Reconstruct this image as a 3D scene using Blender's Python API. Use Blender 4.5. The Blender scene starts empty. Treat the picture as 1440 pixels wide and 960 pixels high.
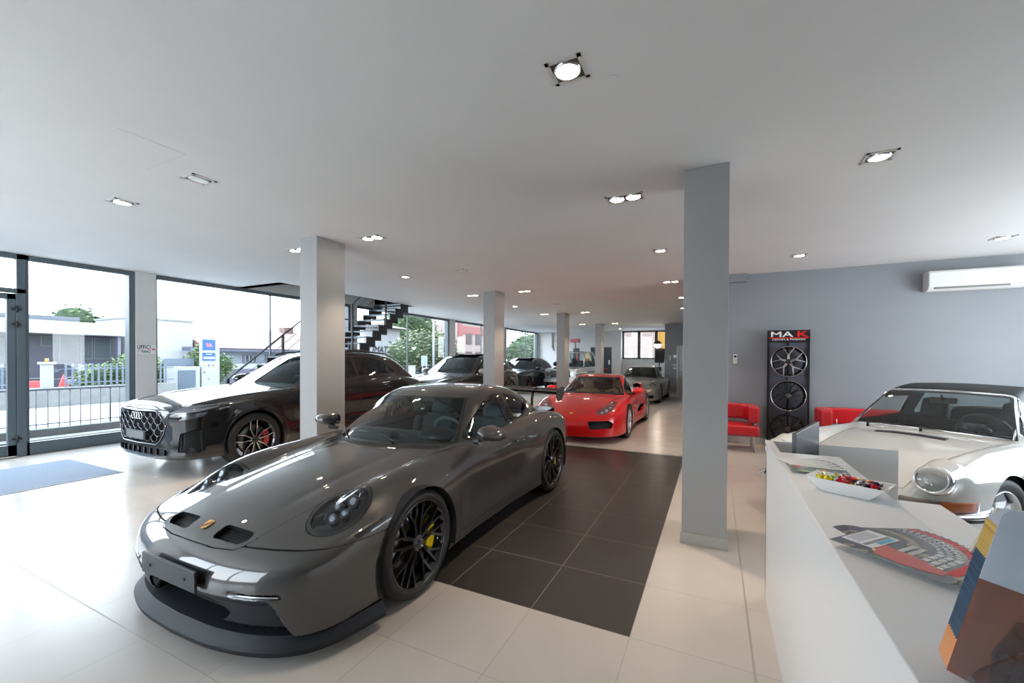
import bpy, bmesh, math, random
import numpy as np
from mathutils import Vector, Matrix
PI = math.pi
SC = bpy.context.scene
COL = SC.collection
rnd = random.Random(7)

# ------------------------------------------------------------------ materials
_M = {}
def mat(name, color=(.8, .8, .8), rough=.5, metal=0., coat=0., emit=None, estr=0., bump=None, spec=.5, coatr=.03, alpha=None):
    if name in _M:
        return _M[name]
    m = bpy.data.materials.new(name); m.use_nodes = True
    b = m.node_tree.nodes['Principled BSDF']
    b.inputs['Base Color'].default_value = (*color, 1)
    b.inputs['Roughness'].default_value = rough
    b.inputs['Metallic'].default_value = metal
    b.inputs['Coat Weight'].default_value = coat
    b.inputs['Coat Roughness'].default_value = coatr
    b.inputs['Specular IOR Level'].default_value = spec
    if emit:
        b.inputs['Emission Color'].default_value = (*emit, 1)
        b.inputs['Emission Strength'].default_value = estr
    nt = m.node_tree
    if bump:
        tc = nt.nodes.new('ShaderNodeTexCoord'); n = nt.nodes.new('ShaderNodeTexNoise')
        n.inputs['Scale'].default_value = bump[0]; n.inputs['Detail'].default_value = 4
        bp = nt.nodes.new('ShaderNodeBump'); bp.inputs['Strength'].default_value = bump[1]; bp.inputs['Distance'].default_value = bump[2] if len(bump) > 2 else .002
        nt.links.new(tc.outputs['Object'], n.inputs['Vector']); nt.links.new(n.outputs['Fac'], bp.inputs['Height'])
        nt.links.new(bp.outputs['Normal'], b.inputs['Normal'])
    _M[name] = m
    return m

def noise_color(m, c1, c2, scale=3., detail=4, coords='Object', stretch=None):
    """mix two colours by noise in the base colour"""
    nt = m.node_tree; b = nt.nodes['Principled BSDF']
    tc = nt.nodes.new('ShaderNodeTexCoord'); n = nt.nodes.new('ShaderNodeTexNoise'); r = nt.nodes.new('ShaderNodeValToRGB')
    n.inputs['Scale'].default_value = scale; n.inputs['Detail'].default_value = detail
    r.color_ramp.elements[0].color = (*c1, 1); r.color_ramp.elements[1].color = (*c2, 1)
    r.color_ramp.elements[0].position = .3; r.color_ramp.elements[1].position = .7
    src = tc.outputs[coords]
    if stretch:
        mp = nt.nodes.new('ShaderNodeMapping'); mp.inputs['Scale'].default_value = stretch
        nt.links.new(src, mp.inputs['Vector']); src = mp.outputs['Vector']
    nt.links.new(src, n.inputs['Vector']); nt.links.new(n.outputs['Fac'], r.inputs['Fac'])
    nt.links.new(r.outputs['Color'], b.inputs['Base Color'])
    return m

def glass(name, tint=(1, 1, 1), ior=1.45, rough=0.0, refl=1.0):
    """thin pane: what passes straight through plus a Fresnel reflection"""
    if name in _M:
        return _M[name]
    m = bpy.data.materials.new(name); m.use_nodes = True; nt = m.node_tree
    nt.nodes.clear()
    o = nt.nodes.new('ShaderNodeOutputMaterial'); mx = nt.nodes.new('ShaderNodeMixShader')
    t = nt.nodes.new('ShaderNodeBsdfTransparent'); g = nt.nodes.new('ShaderNodeBsdfGlossy'); f = nt.nodes.new('ShaderNodeFresnel')
    f.inputs['IOR'].default_value = ior
    t.inputs['Color'].default_value = (*tint, 1); g.inputs['Roughness'].default_value = rough
    g.inputs['Color'].default_value = (refl, refl, refl, 1)
    # Fresnel of the outward side whatever way the pane faces
    ge = nt.nodes.new('ShaderNodeNewGeometry'); mu = nt.nodes.new('ShaderNodeVectorMath'); mu.operation = 'SCALE'
    sg = nt.nodes.new('ShaderNodeMath'); sg.operation = 'MULTIPLY_ADD'; sg.inputs[1].default_value = -2; sg.inputs[2].default_value = 1
    nt.links.new(ge.outputs['Backfacing'], sg.inputs[0]); nt.links.new(ge.outputs['Normal'], mu.inputs[0]); nt.links.new(sg.outputs[0], mu.inputs['Scale'])
    lw = nt.nodes.new('ShaderNodeLayerWeight'); lw.inputs['Blend'].default_value = .5
    # Schlick by hand: F = F0 + (1-F0) * (facing)^5
    f0 = ((ior - 1) / (ior + 1)) ** 2
    p = nt.nodes.new('ShaderNodeMath'); p.operation = 'POWER'; p.inputs[1].default_value = 5
    ma = nt.nodes.new('ShaderNodeMath'); ma.operation = 'MULTIPLY_ADD'; ma.inputs[1].default_value = 1 - f0; ma.inputs[2].default_value = f0 * 1.8
    nt.links.new(lw.outputs['Facing'], p.inputs[0]); nt.links.new(p.outputs[0], ma.inputs[0])
    nt.links.new(ma.outputs[0], mx.inputs['Fac'])
    nt.links.new(t.outputs[0], mx.inputs[1]); nt.links.new(g.outputs[0], mx.inputs[2]); nt.links.new(mx.outputs[0], o.inputs['Surface'])
    for n in (f, ge, mu, sg):
        nt.nodes.remove(n)
    _M[name] = m
    return m

# ------------------------------------------------------------------ objects
def props(o, label=None, cat=None, group=None, kind=None):
    if label: o['label'] = label
    if cat: o['category'] = cat
    if group: o['group'] = group
    if kind: o['kind'] = kind
    return o
def empty(name, loc=(0, 0, 0), rz=0, label=None, cat=None, group=None, parent=None):
    o = bpy.data.objects.new(name, None); COL.objects.link(o); o.empty_display_size = .1
    o.location = loc; o.rotation_euler = (0, 0, rz); o.parent = parent
    return props(o, label, cat, group)
def link(name, me, parent=None, mats=None):
    o = bpy.data.objects.new(name, me); COL.objects.link(o)
    if parent: o.parent = parent
    if mats:
        for m in (mats if isinstance(mats, (list, tuple)) else [mats]):
            me.materials.append(m)
    return o

class MB:
    """collects primitive shapes, builds ONE mesh object"""
    def __init__(s): s.bm = bmesh.new(); s.mi = 0
    def m(s, i): s.mi = i; return s
    def _tag(s, vs):
        fs = {f for v in vs for f in v.link_faces}
        for f in fs: f.material_index = s.mi
    def box(s, a, b, M=None, bev=0):
        x0, y0, z0 = a; x1, y1, z1 = b
        vs = [s.bm.verts.new((x, y, z)) for z in (z0, z1) for y in (y0, y1) for x in (x0, x1)]
        fs = []
        for q in ((0, 2, 3, 1), (4, 5, 7, 6), (0, 1, 5, 4), (2, 6, 7, 3), (0, 4, 6, 2), (1, 3, 7, 5)):
            f = s.bm.faces.new([vs[i] for i in q]); f.material_index = s.mi; fs.append(f)
        if bev:
            es = list({e for f in fs for e in f.edges})
            r = bmesh.ops.bevel(s.bm, geom=es, offset=bev, segments=2, profile=.5, affect='EDGES')
            vs = list({v for f in r['faces'] for v in f.verts} | {v for v in vs if v.is_valid})
            for f in r['faces']: f.material_index = s.mi
        if M: bmesh.ops.transform(s.bm, matrix=M, verts=[v for v in vs if v.is_valid])
        return s
    def cyl(s, p, q, r, r2=None, n=12, cap=True):
        p = Vector(p); q = Vector(q); d = q - p; L = d.length
        if L < 1e-9: return s
        r2 = r if r2 is None else r2
        R = d.to_track_quat('Z', 'Y').to_matrix()
        A = []; B = []
        for i in range(n):
            a = 2 * PI * i / n; u = Vector((math.cos(a), math.sin(a), 0))
            A.append(s.bm.verts.new(p + R @ (u * r))); B.append(s.bm.verts.new(q + R @ (u * r2)))
        for i in range(n):
            f = s.bm.faces.new((A[i], A[(i + 1) % n], B[(i + 1) % n], B[i])); f.material_index = s.mi; f.smooth = True
        if cap:
            for l in (A[::-1], B):
                f = s.bm.faces.new(l); f.material_index = s.mi
        return s
    def tube(s, pts, r, n=8, closed=False):
        pts = [Vector(p) for p in pts]; N = len(pts); rings = []
        up = Vector((0, 0, 1))
        for i, p in enumerate(pts):
            a = pts[(i - 1) % N] if (closed or i > 0) else p; b = pts[(i + 1) % N] if (closed or i < N - 1) else p
            t = (b - a).normalized()
            ref = up if abs(t.z) < .95 else Vector((1, 0, 0))
            x = t.cross(ref).normalized(); y = x.cross(t)
            rr = r[i] if isinstance(r, (list, tuple)) else r
            rings.append([s.bm.verts.new(p + x * rr * math.cos(2 * PI * k / n) + y * rr * math.sin(2 * PI * k / n)) for k in range(n)])
        for i in range(N if closed else N - 1):
            A = rings[i]; B = rings[(i + 1) % N]
            for k in range(n):
                f = s.bm.faces.new((A[k], A[(k + 1) % n], B[(k + 1) % n], B[k])); f.material_index = s.mi; f.smooth = True
        if not closed:
            for l in (rings[0][::-1], rings[-1]):
                f = s.bm.faces.new(l); f.material_index = s.mi
        return s
    def lathe(s, prof, M=None, n=48, closed=False, smooth=True):
        """prof = [(r, h)], axis Z, M places it"""
        rings = []
        for r, h in prof:
            rings.append([s.bm.verts.new((max(r, 1e-5) * math.cos(2 * PI * k / n), max(r, 1e-5) * math.sin(2 * PI * k / n), h)) for k in range(n)])
        P = len(prof)
        for i in range(P if closed else P - 1):
            A = rings[i]; B = rings[(i + 1) % P]
            for k in range(n):
                f = s.bm.faces.new((A[k], A[(k + 1) % n], B[(k + 1) % n], B[k])); f.material_index = s.mi; f.smooth = smooth
        if M: bmesh.ops.transform(s.bm, matrix=M, verts=[v for r in rings for v in r])
        return s
    def prism(s, poly, z0, z1, M=None, smooth=False):
        """extrude a 2D polygon (x, y) from z0 to z1"""
        A = [s.bm.verts.new((x, y, z0)) for x, y in poly]; B = [s.bm.verts.new((x, y, z1)) for x, y in poly]
        n = len(poly)
        for i in range(n):
            f = s.bm.faces.new((A[i], A[(i + 1) % n], B[(i + 1) % n], B[i])); f.material_index = s.mi; f.smooth = smooth
        for l in (A[::-1], B):
            f = s.bm.faces.new(l); f.material_index = s.mi
        if M: bmesh.ops.transform(s.bm, matrix=M, verts=A + B)
        return s
    def quad(s, *pts):
        f = s.bm.faces.new([s.bm.verts.new(p) for p in pts]); f.material_index = s.mi
        return s
    def sphere(s, c, r, sc=(1, 1, 1), n=16, M=None):
        mm = Matrix.Translation(c) @ Matrix.Diagonal((r * sc[0], r * sc[1], r * sc[2], 1))
        if M: mm = M @ mm
        g = bmesh.ops.create_uvsphere(s.bm, u_segments=n, v_segments=max(6, n // 2), radius=1, matrix=mm)
        for f in {f for v in g['verts'] for f in v.link_faces}: f.material_index = s.mi; f.smooth = True
        return s
    def build(s, name, mats, parent=None, bevel=0, smooth=None):
        me = bpy.data.meshes.new(name)
        bmesh.ops.recalc_face_normals(s.bm, faces=s.bm.faces)
        if bevel:
            es = [e for e in s.bm.edges if len(e.link_faces) == 2 and e.calc_face_angle(0) > .5]
            try:
                bmesh.ops.bevel(s.bm, geom=es, offset=bevel, segments=2, profile=.5, affect='EDGES', clamp_overlap=True)
            except Exception:
                pass
        s.bm.to_mesh(me); s.bm.free()
        if smooth:
            for p in me.polygons: p.use_smooth = True
            me.set_sharp_from_angle(angle=smooth)
        return link(name, me, parent, mats)

def text_mesh(txt, size, mat_, name, parent, M, depth=.001, xs=1., shear=0., bold=0., align='CENTER', spacing=1.):
    cu = bpy.data.curves.new(name, 'FONT'); cu.body = txt; cu.size = size; cu.extrude = depth; cu.align_x = align; cu.align_y = 'CENTER'
    cu.shear = shear; cu.offset = bold; cu.space_character = spacing; cu.resolution_u = 3
    o = bpy.data.objects.new(name + '_tmp', cu); COL.objects.link(o)
    dg = bpy.context.evaluated_depsgraph_get(); me = bpy.data.meshes.new_from_object(o.evaluated_get(dg))
    bpy.data.objects.remove(o); bpy.data.curves.remove(cu)
    me.transform(M @ Matrix.Diagonal((xs, 1, 1, 1))); me.materials.clear(); me.name = name
    return link(name, me, parent, mat_)

def copy_tree(o, parent=None):
    c = o.copy(); COL.objects.link(c); c.parent = parent
    for ch in list(o.children): copy_tree(ch, c)
    return c

# ------------------------------------------------------------------ implicit surfaces for car bodies
def curve(kn, sig=.04, lo=-2.5, hi=6.0, N=2600):
    """smooth curve through knots (monotone cubic, then softened)"""
    kn = sorted(kn); x = np.array([k[0] for k in kn], float); y = np.array([k[1] for k in kn], float)
    h = np.diff(x); d = np.diff(y) / h; m = np.zeros_like(x); m[0] = d[0]; m[-1] = d[-1]
    for i in range(1, len(x) - 1):
        if d[i - 1] * d[i] > 0:
            w1 = 2 * h[i] + h[i - 1]; w2 = h[i] + 2 * h[i - 1]
            m[i] = (w1 + w2) / (w1 / d[i - 1] + w2 / d[i])
    X = np.linspace(lo, hi, N); k = np.clip(np.searchsorted(x, X) - 1, 0, len(x) - 2); t = (X - x[k]) / h[k]
    Y = (2 * t**3 - 3 * t**2 + 1) * y[k] + (t**3 - 2 * t**2 + t) * h[k] * m[k] + (-2 * t**3 + 3 * t**2) * y[k + 1] + (t**3 - t**2) * h[k] * m[k + 1]
    Y = np.where(X < x[0], y[0] + m[0] * (X - x[0]), Y); Y = np.where(X > x[-1], y[-1] + m[-1] * (X - x[-1]), Y)
    if sig:
        dx = X[1] - X[0]; n = int(3 * sig / dx); g = np.exp(-.5 * (np.arange(-n, n + 1) * dx / sig) ** 2); g /= g.sum()
        Yp = np.concatenate([Y[0] + (Y[1] - Y[0]) * np.arange(-n, 0), Y, Y[-1] + (Y[-1] - Y[-2]) * np.arange(1, n + 1)])
        Y = np.convolve(Yp, g, 'valid')
    return lambda v: np.interp(v, X, Y)
def smax(a, b, k):
    h = np.clip(.5 + .5 * (a - b) / k, 0, 1)
    return b * (1 - h) + a * h + k * h * (1 - h)
def smin(a, b, k): return -smax(-a, -b, k)
def sstep(x, a, b):
    t = np.clip((x - a) / (b - a), 0, 1); return t * t * (3 - 2 * t)
def bumpf(x, c, w): return np.exp(-((x - c) / w) ** 2)
def poly_sd(px, py, poly, r=0.):
    """signed distance (negative inside) to a 2D polygon; r rounds its corners"""
    P = np.array(poly, float)
    if r:
        # shrink by r towards inside, then add back
        c = P.mean(0); A = np.roll(P, 1, 0); B = np.roll(P, -1, 0)
        area = .5 * np.sum(P[:, 0] * B[:, 1] - B[:, 0] * P[:, 1]); s = 1 if area > 0 else -1
        d1 = P - A; d1 /= np.linalg.norm(d1, axis=1)[:, None]; d2 = B - P; d2 /= np.linalg.norm(d2, axis=1)[:, None]
        n1 = np.stack([-d1[:, 1], d1[:, 0]], 1) * s; n2 = np.stack([-d2[:, 1], d2[:, 0]], 1) * s
        den = 1 + (n1 * n2).sum(1); P = P + r * (n1 + n2) / den[:, None]
    d = np.full(px.shape, 1e9); ins = np.zeros(px.shape, bool); n = len(P)
    for i in range(n):
        ax, ay = P[i]; bx, by = P[(i + 1) % n]; ex, ey = bx - ax, by - ay
        t = np.clip(((px - ax) * ex + (py - ay) * ey) / (ex * ex + ey * ey + 1e-12), 0, 1)
        d = np.minimum(d, (px - ax - t * ex) ** 2 + (py - ay - t * ey) ** 2)
        c = ((ay > py) != (by > py)) & (px < (bx - ax) * (py - ay) / (by - ay + 1e-15) + ax); ins ^= c
    d = np.sqrt(d); return np.where(ins, -d, d) - r
def line_sd(px, py, pts):
    d = np.full(px.shape, 1e9)
    for (ax, ay), (bx, by) in zip(pts[:-1], pts[1:]):
        ex, ey = bx - ax, by - ay
        t = np.clip(((px - ax) * ex + (py - ay) * ey) / (ex * ex + ey * ey + 1e-12), 0, 1)
        d = np.minimum(d, (px - ax - t * ex) ** 2 + (py - ay - t * ey) ** 2)
    return np.sqrt(d)

class Surf:
    """triangle soup with analytic normals and a piece id"""
    def __init__(s, V, N, T): s.V, s.N, s.T = V, N, T
    def cut(s, g, limit=None):
        """split by the sign of g(x,y,z,normal): returns (inside g<0, outside)"""
        G = g(s.V[:, 0], s.V[:, 1], s.V[:, 2], s.N)
        G = np.where(np.abs(G) < 1e-7, 1e-7, G)
        neg = G[s.T] < 0; cnt = neg.sum(1)
        Tin = [s.T[cnt == 3]]; Tout = [s.T[cnt == 0]]
        V = [s.V]; N = [s.N]; base = len(s.V)
        for want in (1, 2):
            sel = cnt == want
            if not sel.any(): continue
            t = s.T[sel]; ng = neg[sel]
            odd = ng if want == 1 else ~ng
            k = odd.argmax(1); r = np.arange(len(t))
            a = t[r, k]; b = t[r, (k + 1) % 3]; c = t[r, (k + 2) % 3]
            tb = (G[a] / (G[a] - G[b]))[:, None]; tc = (G[a] / (G[a] - G[c]))[:, None]
            Vb = s.V[a] + (s.V[b] - s.V[a]) * tb; Vc = s.V[a] + (s.V[c] - s.V[a]) * tc
            Nb = s.N[a] + (s.N[b] - s.N[a]) * tb; Nc = s.N[a] + (s.N[c] - s.N[a]) * tc
            ib = base + np.arange(len(t)); ic = ib + len(t); base += 2 * len(t)
            V += [Vb, Vc]; N += [Nb, Nc]
            one = np.stack([a, ib, ic], 1); two = np.concatenate([np.stack([ib, b, c], 1), np.stack([ib, c, ic], 1)])
            if want == 1: Tin.append(one); Tout.append(two)
            else: Tout.append(one); Tin.append(two)
        V = np.concatenate(V); N = np.concatenate(N); N /= np.linalg.norm(N, axis=1)[:, None] + 1e-12
        return Surf(V, N, np.concatenate(Tin)), Surf(V, N, np.concatenate(Tout))
    def compact(s):
        if len(s.T) == 0: return s
        # weld by position
        u = np.unique(s.T); mp = np.full(len(s.V), -1); mp[u] = np.arange(len(u))
        V = s.V[u]; N = s.N[u]; T = mp[s.T]
        key = np.round(V * 1e5).astype(np.int64); _, idx, inv = np.unique(key, axis=0, return_index=True, return_inverse=True)
        inv = inv.ravel(); T = inv[T]; ok = (T[:, 0] != T[:, 1]) & (T[:, 1] != T[:, 2]) & (T[:, 0] != T[:, 2])
        return Surf(V[idx], N[idx], T[ok])
    def offset(s, d):
        d = d[:, None] if isinstance(d, np.ndarray) else d
        return Surf(s.V + s.N * d, s.N, s.T)
    def flip(s): return Surf(s.V, -s.N, s.T[:, ::-1])
    def join(s, o): return Surf(np.concatenate([s.V, o.V]), np.concatenate([s.N, o.N]), np.concatenate([s.T, o.T + len(s.V)]))
    def rim(s, depth):
        """walls hanging inward from the open border"""
        c = s.compact(); e = np.concatenate([c.T[:, [0, 1]], c.T[:, [1, 2]], c.T[:, [2, 0]]])
        k = np.sort(e, 1); _, idx, cn = np.unique(k, axis=0, return_index=True, return_counts=True)
        b = e[idx[cn == 1]]; n = len(c.V); V = np.concatenate([c.V, c.V - c.N * depth])
        T = np.concatenate([np.stack([b[:, 1], b[:, 0], b[:, 0] + n], 1), np.stack([b[:, 1], b[:, 0] + n, b[:, 1] + n], 1)])
        return V, T
    def obj(s, name, mats, parent=None, rim=0, double=0):
        c = s.compact()
        if len(c.T) == 0: return None
        V = c.V; N = c.N; T = c.T; nT = len(T)
        me = bpy.data.meshes.new(name)
        me.vertices.add(len(V)); me.vertices.foreach_set('co', V.astype(np.float32).ravel())
        me.loops.add(nT * 3); me.loops.foreach_set('vertex_index', T.astype(np.int32).ravel())
        me.polygons.add(nT); me.polygons.foreach_set('loop_start', np.arange(0, nT * 3, 3, dtype=np.int32))
        me.polygons.foreach_set('loop_total', np.full(nT, 3, np.int32))
        me.polygons.foreach_set('use_smooth', np.ones(nT, bool))
        me.update(calc_edges=True); me.validate(clean_customdata=False)
        if len(me.vertices) == len(V):
            me.normals_split_custom_set_from_vertices(N.astype(np.float32).tolist())
        return link(name, me, parent, mats)

def grid_surface(F, bounds, h, iters=6):
    """surface nets of F<0, points pulled onto F=0, normals from the gradient"""
    (x0, x1), (y0, y1), (z0, z1) = bounds
    xs = np.arange(x0, x1 + h, h); ny = int(round(y1 / h)); ys = (np.arange(-ny, ny) + .5) * h; zs = np.arange(z0, z1 + h, h)
    X, Y, Z = np.meshgrid(xs, ys, zs, indexing='ij'); D = F(X, Y, Z)
    del X, Y, Z
    S = D < 0
    cells = np.zeros(np.array(S.shape) - 1, bool)
    acc = np.zeros((*cells.shape, 3)); cnt = np.zeros(cells.shape)
    nx, nyy, nz = cells.shape
    for ax in range(3):
        sl0 = [slice(None)] * 3; sl1 = [slice(None)] * 3; sl0[ax] = slice(0, -1); sl1[ax] = slice(1, None)
        a = D[tuple(sl0)]; b = D[tuple(sl1)]; cr = (a < 0) != (b < 0); I = np.argwhere(cr)
        av = a[cr]; bv = b[cr]; t = av / (av - bv)
        P = I.astype(float); P[:, ax] += t
        o = [k for k in range(3) if k != ax]
        for d1 in (0, 1):
            for d2 in (0, 1):
                J = I.copy(); J[:, o[0]] -= d1; J[:, o[1]] -= d2
                ok = (J >= 0).all(1) & (J[:, 0] < nx) & (J[:, 1] < nyy) & (J[:, 2] < nz)
                j = J[ok]; np.add.at(acc, (j[:, 0], j[:, 1], j[:, 2]), P[ok]); np.add.at(cnt, (j[:, 0], j[:, 1], j[:, 2]), 1)
    act = cnt > 0; idx = np.full(cells.shape, -1); idx[act] = np.arange(act.sum())
    V = acc[act] / cnt[act][:, None]
    V = V * h + np.array([xs[0], ys[0], zs[0]])
    Q = []
    for ax in range(3):
        sl0 = [slice(None)] * 3; sl1 = [slice(None)] * 3; sl0[ax] = slice(0, -1); sl1[ax] = slice(1, None)
        a = S[tuple(sl0)]; b = S[tuple(sl1)]; cr = a != b; I = np.argwhere(cr); inside = a[cr]
        o = [(ax + 1) % 3, (ax + 2) % 3]; q = []
        ok = (I[:, o[0]] > 0) & (I[:, o[1]] > 0) & (I[:, o[0]] < cells.shape[o[0]]) & (I[:, o[1]] < cells.shape[o[1]]); I = I[ok]; inside = inside[ok]
        for d1, d2 in ((1, 1), (0, 1), (0, 0), (1, 0)):
            J = I.copy(); J[:, o[0]] -= d1; J[:, o[1]] -= d2; q.append(idx[J[:, 0], J[:, 1], J[:, 2]])
        q = np.stack(q, 1); q[~inside] = q[~inside][:, ::-1]; Q.append(q)
    Q = np.concatenate(Q); Q = Q[(Q >= 0).all(1)]
    def grad(V, e=.002):
        g = np.zeros_like(V)
        for k in range(3):
            d = np.zeros(3); d[k] = e; A = V + d; B = V - d
            g[:, k] = (F(A[:, 0], A[:, 1], A[:, 2]) - F(B[:, 0], B[:, 1], B[:, 2])) / (2 * e)
        return g
    V0 = V.copy()
    for _ in range(iters):
        g = grad(V); f = F(V[:, 0], V[:, 1], V[:, 2]); st = -g * (f / ((g ** 2).sum(1) + 1e-6))[:, None]
        l = np.linalg.norm(st, axis=1)[:, None]; V = V + st * np.minimum(1, h * .5 / (l + 1e-9))
    far = np.linalg.norm(V - V0, axis=1) > 1.5 * h; V[far] = V0[far]
    # soften the distribution of points, staying on the surface
    for _ in range(2):
        acc = np.zeros_like(V); c = np.zeros(len(V))
        for k in range(4):
            np.add.at(acc, Q[:, k], V[Q[:, (k + 1) % 4]]); np.add.at(acc, Q[:, k], V[Q[:, (k + 3) % 4]]); np.add.at(c, Q[:, k], 2)
        V = V * .5 + .5 * acc / np.maximum(c, 1)[:, None]
        for _ in range(2):
            g = grad(V); f = F(V[:, 0], V[:, 1], V[:, 2]); V = V - g * (f / ((g ** 2).sum(1) + 1e-6))[:, None].clip(-h, h)
    g = grad(V, .006); N = g / (np.linalg.norm(g, axis=1)[:, None] + 1e-12)
    d02 = ((V[Q[:, 0]] - V[Q[:, 2]]) ** 2).sum(1); d13 = ((V[Q[:, 1]] - V[Q[:, 3]]) ** 2).sum(1); s = d02 <= d13
    T = np.concatenate([Q[s][:, [0, 1, 2]], Q[s][:, [0, 2, 3]], Q[~s][:, [0, 1, 3]], Q[~s][:, [1, 2, 3]]])
    return Surf(V, N, T)
def hexmesh_mat(name, scale=60., c1=(.003, .003, .003), c2=(.028, .03, .032)):
    m = mat(name, c1, .6, spec=.15); nt = m.node_tree; b = nt.nodes['Principled BSDF']
    tc = nt.nodes.new('ShaderNodeTexCoord'); v = nt.nodes.new('ShaderNodeTexVoronoi'); v.voronoi_dimensions = '2D'; v.feature = 'DISTANCE_TO_EDGE'; v.inputs['Scale'].default_value = scale; v.inputs['Randomness'].default_value = .15; sx = nt.nodes.new('ShaderNodeSeparateXYZ'); ad = nt.nodes.new('ShaderNodeMath'); ad.operation = 'MULTIPLY_ADD'; ad.inputs[1].default_value = .8; cb = nt.nodes.new('ShaderNodeCombineXYZ')
    r = nt.nodes.new('ShaderNodeValToRGB'); r.color_ramp.elements[0].color = (*c2, 1); r.color_ramp.elements[1].color = (*c1, 1); r.color_ramp.elements[0].position = .1; r.color_ramp.elements[1].position = .16
    nt.links.new(tc.outputs['Object'], sx.inputs[0]); nt.links.new(sx.outputs[0], ad.inputs[0]); nt.links.new(sx.outputs[2], ad.inputs[2]); a2 = nt.nodes.new('ShaderNodeMath'); a2.operation = 'MULTIPLY_ADD'; a2.inputs[1].default_value = .7; nt.links.new(sx.outputs[0], a2.inputs[0]); nt.links.new(sx.outputs[1], a2.inputs[2]); nt.links.new(a2.outputs[0], cb.inputs[0]); nt.links.new(ad.outputs[0], cb.inputs[1]); nt.links.new(cb.outputs[0], v.inputs['Vector']); nt.links.new(v.outputs['Distance'], r.inputs['Fac']); nt.links.new(r.outputs['Color'], b.inputs['Base Color'])
    return m
M_MESH = hexmesh_mat('intake_mesh_metal')
M_GOLD = mat('badge_gold', (.75, .45, .12), .3, 1.)
M_SEATG = mat('seat_alcantara', (.09, .12, .135), .8)
M_STEER = mat('steering_leather', (.16, .22, .24), .5)
M_GRILLE = mat('grille_depth', (.004, .004, .005), .8, spec=.1)
M_DCHR = mat('dark_chrome', (.26, .27, .29), .16, 1.)
M_SILV = mat('satin_silver', (.40, .41, .42), .25, 1.)
M_STEEL2 = mat('hoop_steel', (.62, .62, .62), .22, 1.)
M_FLUTE = glass('fluted_lens', (.90, .92, .93), 1.5, .04)
# ------------------------------------------------------------------ car materials
def paint(name, color=(0, 0, 0), metal=.0, rough=.35, coat=1., flake=0):
    m = mat(name, color, rough, metal, coat, coatr=.008, spec=.12); m.node_tree.nodes['Principled BSDF'].inputs['Coat IOR'].default_value = 1.6
    return m
M_TIRE = mat('tyre_rubber', (.012, .012, .013), .55, bump=(60, .15, .001))
M_BLK = mat('black_plastic', (.012, .013, .015), .35)
M_BLKM = mat('black_matt_plastic', (.011, .013, .017), .5, spec=.3)
M_GBLK = mat('gloss_black', (.006, .006, .007), .08, coat=1.)
M_LIN = mat('cabin_lining', (.012, .012, .014), .8)
M_LEA = mat('dark_leather', (.02, .022, .026), .5)
M_CHR = mat('chrome', (.85, .85, .87), .06, 1.)
M_ALU = mat('polished_alloy', (.72, .73, .75), .2, 1.)
M_DISC = mat('brake_steel', (.25, .25, .26), .3, 1.)
M_YEL = mat('yellow_caliper', (.85, .60, .0), .3, coat=.6)
M_REDC = mat('red_caliper', (.6, .02, .02), .3, coat=.6)
M_GLS = glass('car_glass', (.52, .62, .61), 1.45)
M_GLD = glass('car_glass_dark', (.12, .14, .15), 1.5)
M_LENS = glass('lamp_lens', (.93, .95, .97), 1.5)
M_LENSD = glass('lamp_lens_dark', (.62, .65, .68), 1.42, 0, .75)
M_PROJ = mat('projector_dark', (.30, .31, .33), .2, 1.)
M_REFL = mat('lamp_reflector', (.75, .77, .8), .12, 1.)
M_REDL = mat('red_lamp', (.5, .01, .01), .12, coat=1.)
M_AMB = mat('amber_lamp', (.5, .12, .03), .15, coat=1.)
M_TAN = mat('tan_leather', (.50, .30, .15), .5)
M_PLT = mat('plate_dark', (.018, .021, .027), .4)

def poly_curve(pts, n=8):
    """closed smooth outline through points"""
    P = [Vector(p) for p in pts]; N = len(P); out = []
    for i in range(N):
        a, b, c, d = P[i - 1], P[i], P[(i + 1) % N], P[(i + 2) % N]
        for k in range(n):
            t = k / n
            out.append(tuple(.5 * ((2 * b) + (c - a) * t + (2 * a - 5 * b + 4 * c - d) * t * t + (-a + 3 * b - 3 * c + d) * t**3)))
    return out

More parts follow.
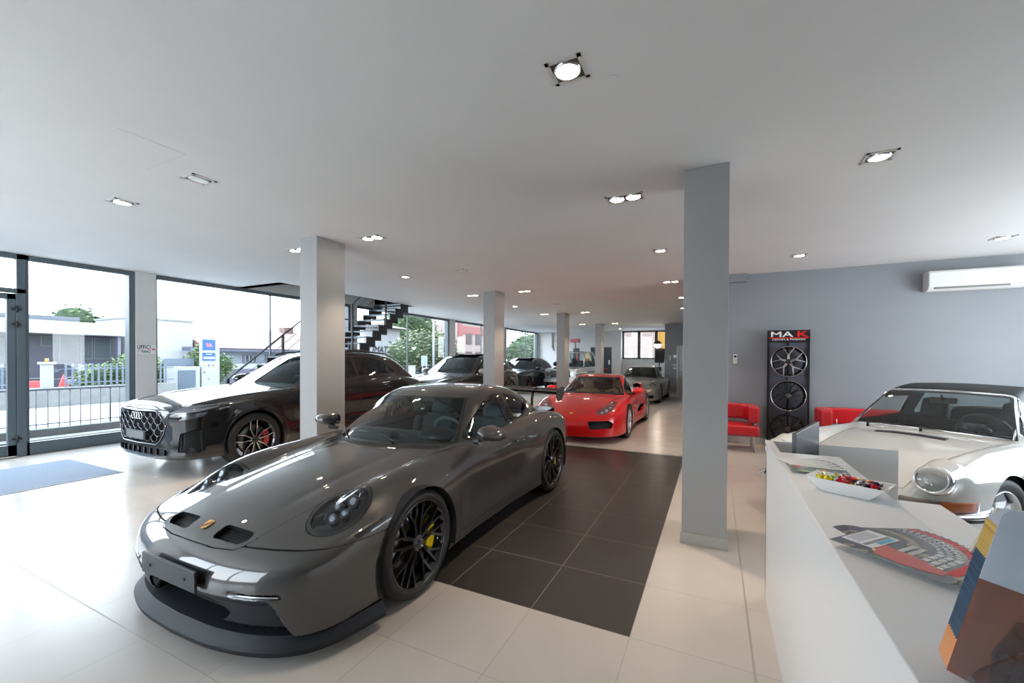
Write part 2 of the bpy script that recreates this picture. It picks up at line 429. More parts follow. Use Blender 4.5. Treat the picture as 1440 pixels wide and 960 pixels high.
def body_fn(P):
    zc = P['zc']; zf = P.get('zf'); yf = P.get('yf'); w = P['w']; sec = P['sec']; xf = P['xf']; xfz = P['xfz']; xr = P['xr']; xrz = P['xrz']; zb = P['zb']
    crown = P.get('crown', .06); rf = P.get('rf', .22); kf = P.get('kf', .03); ke = P.get('ke', .05); kfr = P.get('kfr', .06)
    zr = P.get('zr'); gb = P.get('gb'); tum = P.get('tum', .42); rcrown = P.get('rcrown', .09); sweep = P.get('sweep', .42); kg = P.get('kg', .07); ku = P.get('ku', .03)
    zg = P.get('zg', .86); s0, s1 = P.get('sw', (1.2, 1.8)); r0, r1 = P.get('rsw', (2.4, 3.0)); rsweep = P.get('rsweep', .3)
    flares = P.get('flares', []); extra = P.get('extra'); e = .01; bow = P.get('bow', .10)
    def F(x, y, z):
        a = np.abs(y); c = zc(x); cs = (zc(x + e) - zc(x - e)) / (2 * e)
        top = z - (c - crown * (a / .6) ** 2)
        if zf is not None:
            ff = z - (zf(x) - (a - yf(x)) ** 2 / (2 * rf) - P.get('fin', 0) * np.maximum(0, yf(x) - a)); top = smin(top, ff, kf)
        top = top / np.sqrt(1 + cs * cs)
        W = w(x)
        for (xw, zw, amt, rad, thick) in flares:
            d = np.sqrt((x - xw) ** 2 + (z - zw) ** 2); W = W + amt * np.exp(-(np.maximum(0, d - rad) / thick) ** 2) * sstep(z, .0, zw * .9 + .02)
        side = a - (W - sec(z))
        if P.get('scallop'):
            x0, x1, z0, z1, amt = P['scallop']; side = side + amt * sstep(x, x0, x0 + .25) * (1 - sstep(x, x1 - .3, x1)) * np.exp(-((z - z0) / z1) ** 2)
        xs = xf(a); xsl = (xf(a + e) - xf(a - e)) / (2 * e); front = (xs + xfz(z) - x) / np.sqrt(1 + xsl ** 2)
        xs = xr(a); xsl = (xr(a + e) - xr(a - e)) / (2 * e); rear = (x - xs - xrz(z)) / np.sqrt(1 + xsl ** 2)
        B = smax(top, side, ke); B = smax(B, front, kfr); B = smax(B, rear, kfr); B = smax(B, zb(x) - z, .02)
        if zr is not None:
            sh = sweep * a * a * (1 - sstep(x, s0, s1)) - rsweep * a * a * sstep(x, r0, r1)
            xx = x - sh; h = zr(xx); hs = (zr(xx + e) - zr(xx - e)) / (2 * e)
            roof = (z - (h - rcrown * a * a)) / np.sqrt(1 + hs * hs)
            t = np.maximum(z - zg, -.1); sd = (a - (gb(x) - tum * t - bow * t * t)) / math.sqrt(1 + tum * tum)
            G = smax(roof, sd, kg); G = smax(G, zg - .25 - z, .02)
            B = smin(B, G, ku)
        if extra: B = extra(B, x, y, z, a)
        return B
    return F

def panel(S, g, w=.0022):
    """cut a piece out along g=0, leaving an open shut line of 2w"""
    i, o = S.cut(lambda x, y, z, n: g(x, y, z, n) + w)
    if w: _, o = o.cut(lambda x, y, z, n: g(x, y, z, n) - w)
    return i, o

def recess(S, g, depth, name, mats, parent, soft=.01, extra_rim=True):
    """piece sunk along its normals with walls round it"""
    i, o = S.cut(g)
    if len(i.T) == 0: return o, None
    V, T = i.rim(depth); c = i.compact(); n = len(c.V)
    ib = c.offset(-depth).obj(name, mats, parent)
    me = bpy.data.meshes.new(name + '_rim'); me.from_pydata([tuple(v) for v in V], [], [tuple(int(k) for k in t) for t in T]); me.update()
    used = set(T.ravel().tolist())
    bm = bmesh.new(); bm.from_mesh(me); bmesh.ops.delete(bm, geom=[v for v in bm.verts if v.index not in used], context='VERTS'); bm.to_mesh(me); bm.free()
    r = link(name + '_surround', me, parent, mats[1:] or mats) if extra_rim else None
    return o, ib

def lr(S, name, m, parent):
    for sd in (-1, 1): S.cut(lambda x, y, z, n: -sd * y)[0].obj(name, m, parent)
def sheet2(S, g, name, m, parent):
    i, o = S.cut(g); lr(i, name, m, parent); return o
def recess2(S, g, depth, name, mats, parent):
    i, o = S.cut(g)
    for sd in (-1, 1):
        p = i.cut(lambda x, y, z, n: -sd * y)[0]
        if len(p.T) == 0: continue
        V, T = p.rim(depth); used, inv = np.unique(T, return_inverse=True)
        me = bpy.data.meshes.new(name); me.from_pydata([tuple(v) for v in V[used]], [], [tuple(int(k) for k in r) for r in inv.reshape(T.shape)]); me.update()
        p.offset(-depth).obj(name, mats[0], parent); link(name + '_surround', me, parent, mats[-1])
    return o
def bar(mb, p, q, w0, w1, h0, h1, t=.6, up=Vector((0, -1, 0))):
    """spoke-like bar: wide foot, narrower face towards `up`"""
    p = Vector(p); q = Vector(q); d = (q - p).normalized(); s = d.cross(up).normalized()
    vs = []
    for c, w, h in ((p, w0, h0), (q, w1, h1)):
        vs.append([mb.bm.verts.new(v) for v in (c - s * w / 2 - up * h, c + s * w / 2 - up * h, c + s * w / 2 * t, c - s * w / 2 * t)])
    A, B = vs
    for i in range(4):
        f = mb.bm.faces.new((A[i], A[(i + 1) % 4], B[(i + 1) % 4], B[i])); f.material_index = 1 if (i == 2) else 0
    for l in (A[::-1], B):
        mb.bm.faces.new(l)

def rim_mesh(style, Rr, mats, name, parent, wd=.2):
    """wheel face towards -Y at y=0, barrel going to +Y"""
    rot = Matrix.Rotation(-PI / 2, 4, 'X')   # z -> +y
    mb = MB()
    L = Rr
    prof = [(L * .985, .012), (L * 1.0, .0), (L * 1.03, .0), (L * 1.035, .008), (L * 1.03, .018), (L * .99, .03), (L * .93, .06), (L * .93, wd - .03), (L * 1.02, wd), (L * .90, wd), (L * .88, wd - .03), (L * .90, .06), (L * .955, .02)]
    mb.lathe(prof, rot, 64, closed=True)
    def P(r, a, y): return Vector((r * math.cos(a), y, r * math.sin(a)))
    r1 = L * .97
    if style == 'y10':      # five pairs of slim Y spokes, centre lock
        for k in range(5):
            a = 2 * PI * k / 5 + .3
            for s in (-1, 1):
                bar(mb, P(L * .16, a + s * .40, .022), P(L * .56, a + s * .22, .026), .042, .032, .03, .03)
                bar(mb, P(L * .54, a + s * .22, .026), P(r1, a + s * .13, .008), .030, .024, .03, .02)
                bar(mb, P(L * .52, a + s * .24, .026), P(r1, a + s * .46, .008), .028, .022, .03, .02)
        mb.lathe([(L * .20, .05), (L * .20, .024), (L * .17, .012), (L * .11, .012), (L * .11, -.004), (L * .075, -.008), (L * .05, .004), (0, .004)], rot, 32)
    elif style == 'y5bi':   # two tone Y spokes
        for k in range(5):
            a = 2 * PI * k / 5 + PI / 2
            bar(mb, P(L * .12, a, .02), P(L * .50, a, .035), .075, .05, .04, .04)
            for s in (-1, 1):
                bar(mb, P(L * .46, a + s * .02, .034), P(r1, a + s * .33, .006), .038, .02, .035, .02)
        mb.lathe([(L * .2, .05), (L * .18, .02), (L * .10, .012), (0, .012)], rot, 24)
    elif style == 'v5':     # five forked spokes with fine bright edges
        for k in range(5):
            a = 2 * PI * k / 5 + PI / 2 + .1
            for s in (-1, 1):
                bar(mb, P(L * .14, a + s * .25, .02), P(L * .56, a + s * .30, .03), .04, .024, .035, .035, .45)
                bar(mb, P(L * .56, a + s * .30, .03), P(r1, a + s * .17, .006), .026, .018, .035, .02, .5)
        mb.lathe([(L * .2, .05), (L * .18, .02), (L * .10, .012), (0, .012)], rot, 24)
    elif style == 'mesh10':
        for k in range(10):
            a = 2 * PI * k / 10
            bar(mb, P(L * .16, a, .022), P(L * .6, a, .03), .024, .018, .03, .03)
            for s in (-1, 1):
                bar(mb, P(L * .56, a, .03), P(r1, a + s * .16, .006), .016, .012, .03, .02)
        mb.lathe([(L * .2, .05), (L * .18, .02), (L * .10, .012), (0, .012)], rot, 24)
    elif style == 'star5':  # wide rounded five spokes
        for k in range(5):
            a = 2 * PI * k / 5 + PI / 2
            bar(mb, P(L * .10, a, .01), P(L * .6, a, .02), .10, .07, .03, .03, .8)
            bar(mb, P(L * .58, a, .02), P(r1, a, .004), .07, .085, .03, .02, .8)
        mb.lathe([(L * .26, .05), (L * .24, .012), (L * .14, .004), (L * .12, -.004), (0, -.004)], rot, 24)
    elif style == 'fuchs':
        for k in range(5):
            a = 2 * PI * k / 5 + PI / 2
            bar(mb, P(L * .15, a, .03), P(L * .62, a, .02), .09, .15, .02, .02, .85)
            bar(mb, P(L * .62, a, .02), P(r1 * .97, a, .03), .15, .10, .02, .02, .85)
        mb.lathe([(L * .36, .06), (L * .34, .022), (L * .22, .012), (L * .2, -.008), (0, -.012)], rot, 32)
    o = mb.build(name, mats, parent)
    return o

def make_wheel(parent, loc, left, R, Rr, wd, style, rmats, cal=None, calr=.2, name='wheel', steer=0):
    """tyre with rim, disc and caliper under it; outer face points to -Y (car's left)"""
    rot = Matrix.Rotation(-PI / 2, 4, 'X')
    mb = MB(); h = R - Rr
    prof = [(Rr * .99, .014), (Rr * 1.01, .004), (Rr + h * .3, -.006), (Rr + h * .62, -.008), (R - .022, .002), (R - .008, .012), (R, .03)]
    for k in range(1, 4):
        c = .03 + (wd - .06) * k / 4; prof += [(R + .001, c - .006), (R - .006, c - .005), (R - .006, c + .005), (R + .001, c + .006)]
    prof += [(R, wd - .03), (R - .008, wd - .012), (R - .022, wd), (Rr + h * .5, wd + .006), (Rr * 1.0, wd - .01)]
    mb.lathe(prof, rot, 72, closed=True)
    t = mb.build(name, M_TIRE, parent)
    t.location = loc; t.rotation_euler = (0, 0, (0 if left else PI) + steer)
    rim_mesh(style, Rr, rmats, 'rim', t, wd)
    d = MB(); d.lathe([(Rr * .30, .10), (Rr * .30, .085), (Rr * .74, .085), (Rr * .74, .11), (Rr * .30, .11)], rot, 40)
    for k in range(24):
        a = 2 * PI * k / 24; rr = Rr * (.46 + .08 * (k % 3)); d.cyl((rr * math.cos(a), .083, rr * math.sin(a)), (rr * math.cos(a), .086, rr * math.sin(a)), .005, n=6)
    d.build('brake_disc', M_DISC, t)
    if cal:
        c = MB(); s = 1 if left else -1; pr = []
        for k in range(9):
            a = -.55 + 1.1 * k / 8; pr.append((Rr * .80 * math.cos(a), Rr * .80 * math.sin(a)))
        for k in range(9):
            a = .55 - 1.1 * k / 8; pr.append((Rr * .50 * math.cos(a), Rr * .50 * math.sin(a)))
        c.prism([(s * p[0], p[1]) for p in (pr if s > 0 else pr[::-1])], -.13, -.052, Matrix.Rotation(PI / 2, 4, 'X'))
        c.build('brake_caliper', cal, t, bevel=.006)
    return t

def arch_liner(parent, xw, R, y0, y1, zw, name='wheel_arch_liner'):
    """dark tub behind an arch opening, both sides"""
    for s in (-1, 1):
        mb = MB(); n = 30; A = []; B = []
        for k in range(n + 1):
            a = -.35 + (PI + .7) * k / n
            A.append((xw + R * math.cos(a), s * y0, zw + R * math.sin(a))); B.append((xw + R * math.cos(a), s * y1, zw + R * math.sin(a)))
        for k in range(n): mb.quad(A[k], A[k + 1], B[k + 1], B[k])
        f = mb.bm.faces.new([mb.bm.verts.new(p) for p in B])
        mb.build(name, M_LIN, parent, smooth=.8)

def seat(parent, x, y, z, mats, style='bucket', s=1.):
    mb = MB()
    def shell(pts, r, w, mi):
        mb.m(mi)
        for (a, b) in zip(pts[:-1], pts[1:]):
            pass
    # cushion
    mb.m(0).box((x - .05, y - .25 * s, z), (x + .48, y + .25 * s, z + .14), bev=.05)
    R = Matrix.Translation((x + .44, y, z + .08)) @ Matrix.Rotation(.36, 4, 'Y')
    mb.box((-.06, -.24 * s, 0), (.06, .24 * s, .56), R, bev=.05)
    for q in (-1, 1): mb.box((-.13, q * .25 * s - .045, .05), (.05, q * .25 * s + .045, .50), R, bev=.035)
    mb.box((-.07, -.13, .55), (.05, .13, .80), R, bev=.045)
    for q in (-1, 1): mb.box((x, y + q * .25 * s - .04, z + .05), (x + .45, y + q * .25 * s + .04, z + .2), bev=.03)
    mb.build('seat', mats, parent, smooth=.9)

def steering(parent, x, y, z, r=.185, tilt=.42, m=None):
    mb = MB(); M = Matrix.Translation((x, y, z)) @ Matrix.Rotation(PI / 2 - tilt, 4, 'Y')
    pts = [M @ Vector((r * math.cos(a), r * math.sin(a), 0)) for a in [2 * PI * k / 28 for k in range(28)]]
    mb.tube(pts, .015, 8, closed=True)
    for a in (0, PI / 2, PI, -PI / 2)[:]:
        if a == PI: continue
        mb.cyl(M @ Vector((0, 0, .0)), M @ Vector((r * math.cos(a), r * math.sin(a), 0)), .016, .012, 8)
    mb.cyl(M @ Vector((0, 0, -.03)), M @ Vector((0, 0, .01)), .06, .055, 20)
    mb.cyl(M @ Vector((0, 0, -.25)), M @ Vector((0, 0, -.02)), .03, .03, 10)
    mb.build('steering_wheel', m or M_LEA, parent)

def mirror_obj(parent, x, y, z, col, s, w=.22, h=.14, d=.10, arm=None, name='door_mirror'):
    """s = +1 right side (+y)"""
    mb = MB(); n = 14; rows = []
    for i in range(9):
        t = i / 8; xx = x - d * .55 + d * 1.1 * t; sc = math.sqrt(max(0, 1 - (1 - t) ** 2.4)) * .98 + .02
        row = []
        for k in range(n * 2):
            a = PI * k / n; ca, sa = math.cos(a), math.sin(a)
            ey = math.copysign(abs(ca) ** .75, ca) * w / 2 * sc; ez = math.copysign(abs(sa) ** .75, sa) * h / 2 * sc
            if ca * s > 0: ez *= .82
            row.append(mb.bm.verts.new((xx + abs(ey) * .10 - .25 * s * 0, y + ey, z + ez)))
        rows.append(row)
    for A, B in zip(rows[:-1], rows[1:]):
        for k in range(n * 2):
            f = mb.bm.faces.new((A[k], A[(k + 1) % (n * 2)], B[(k + 1) % (n * 2)], B[k])); f.smooth = True
    mb.bm.faces.new(rows[0]); f = mb.bm.faces.new(rows[-1][::-1]); f.material_index = 2
    mb.m(1)
    if arm: mb.tube([(x, y - s * w * .3, z - h * .45), arm], [.028, .02], 8)
    return mb.build(name, [col, M_BLK, M_CHR], parent, smooth=.7)

def wiper(parent, pts, r=.006):
    MB().tube(pts, r, 6).build('wiper', M_BLK, parent)

def sheet(S, g, name, m, parent, lift=.0):
    i, o = S.cut(g)
    if lift: i = i.offset(lift)
    i.obj(name, m, parent); return o

def finish_body(S, parent, m):
    S.obj('body_shell', m, parent)
# ------------------------------------------------------------------ the setting
H = 3.137; WX = -9.259; WY = 6.53; YB = 21.2; XR = 5.6; YF = -5.2; TS = .6

def tile_mat():
    m = mat('floor_tiles', (.7, .66, .62), .2); nt = m.node_tree; b = nt.nodes['Principled BSDF']; N = nt.nodes.new; L = nt.links.new
    tc = N('ShaderNodeTexCoord'); sp = N('ShaderNodeSeparateXYZ'); L(tc.outputs['Object'], sp.inputs[0])
    def mth(op, a, bb=None, c=None):
        n = N('ShaderNodeMath'); n.operation = op
        for i, v in enumerate((a, bb, c)):
            if v is None: continue
            if isinstance(v, (int, float)): n.inputs[i].default_value = v
            else: L(v, n.inputs[i])
        return n.outputs[0]
    def joint(s, off=0.):
        f = mth('FRACT', mth('DIVIDE', mth('ADD', s, 600 * TS + off), TS)); d = mth('MINIMUM', f, mth('SUBTRACT', 1., f)); return mth('LESS_THAN', mth('MULTIPLY', d, TS), .0021)
    X = sp.outputs['X']; Y = sp.outputs['Y']
    g = mth('MAXIMUM', joint(X), joint(Y))
    ex = mth('LESS_THAN', mth('ABSOLUTE', mth('SUBTRACT', X, .604)), .005)
    g = mth('MAXIMUM', g, ex)
    inx = mth('MULTIPLY', mth('LESS_THAN', X, 0.), mth('GREATER_THAN', X, -3.0)); iny = mth('MULTIPLY', mth('GREATER_THAN', Y, 0.), mth('LESS_THAN', Y, 4.8))
    dark = mth('MULTIPLY', inx, iny)
    # per tile tone
    cx = mth('FLOOR', mth('DIVIDE', X, TS)); cy = mth('FLOOR', mth('DIVIDE', Y, TS)); cb = N('ShaderNodeCombineXYZ'); L(cx, cb.inputs[0]); L(cy, cb.inputs[1])
    wn = N('ShaderNodeTexWhiteNoise'); L(cb.outputs[0], wn.inputs['Vector'])
    ns = N('ShaderNodeTexNoise'); ns.inputs['Scale'].default_value = 3.5; ns.inputs['Detail'].default_value = 6; L(tc.outputs['Object'], ns.inputs['Vector'])
    n2 = N('ShaderNodeTexNoise'); n2.inputs['Scale'].default_value = 260; n2.inputs['Detail'].default_value = 2
    L(tc.outputs['Object'], n2.inputs['Vector'])
    v = mth('ADD', mth('MULTIPLY', wn.outputs['Value'], .05), mth('ADD', mth('MULTIPLY', ns.outputs['Fac'], .12), .89))
    def col(c): n = N('ShaderNodeRGB'); n.outputs[0].default_value = (*c, 1); return n.outputs[0]
    def mix(f, a, c):
        n = N('ShaderNodeMix'); n.data_type = 'RGBA'; L(f, n.inputs['Factor']); L(a, n.inputs['A']); L(c, n.inputs['B']); return n.outputs['Result']
    base = mix(dark, col((.55, .505, .46)), col((.043, .039, .037)))
    vm = N('ShaderNodeVectorMath'); vm.operation = 'SCALE'; L(base, vm.inputs[0]); L(v, vm.inputs['Scale'])
    gc = mix(dark, col((.30, .27, .24)), col((.34, .29, .24)))
    fin = mix(mth('MULTIPLY', g, .85), vm.outputs[0], gc); L(fin, b.inputs['Base Color'])
    L(mth('ADD', mth('MULTIPLY', g, .3), mth('ADD', mth('MULTIPLY', ns.outputs['Fac'], .10), mth('ADD', mth('MULTIPLY', dark, .06), .20))), b.inputs['Roughness'])
    bp = N('ShaderNodeBump'); bp.inputs['Strength'].default_value = .25; bp.inputs['Distance'].default_value = .002; L(mth('SUBTRACT', mth('MULTIPLY', n2.outputs['Fac'], .04), g), bp.inputs['Height']); L(bp.outputs['Normal'], b.inputs['Normal'])
    return m
M_FLOOR = tile_mat()
M_CEIL = noise_color(mat('ceiling_plaster', (.8, .8, .8), .75, bump=(3, .08, .01)), (.69, .685, .68), (.72, .715, .71), 1.2)
M_WALL = noise_color(mat('grey_wall_paint', (.4, .4, .4), .55, bump=(40, .08, .001)), (.255, .268, .29), (.275, .288, .31), 1.5)
M_PIL = noise_color(mat('pillar_paint', (.42, .42, .42), .5, bump=(60, .06, .001)), (.34, .34, .34), (.36, .36, .36), 2.)
M_PIER = noise_color(mat('pier_paint', (.6, .59, .57), .6), (.60, .59, .57), (.63, .62, .60), 2.)
M_WHW = noise_color(mat('back_wall_paint', (.62, .62, .62), .6, bump=(20, .2, .004)), (.60, .60, .60), (.64, .64, .64), 1.)
M_BASE = mat('grey_skirting', (.40, .39, .37), .5)
M_FRAME = mat('window_frame_grey', (.085, .11, .125), .4)
M_BRN = mat('brown_window_frame', (.055, .04, .03), .4)
M_PANE = glass('window_glass', (.97, .985, .99), 1.35, 0, .7)
M_WHITE = mat('white_laminate', (.80, .80, .80), .28)
M_WPLA = mat('white_plastic', (.75, .75, .74), .35)
M_STEEL = mat('brushed_steel', (.55, .55, .56), .3, 1.)

def struct(mb, name, m, parent=None, bevel=0):
    o = mb.build(name, m, parent, bevel)
    if parent is None: o['kind'] = 'structure'
    return o
# floor and ceiling (with the stair opening)
struct(MB().box((WX - .15, YF, -.12), (XR, YB, 0)), 'floor', M_FLOOR)
OX0, OX1, OY0, OY1 = WX, -7.83, 3.58, 7.6
mb = MB()
for a, b in (((OX1, YF), (XR + .2, YB + .2)), ((WX - .15, YF), (OX1, OY0)), ((WX - .15, OY1), (OX1, YB + .2))):
    mb.box((a[0], a[1], H), (b[0], b[1], H + .35))
struct(mb, 'ceiling', M_CEIL)
mb = MB(); mb.box((WX - .15, OY0 - .4, H + 2.6), (OX1 + .2, OY1 + .4, H + 2.7)); mb.box((OX1, OY0 - .2, H + .35), (OX1 + .1, OY1 + .2, H + 2.6)); mb.box((WX - .1, OY0 - .2, H + .35), (OX1, OY0 - .1, H + 2.6)); mb.box((WX - .1, OY1 + .1, H + .35), (OX1, OY1 + .2, H + 2.6)); mb.box((WX - .2, OY0 - .2, H - .0), (WX - .02, OY1 + .2, H + 2.6)); mb.box((WX - .1, OY0 - .2, H), (OX1, OY0, H + .4)); mb.box((WX - .1, OY1, H), (OX1, OY1 + .2, H + .4))
struct(mb, 'wall_stairwell', M_PIER)
# window wall: piers and windows
piers = [(1.53, 1.845), (6.62, 6.85), (11.69, 12.10), (16.45, 16.83)]
mb = MB()
for a, b in piers: mb.box((WX - .22, a, 0), (WX + .02, b, H))
mb.box((WX - .22, YF - .2, 0), (WX + .02, -3.4, H)); mb.box((WX - .22, 21.0, 0), (WX + .02, YB + .2, H))
struct(mb, 'wall_left', M_PIER)

def window(n, y0, y1, mull, z0=.04, sillh=.16, z1=H - .005, thin=True, X=WX):
    fr = MB(); xa, xb = X - .10, X - .01
    fr.box((xa, y0, z1 - .075), (xb, y1, z1)); fr.box((xa, y0, z0), (xb, y1, z0 + sillh))
    fr.box((xa, y0, z0), (xb, y0 + .03, z1)); fr.box((xa - .06, y1 - .09, z0), (xb + .01, y1, z1))
    for m_ in mull: fr.box((xa + .02, m_ - .012, z0), (xb - .02, m_ + .012, z1))
    o = fr.build('window_%d' % n, M_FRAME); o['kind'] = 'structure'
    ys = [y0 + .02] + list(mull) + [y1 - .02]
    for a, b in zip(ys[:-1], ys[1:]): MB().box((X - .066, a + .004, z0 + sillh), (X - .058, b - .004, z1 - .07)).build('window_pane', M_PANE, o)
    return o
window(1, .17, 1.53, [], 0, .20); window(2, 1.845, 6.62, [4.17]); window(3, 6.85, 11.69, [9.2]); window(4, 12.10, 16.45, [14.34]); window(5, 16.83, 21.0, [19.34])
window(6, -3.4, -1.1, [], 0, .20)
# glazed entrance door with transom
def entrance():
    y0, y1 = -1.1, .17; fr = MB()
    fr.box((WX - .10, y1 - .10, 0), (WX - .0, y1, H)); fr.box((WX - .10, y0, 0), (WX, y0 + .08, H)); fr.box((WX - .10, y0, 2.53), (WX, y1, 2.60)); fr.box((WX - .10, y0, H - .08), (WX, y1, H))
    o = fr.build('door_1', M_FRAME, bevel=.004); o['kind'] = 'structure'
    lf = MB(); a, b = y0 + .085, y1 - .105
    lf.box((WX - .09, a, .02), (WX - .02, a + .09, 2.52)); lf.box((WX - .09, b - .09, .02), (WX - .02, b, 2.52)); lf.box((WX - .09, a, .02), (WX - .02, b, .19)); lf.box((WX - .09, a, 2.43), (WX - .02, b, 2.52))
    leaf = lf.build('door_leaf', M_FRAME, o, bevel=.004)
    MB().box((WX - .06, a + .09, .19), (WX - .052, b - .09, 2.43)).build('door_glass', M_PANE, leaf)
    MB().box((WX - .06, y0 + .08, 2.6), (WX - .052, y1 - .10, H - .08)).build('transom_glass', M_PANE, o)
    for z in (.28, 2.05, 2.28):
        h = MB(); h.cyl((WX + .015, b + .005, z - .05), (WX + .015, b + .005, z + .05), .014, n=10); h.box((WX - .015, b - .05, z - .015), (WX + .01, b + .05, z + .015)); h.build('door_hinge', M_BLK, o)
    t = MB(); t.tube([(WX + .0, a + .6, 1.1), (WX + .07, a + .6, 1.1), (WX + .07, a + .6, 1.75), (WX + .0, a + .6, 1.75)], .014, 10); t.build('pull_handle', M_STEEL, leaf)
entrance()
# pillars
def pillar(x0, y0, x1, y1):
    o = MB().box((x0, y0, 0), (x1, y1, H)).build('pillar', M_PIL, bevel=.004); o['kind'] = 'structure'
    e = .012; MB().box((x0 - e, y0 - e, 0), (x1 + e, y1 + e, .095)).build('pillar_skirting', M_BASE, o, bevel=.002)
for q in ((-4.57, 1.40, -4.245, 1.86), (.173, 1.424, .512, 1.88), (-4.53, 6.235, -4.225, 6.72), (-4.52, 11.3, -4.22, 11.78), (-4.45, 16.2, -4.17, 16.7)): pillar(*q)
# right hand grey wall with its skirting, bulkhead, far partition, back wall
struct(MB().box((.30, WY, 0), (XR, WY + .2, H)), 'wall_right', M_WALL)
struct(MB().box((.31, WY - .012, 0), (XR, WY, .11)), 'baseboard_right', M_PIER)
struct(MB().box((.30, WY - .14, 2.99), (.93, WY, H)), 'trim_1', M_WALL)
struct(MB().box((.30, WY + .2, 0), (.5, 17.4, H)), 'wall_hall', M_WALL)
mb = MB(); mb.box((-1.60, 17.40, 0), (-1.07, 17.6, H)); mb.box((-1.07, 17.40, 2.12), (-.17, 17.6, H)); mb.box((-.17, 17.4, 0), (.5, 17.6, H)); mb.box((-1.60, 17.6, 0), (-1.5, YB, H))
struct(mb, 'wall_partition', M_WALL)
struct(MB().box((-1.61, 17.385, 0), (-1.07, 17.4, .10)), 'baseboard_partition', M_BASE)
d = MB().box((-1.06, 17.44, 0), (-.18, 17.5, 2.11)).build('door_2', M_WPLA); d['kind'] = 'structure'
mb = MB(); mb.box((-1.10, 17.37, 0), (-1.03, 17.42, 2.15)); mb.box((-.21, 17.37, 0), (-.14, 17.42, 2.15)); mb.box((-1.10, 17.37, 2.09), (-.14, 17.42, 2.16)); mb.build('door_frame', M_WPLA, d)
mb = MB(); mb.cyl((-1.0, 17.44, 1.02), (-1.0, 17.38, 1.02), .01); mb.tube([(-1.0, 17.38, 1.02), (-.88, 17.38, 1.02)], .01); mb.build('door_handle', M_STEEL, d)
# back wall with a brown framed window
bx0, bx1, bz0, bz1 = -4.22, -1.75, 1.56, 3.10
mb = MB(); mb.box((WX, YB, 0), (bx0, YB + .25, H)); mb.box((bx1, YB, 0), (XR, YB + .25, H)); mb.box((bx0, YB, 0), (bx1, YB + .25, bz0)); mb.box((bx0, YB, bz1), (bx1, YB + .25, H))
mb.box((-4.75, YB - .28, 0), (bx0 - .02, YB, H))
struct(mb, 'wall_back', M_WHW)
fr = MB(); ym = (YB + .06, YB + .13)
fr.box((bx0, ym[0], bz0), (bx0 + .08, ym[1], bz1)); fr.box((bx1 - .07, ym[0], bz0), (bx1, ym[1], bz1)); fr.box((bx0, ym[0], bz0), (bx1, ym[1], bz0 + .07)); fr.box((bx0, ym[0], bz1 - .07), (bx1, ym[1], bz1))
for c in (-3.33, -2.43): fr.box((c - .075, ym[0], bz0), (c + .075, ym[1], bz1))
w6 = fr.build('window_7', M_BRN, bevel=.004); w6['kind'] = 'structure'
MB().box((bx0 + .04, YB + .09, bz0 + .04), (bx1 - .04, YB + .098, bz1 - .04)).build('window_pane', M_PANE, w6)
# front and right outer walls, with daylight openings behind the camera
mb = MB(); mb.box((WX - .2, YF - .2, 0), (-8.8, YF, H)); mb.box((-2.6, YF - .2, 0), (XR + .2, YF, H)); mb.box((-8.8, YF - .2, 2.9), (-2.6, YF, H)); mb.box((-8.8, YF - .2, 0), (-2.6, YF, .25))
struct(mb, 'wall_front', M_WALL)
fr = MB()
for x in (-8.8, -6.7, -4.7, -2.67): fr.box((x, YF - .14, .25), (x + .07, YF - .06, 2.9))
fr.box((-8.8, YF - .14, .25), (-2.6, YF - .06, .32)); fr.box((-8.8, YF - .14, 2.83), (-2.6, YF - .06, 2.9)); w = fr.build('window_8', M_FRAME); w['kind'] = 'structure'
MB().box((-8.75, YF - .105, .3), (-2.65, YF - .097, 2.85)).build('window_pane', M_PANE, w)
mb = MB(); mb.box((XR, YF - .2, 0), (XR + .2, -.6, H)); mb.box((XR, 5.9, 0), (XR + .2, YB + .2, H)); mb.box((XR, -.6, 2.9), (XR + .2, 5.9, H)); mb.box((XR, -.6, 0), (XR + .2, 5.9, .6)); mb.box((XR, -.6, .6), (XR + .2, 1.8, 2.9))
struct(mb, 'wall_east', M_WALL)
fr = MB()
for y in (1.8, 3.8, 5.83): fr.box((XR + .05, y, .6), (XR + .12, y + .07, 2.9))
fr.box((XR + .05, 1.8, .6), (XR + .12, 5.9, .67)); fr.box((XR + .05, 1.8, 2.83), (XR + .12, 5.9, 2.9)); w = fr.build('window_9', M_FRAME); w['kind'] = 'structure'
MB().box((XR + .08, 1.85, .65), (XR + .088, 5.85, 2.85)).build('window_pane', M_PANE, w)
# far doors in the back wall
d = MB().box((-5.95, YB - .02, 0), (-4.78, YB - .0, 2.18)).build('door_3', mat('fire_door_paint', (.035, .05, .065), .45)); d['kind'] = 'structure'
mb = MB(); mb.box((-6.0, YB - .05, 0), (-5.93, YB, 2.23)); mb.box((-4.83, YB - .05, 0), (-4.76, YB, 2.23)); mb.box((-6.0, YB - .05, 2.16), (-4.76, YB, 2.23)); mb.build('door_frame', mat('door_frame_dark', (.05, .065, .08), .5), d)
MB().box((-5.85, YB - .09, .98), (-5.0, YB - .05, 1.03)).build('panic_bar', M_REDC, d)
mb = MB(); mb.box((-4.98, YB - .06, 1.25), (-4.9, YB - .03, 1.5)); mb.build('door_handle', M_WPLA, d)
d = MB().box((-7.05, YB - .02, 0), (-6.68, YB, 2.18)).build('door_4', mat('fire_door_paint')); d['kind'] = 'structure'
MB().box((-6.86, YB - .03, 0), (-6.76, YB - .02, 2.0)).build('door_edge', M_REDC, d)
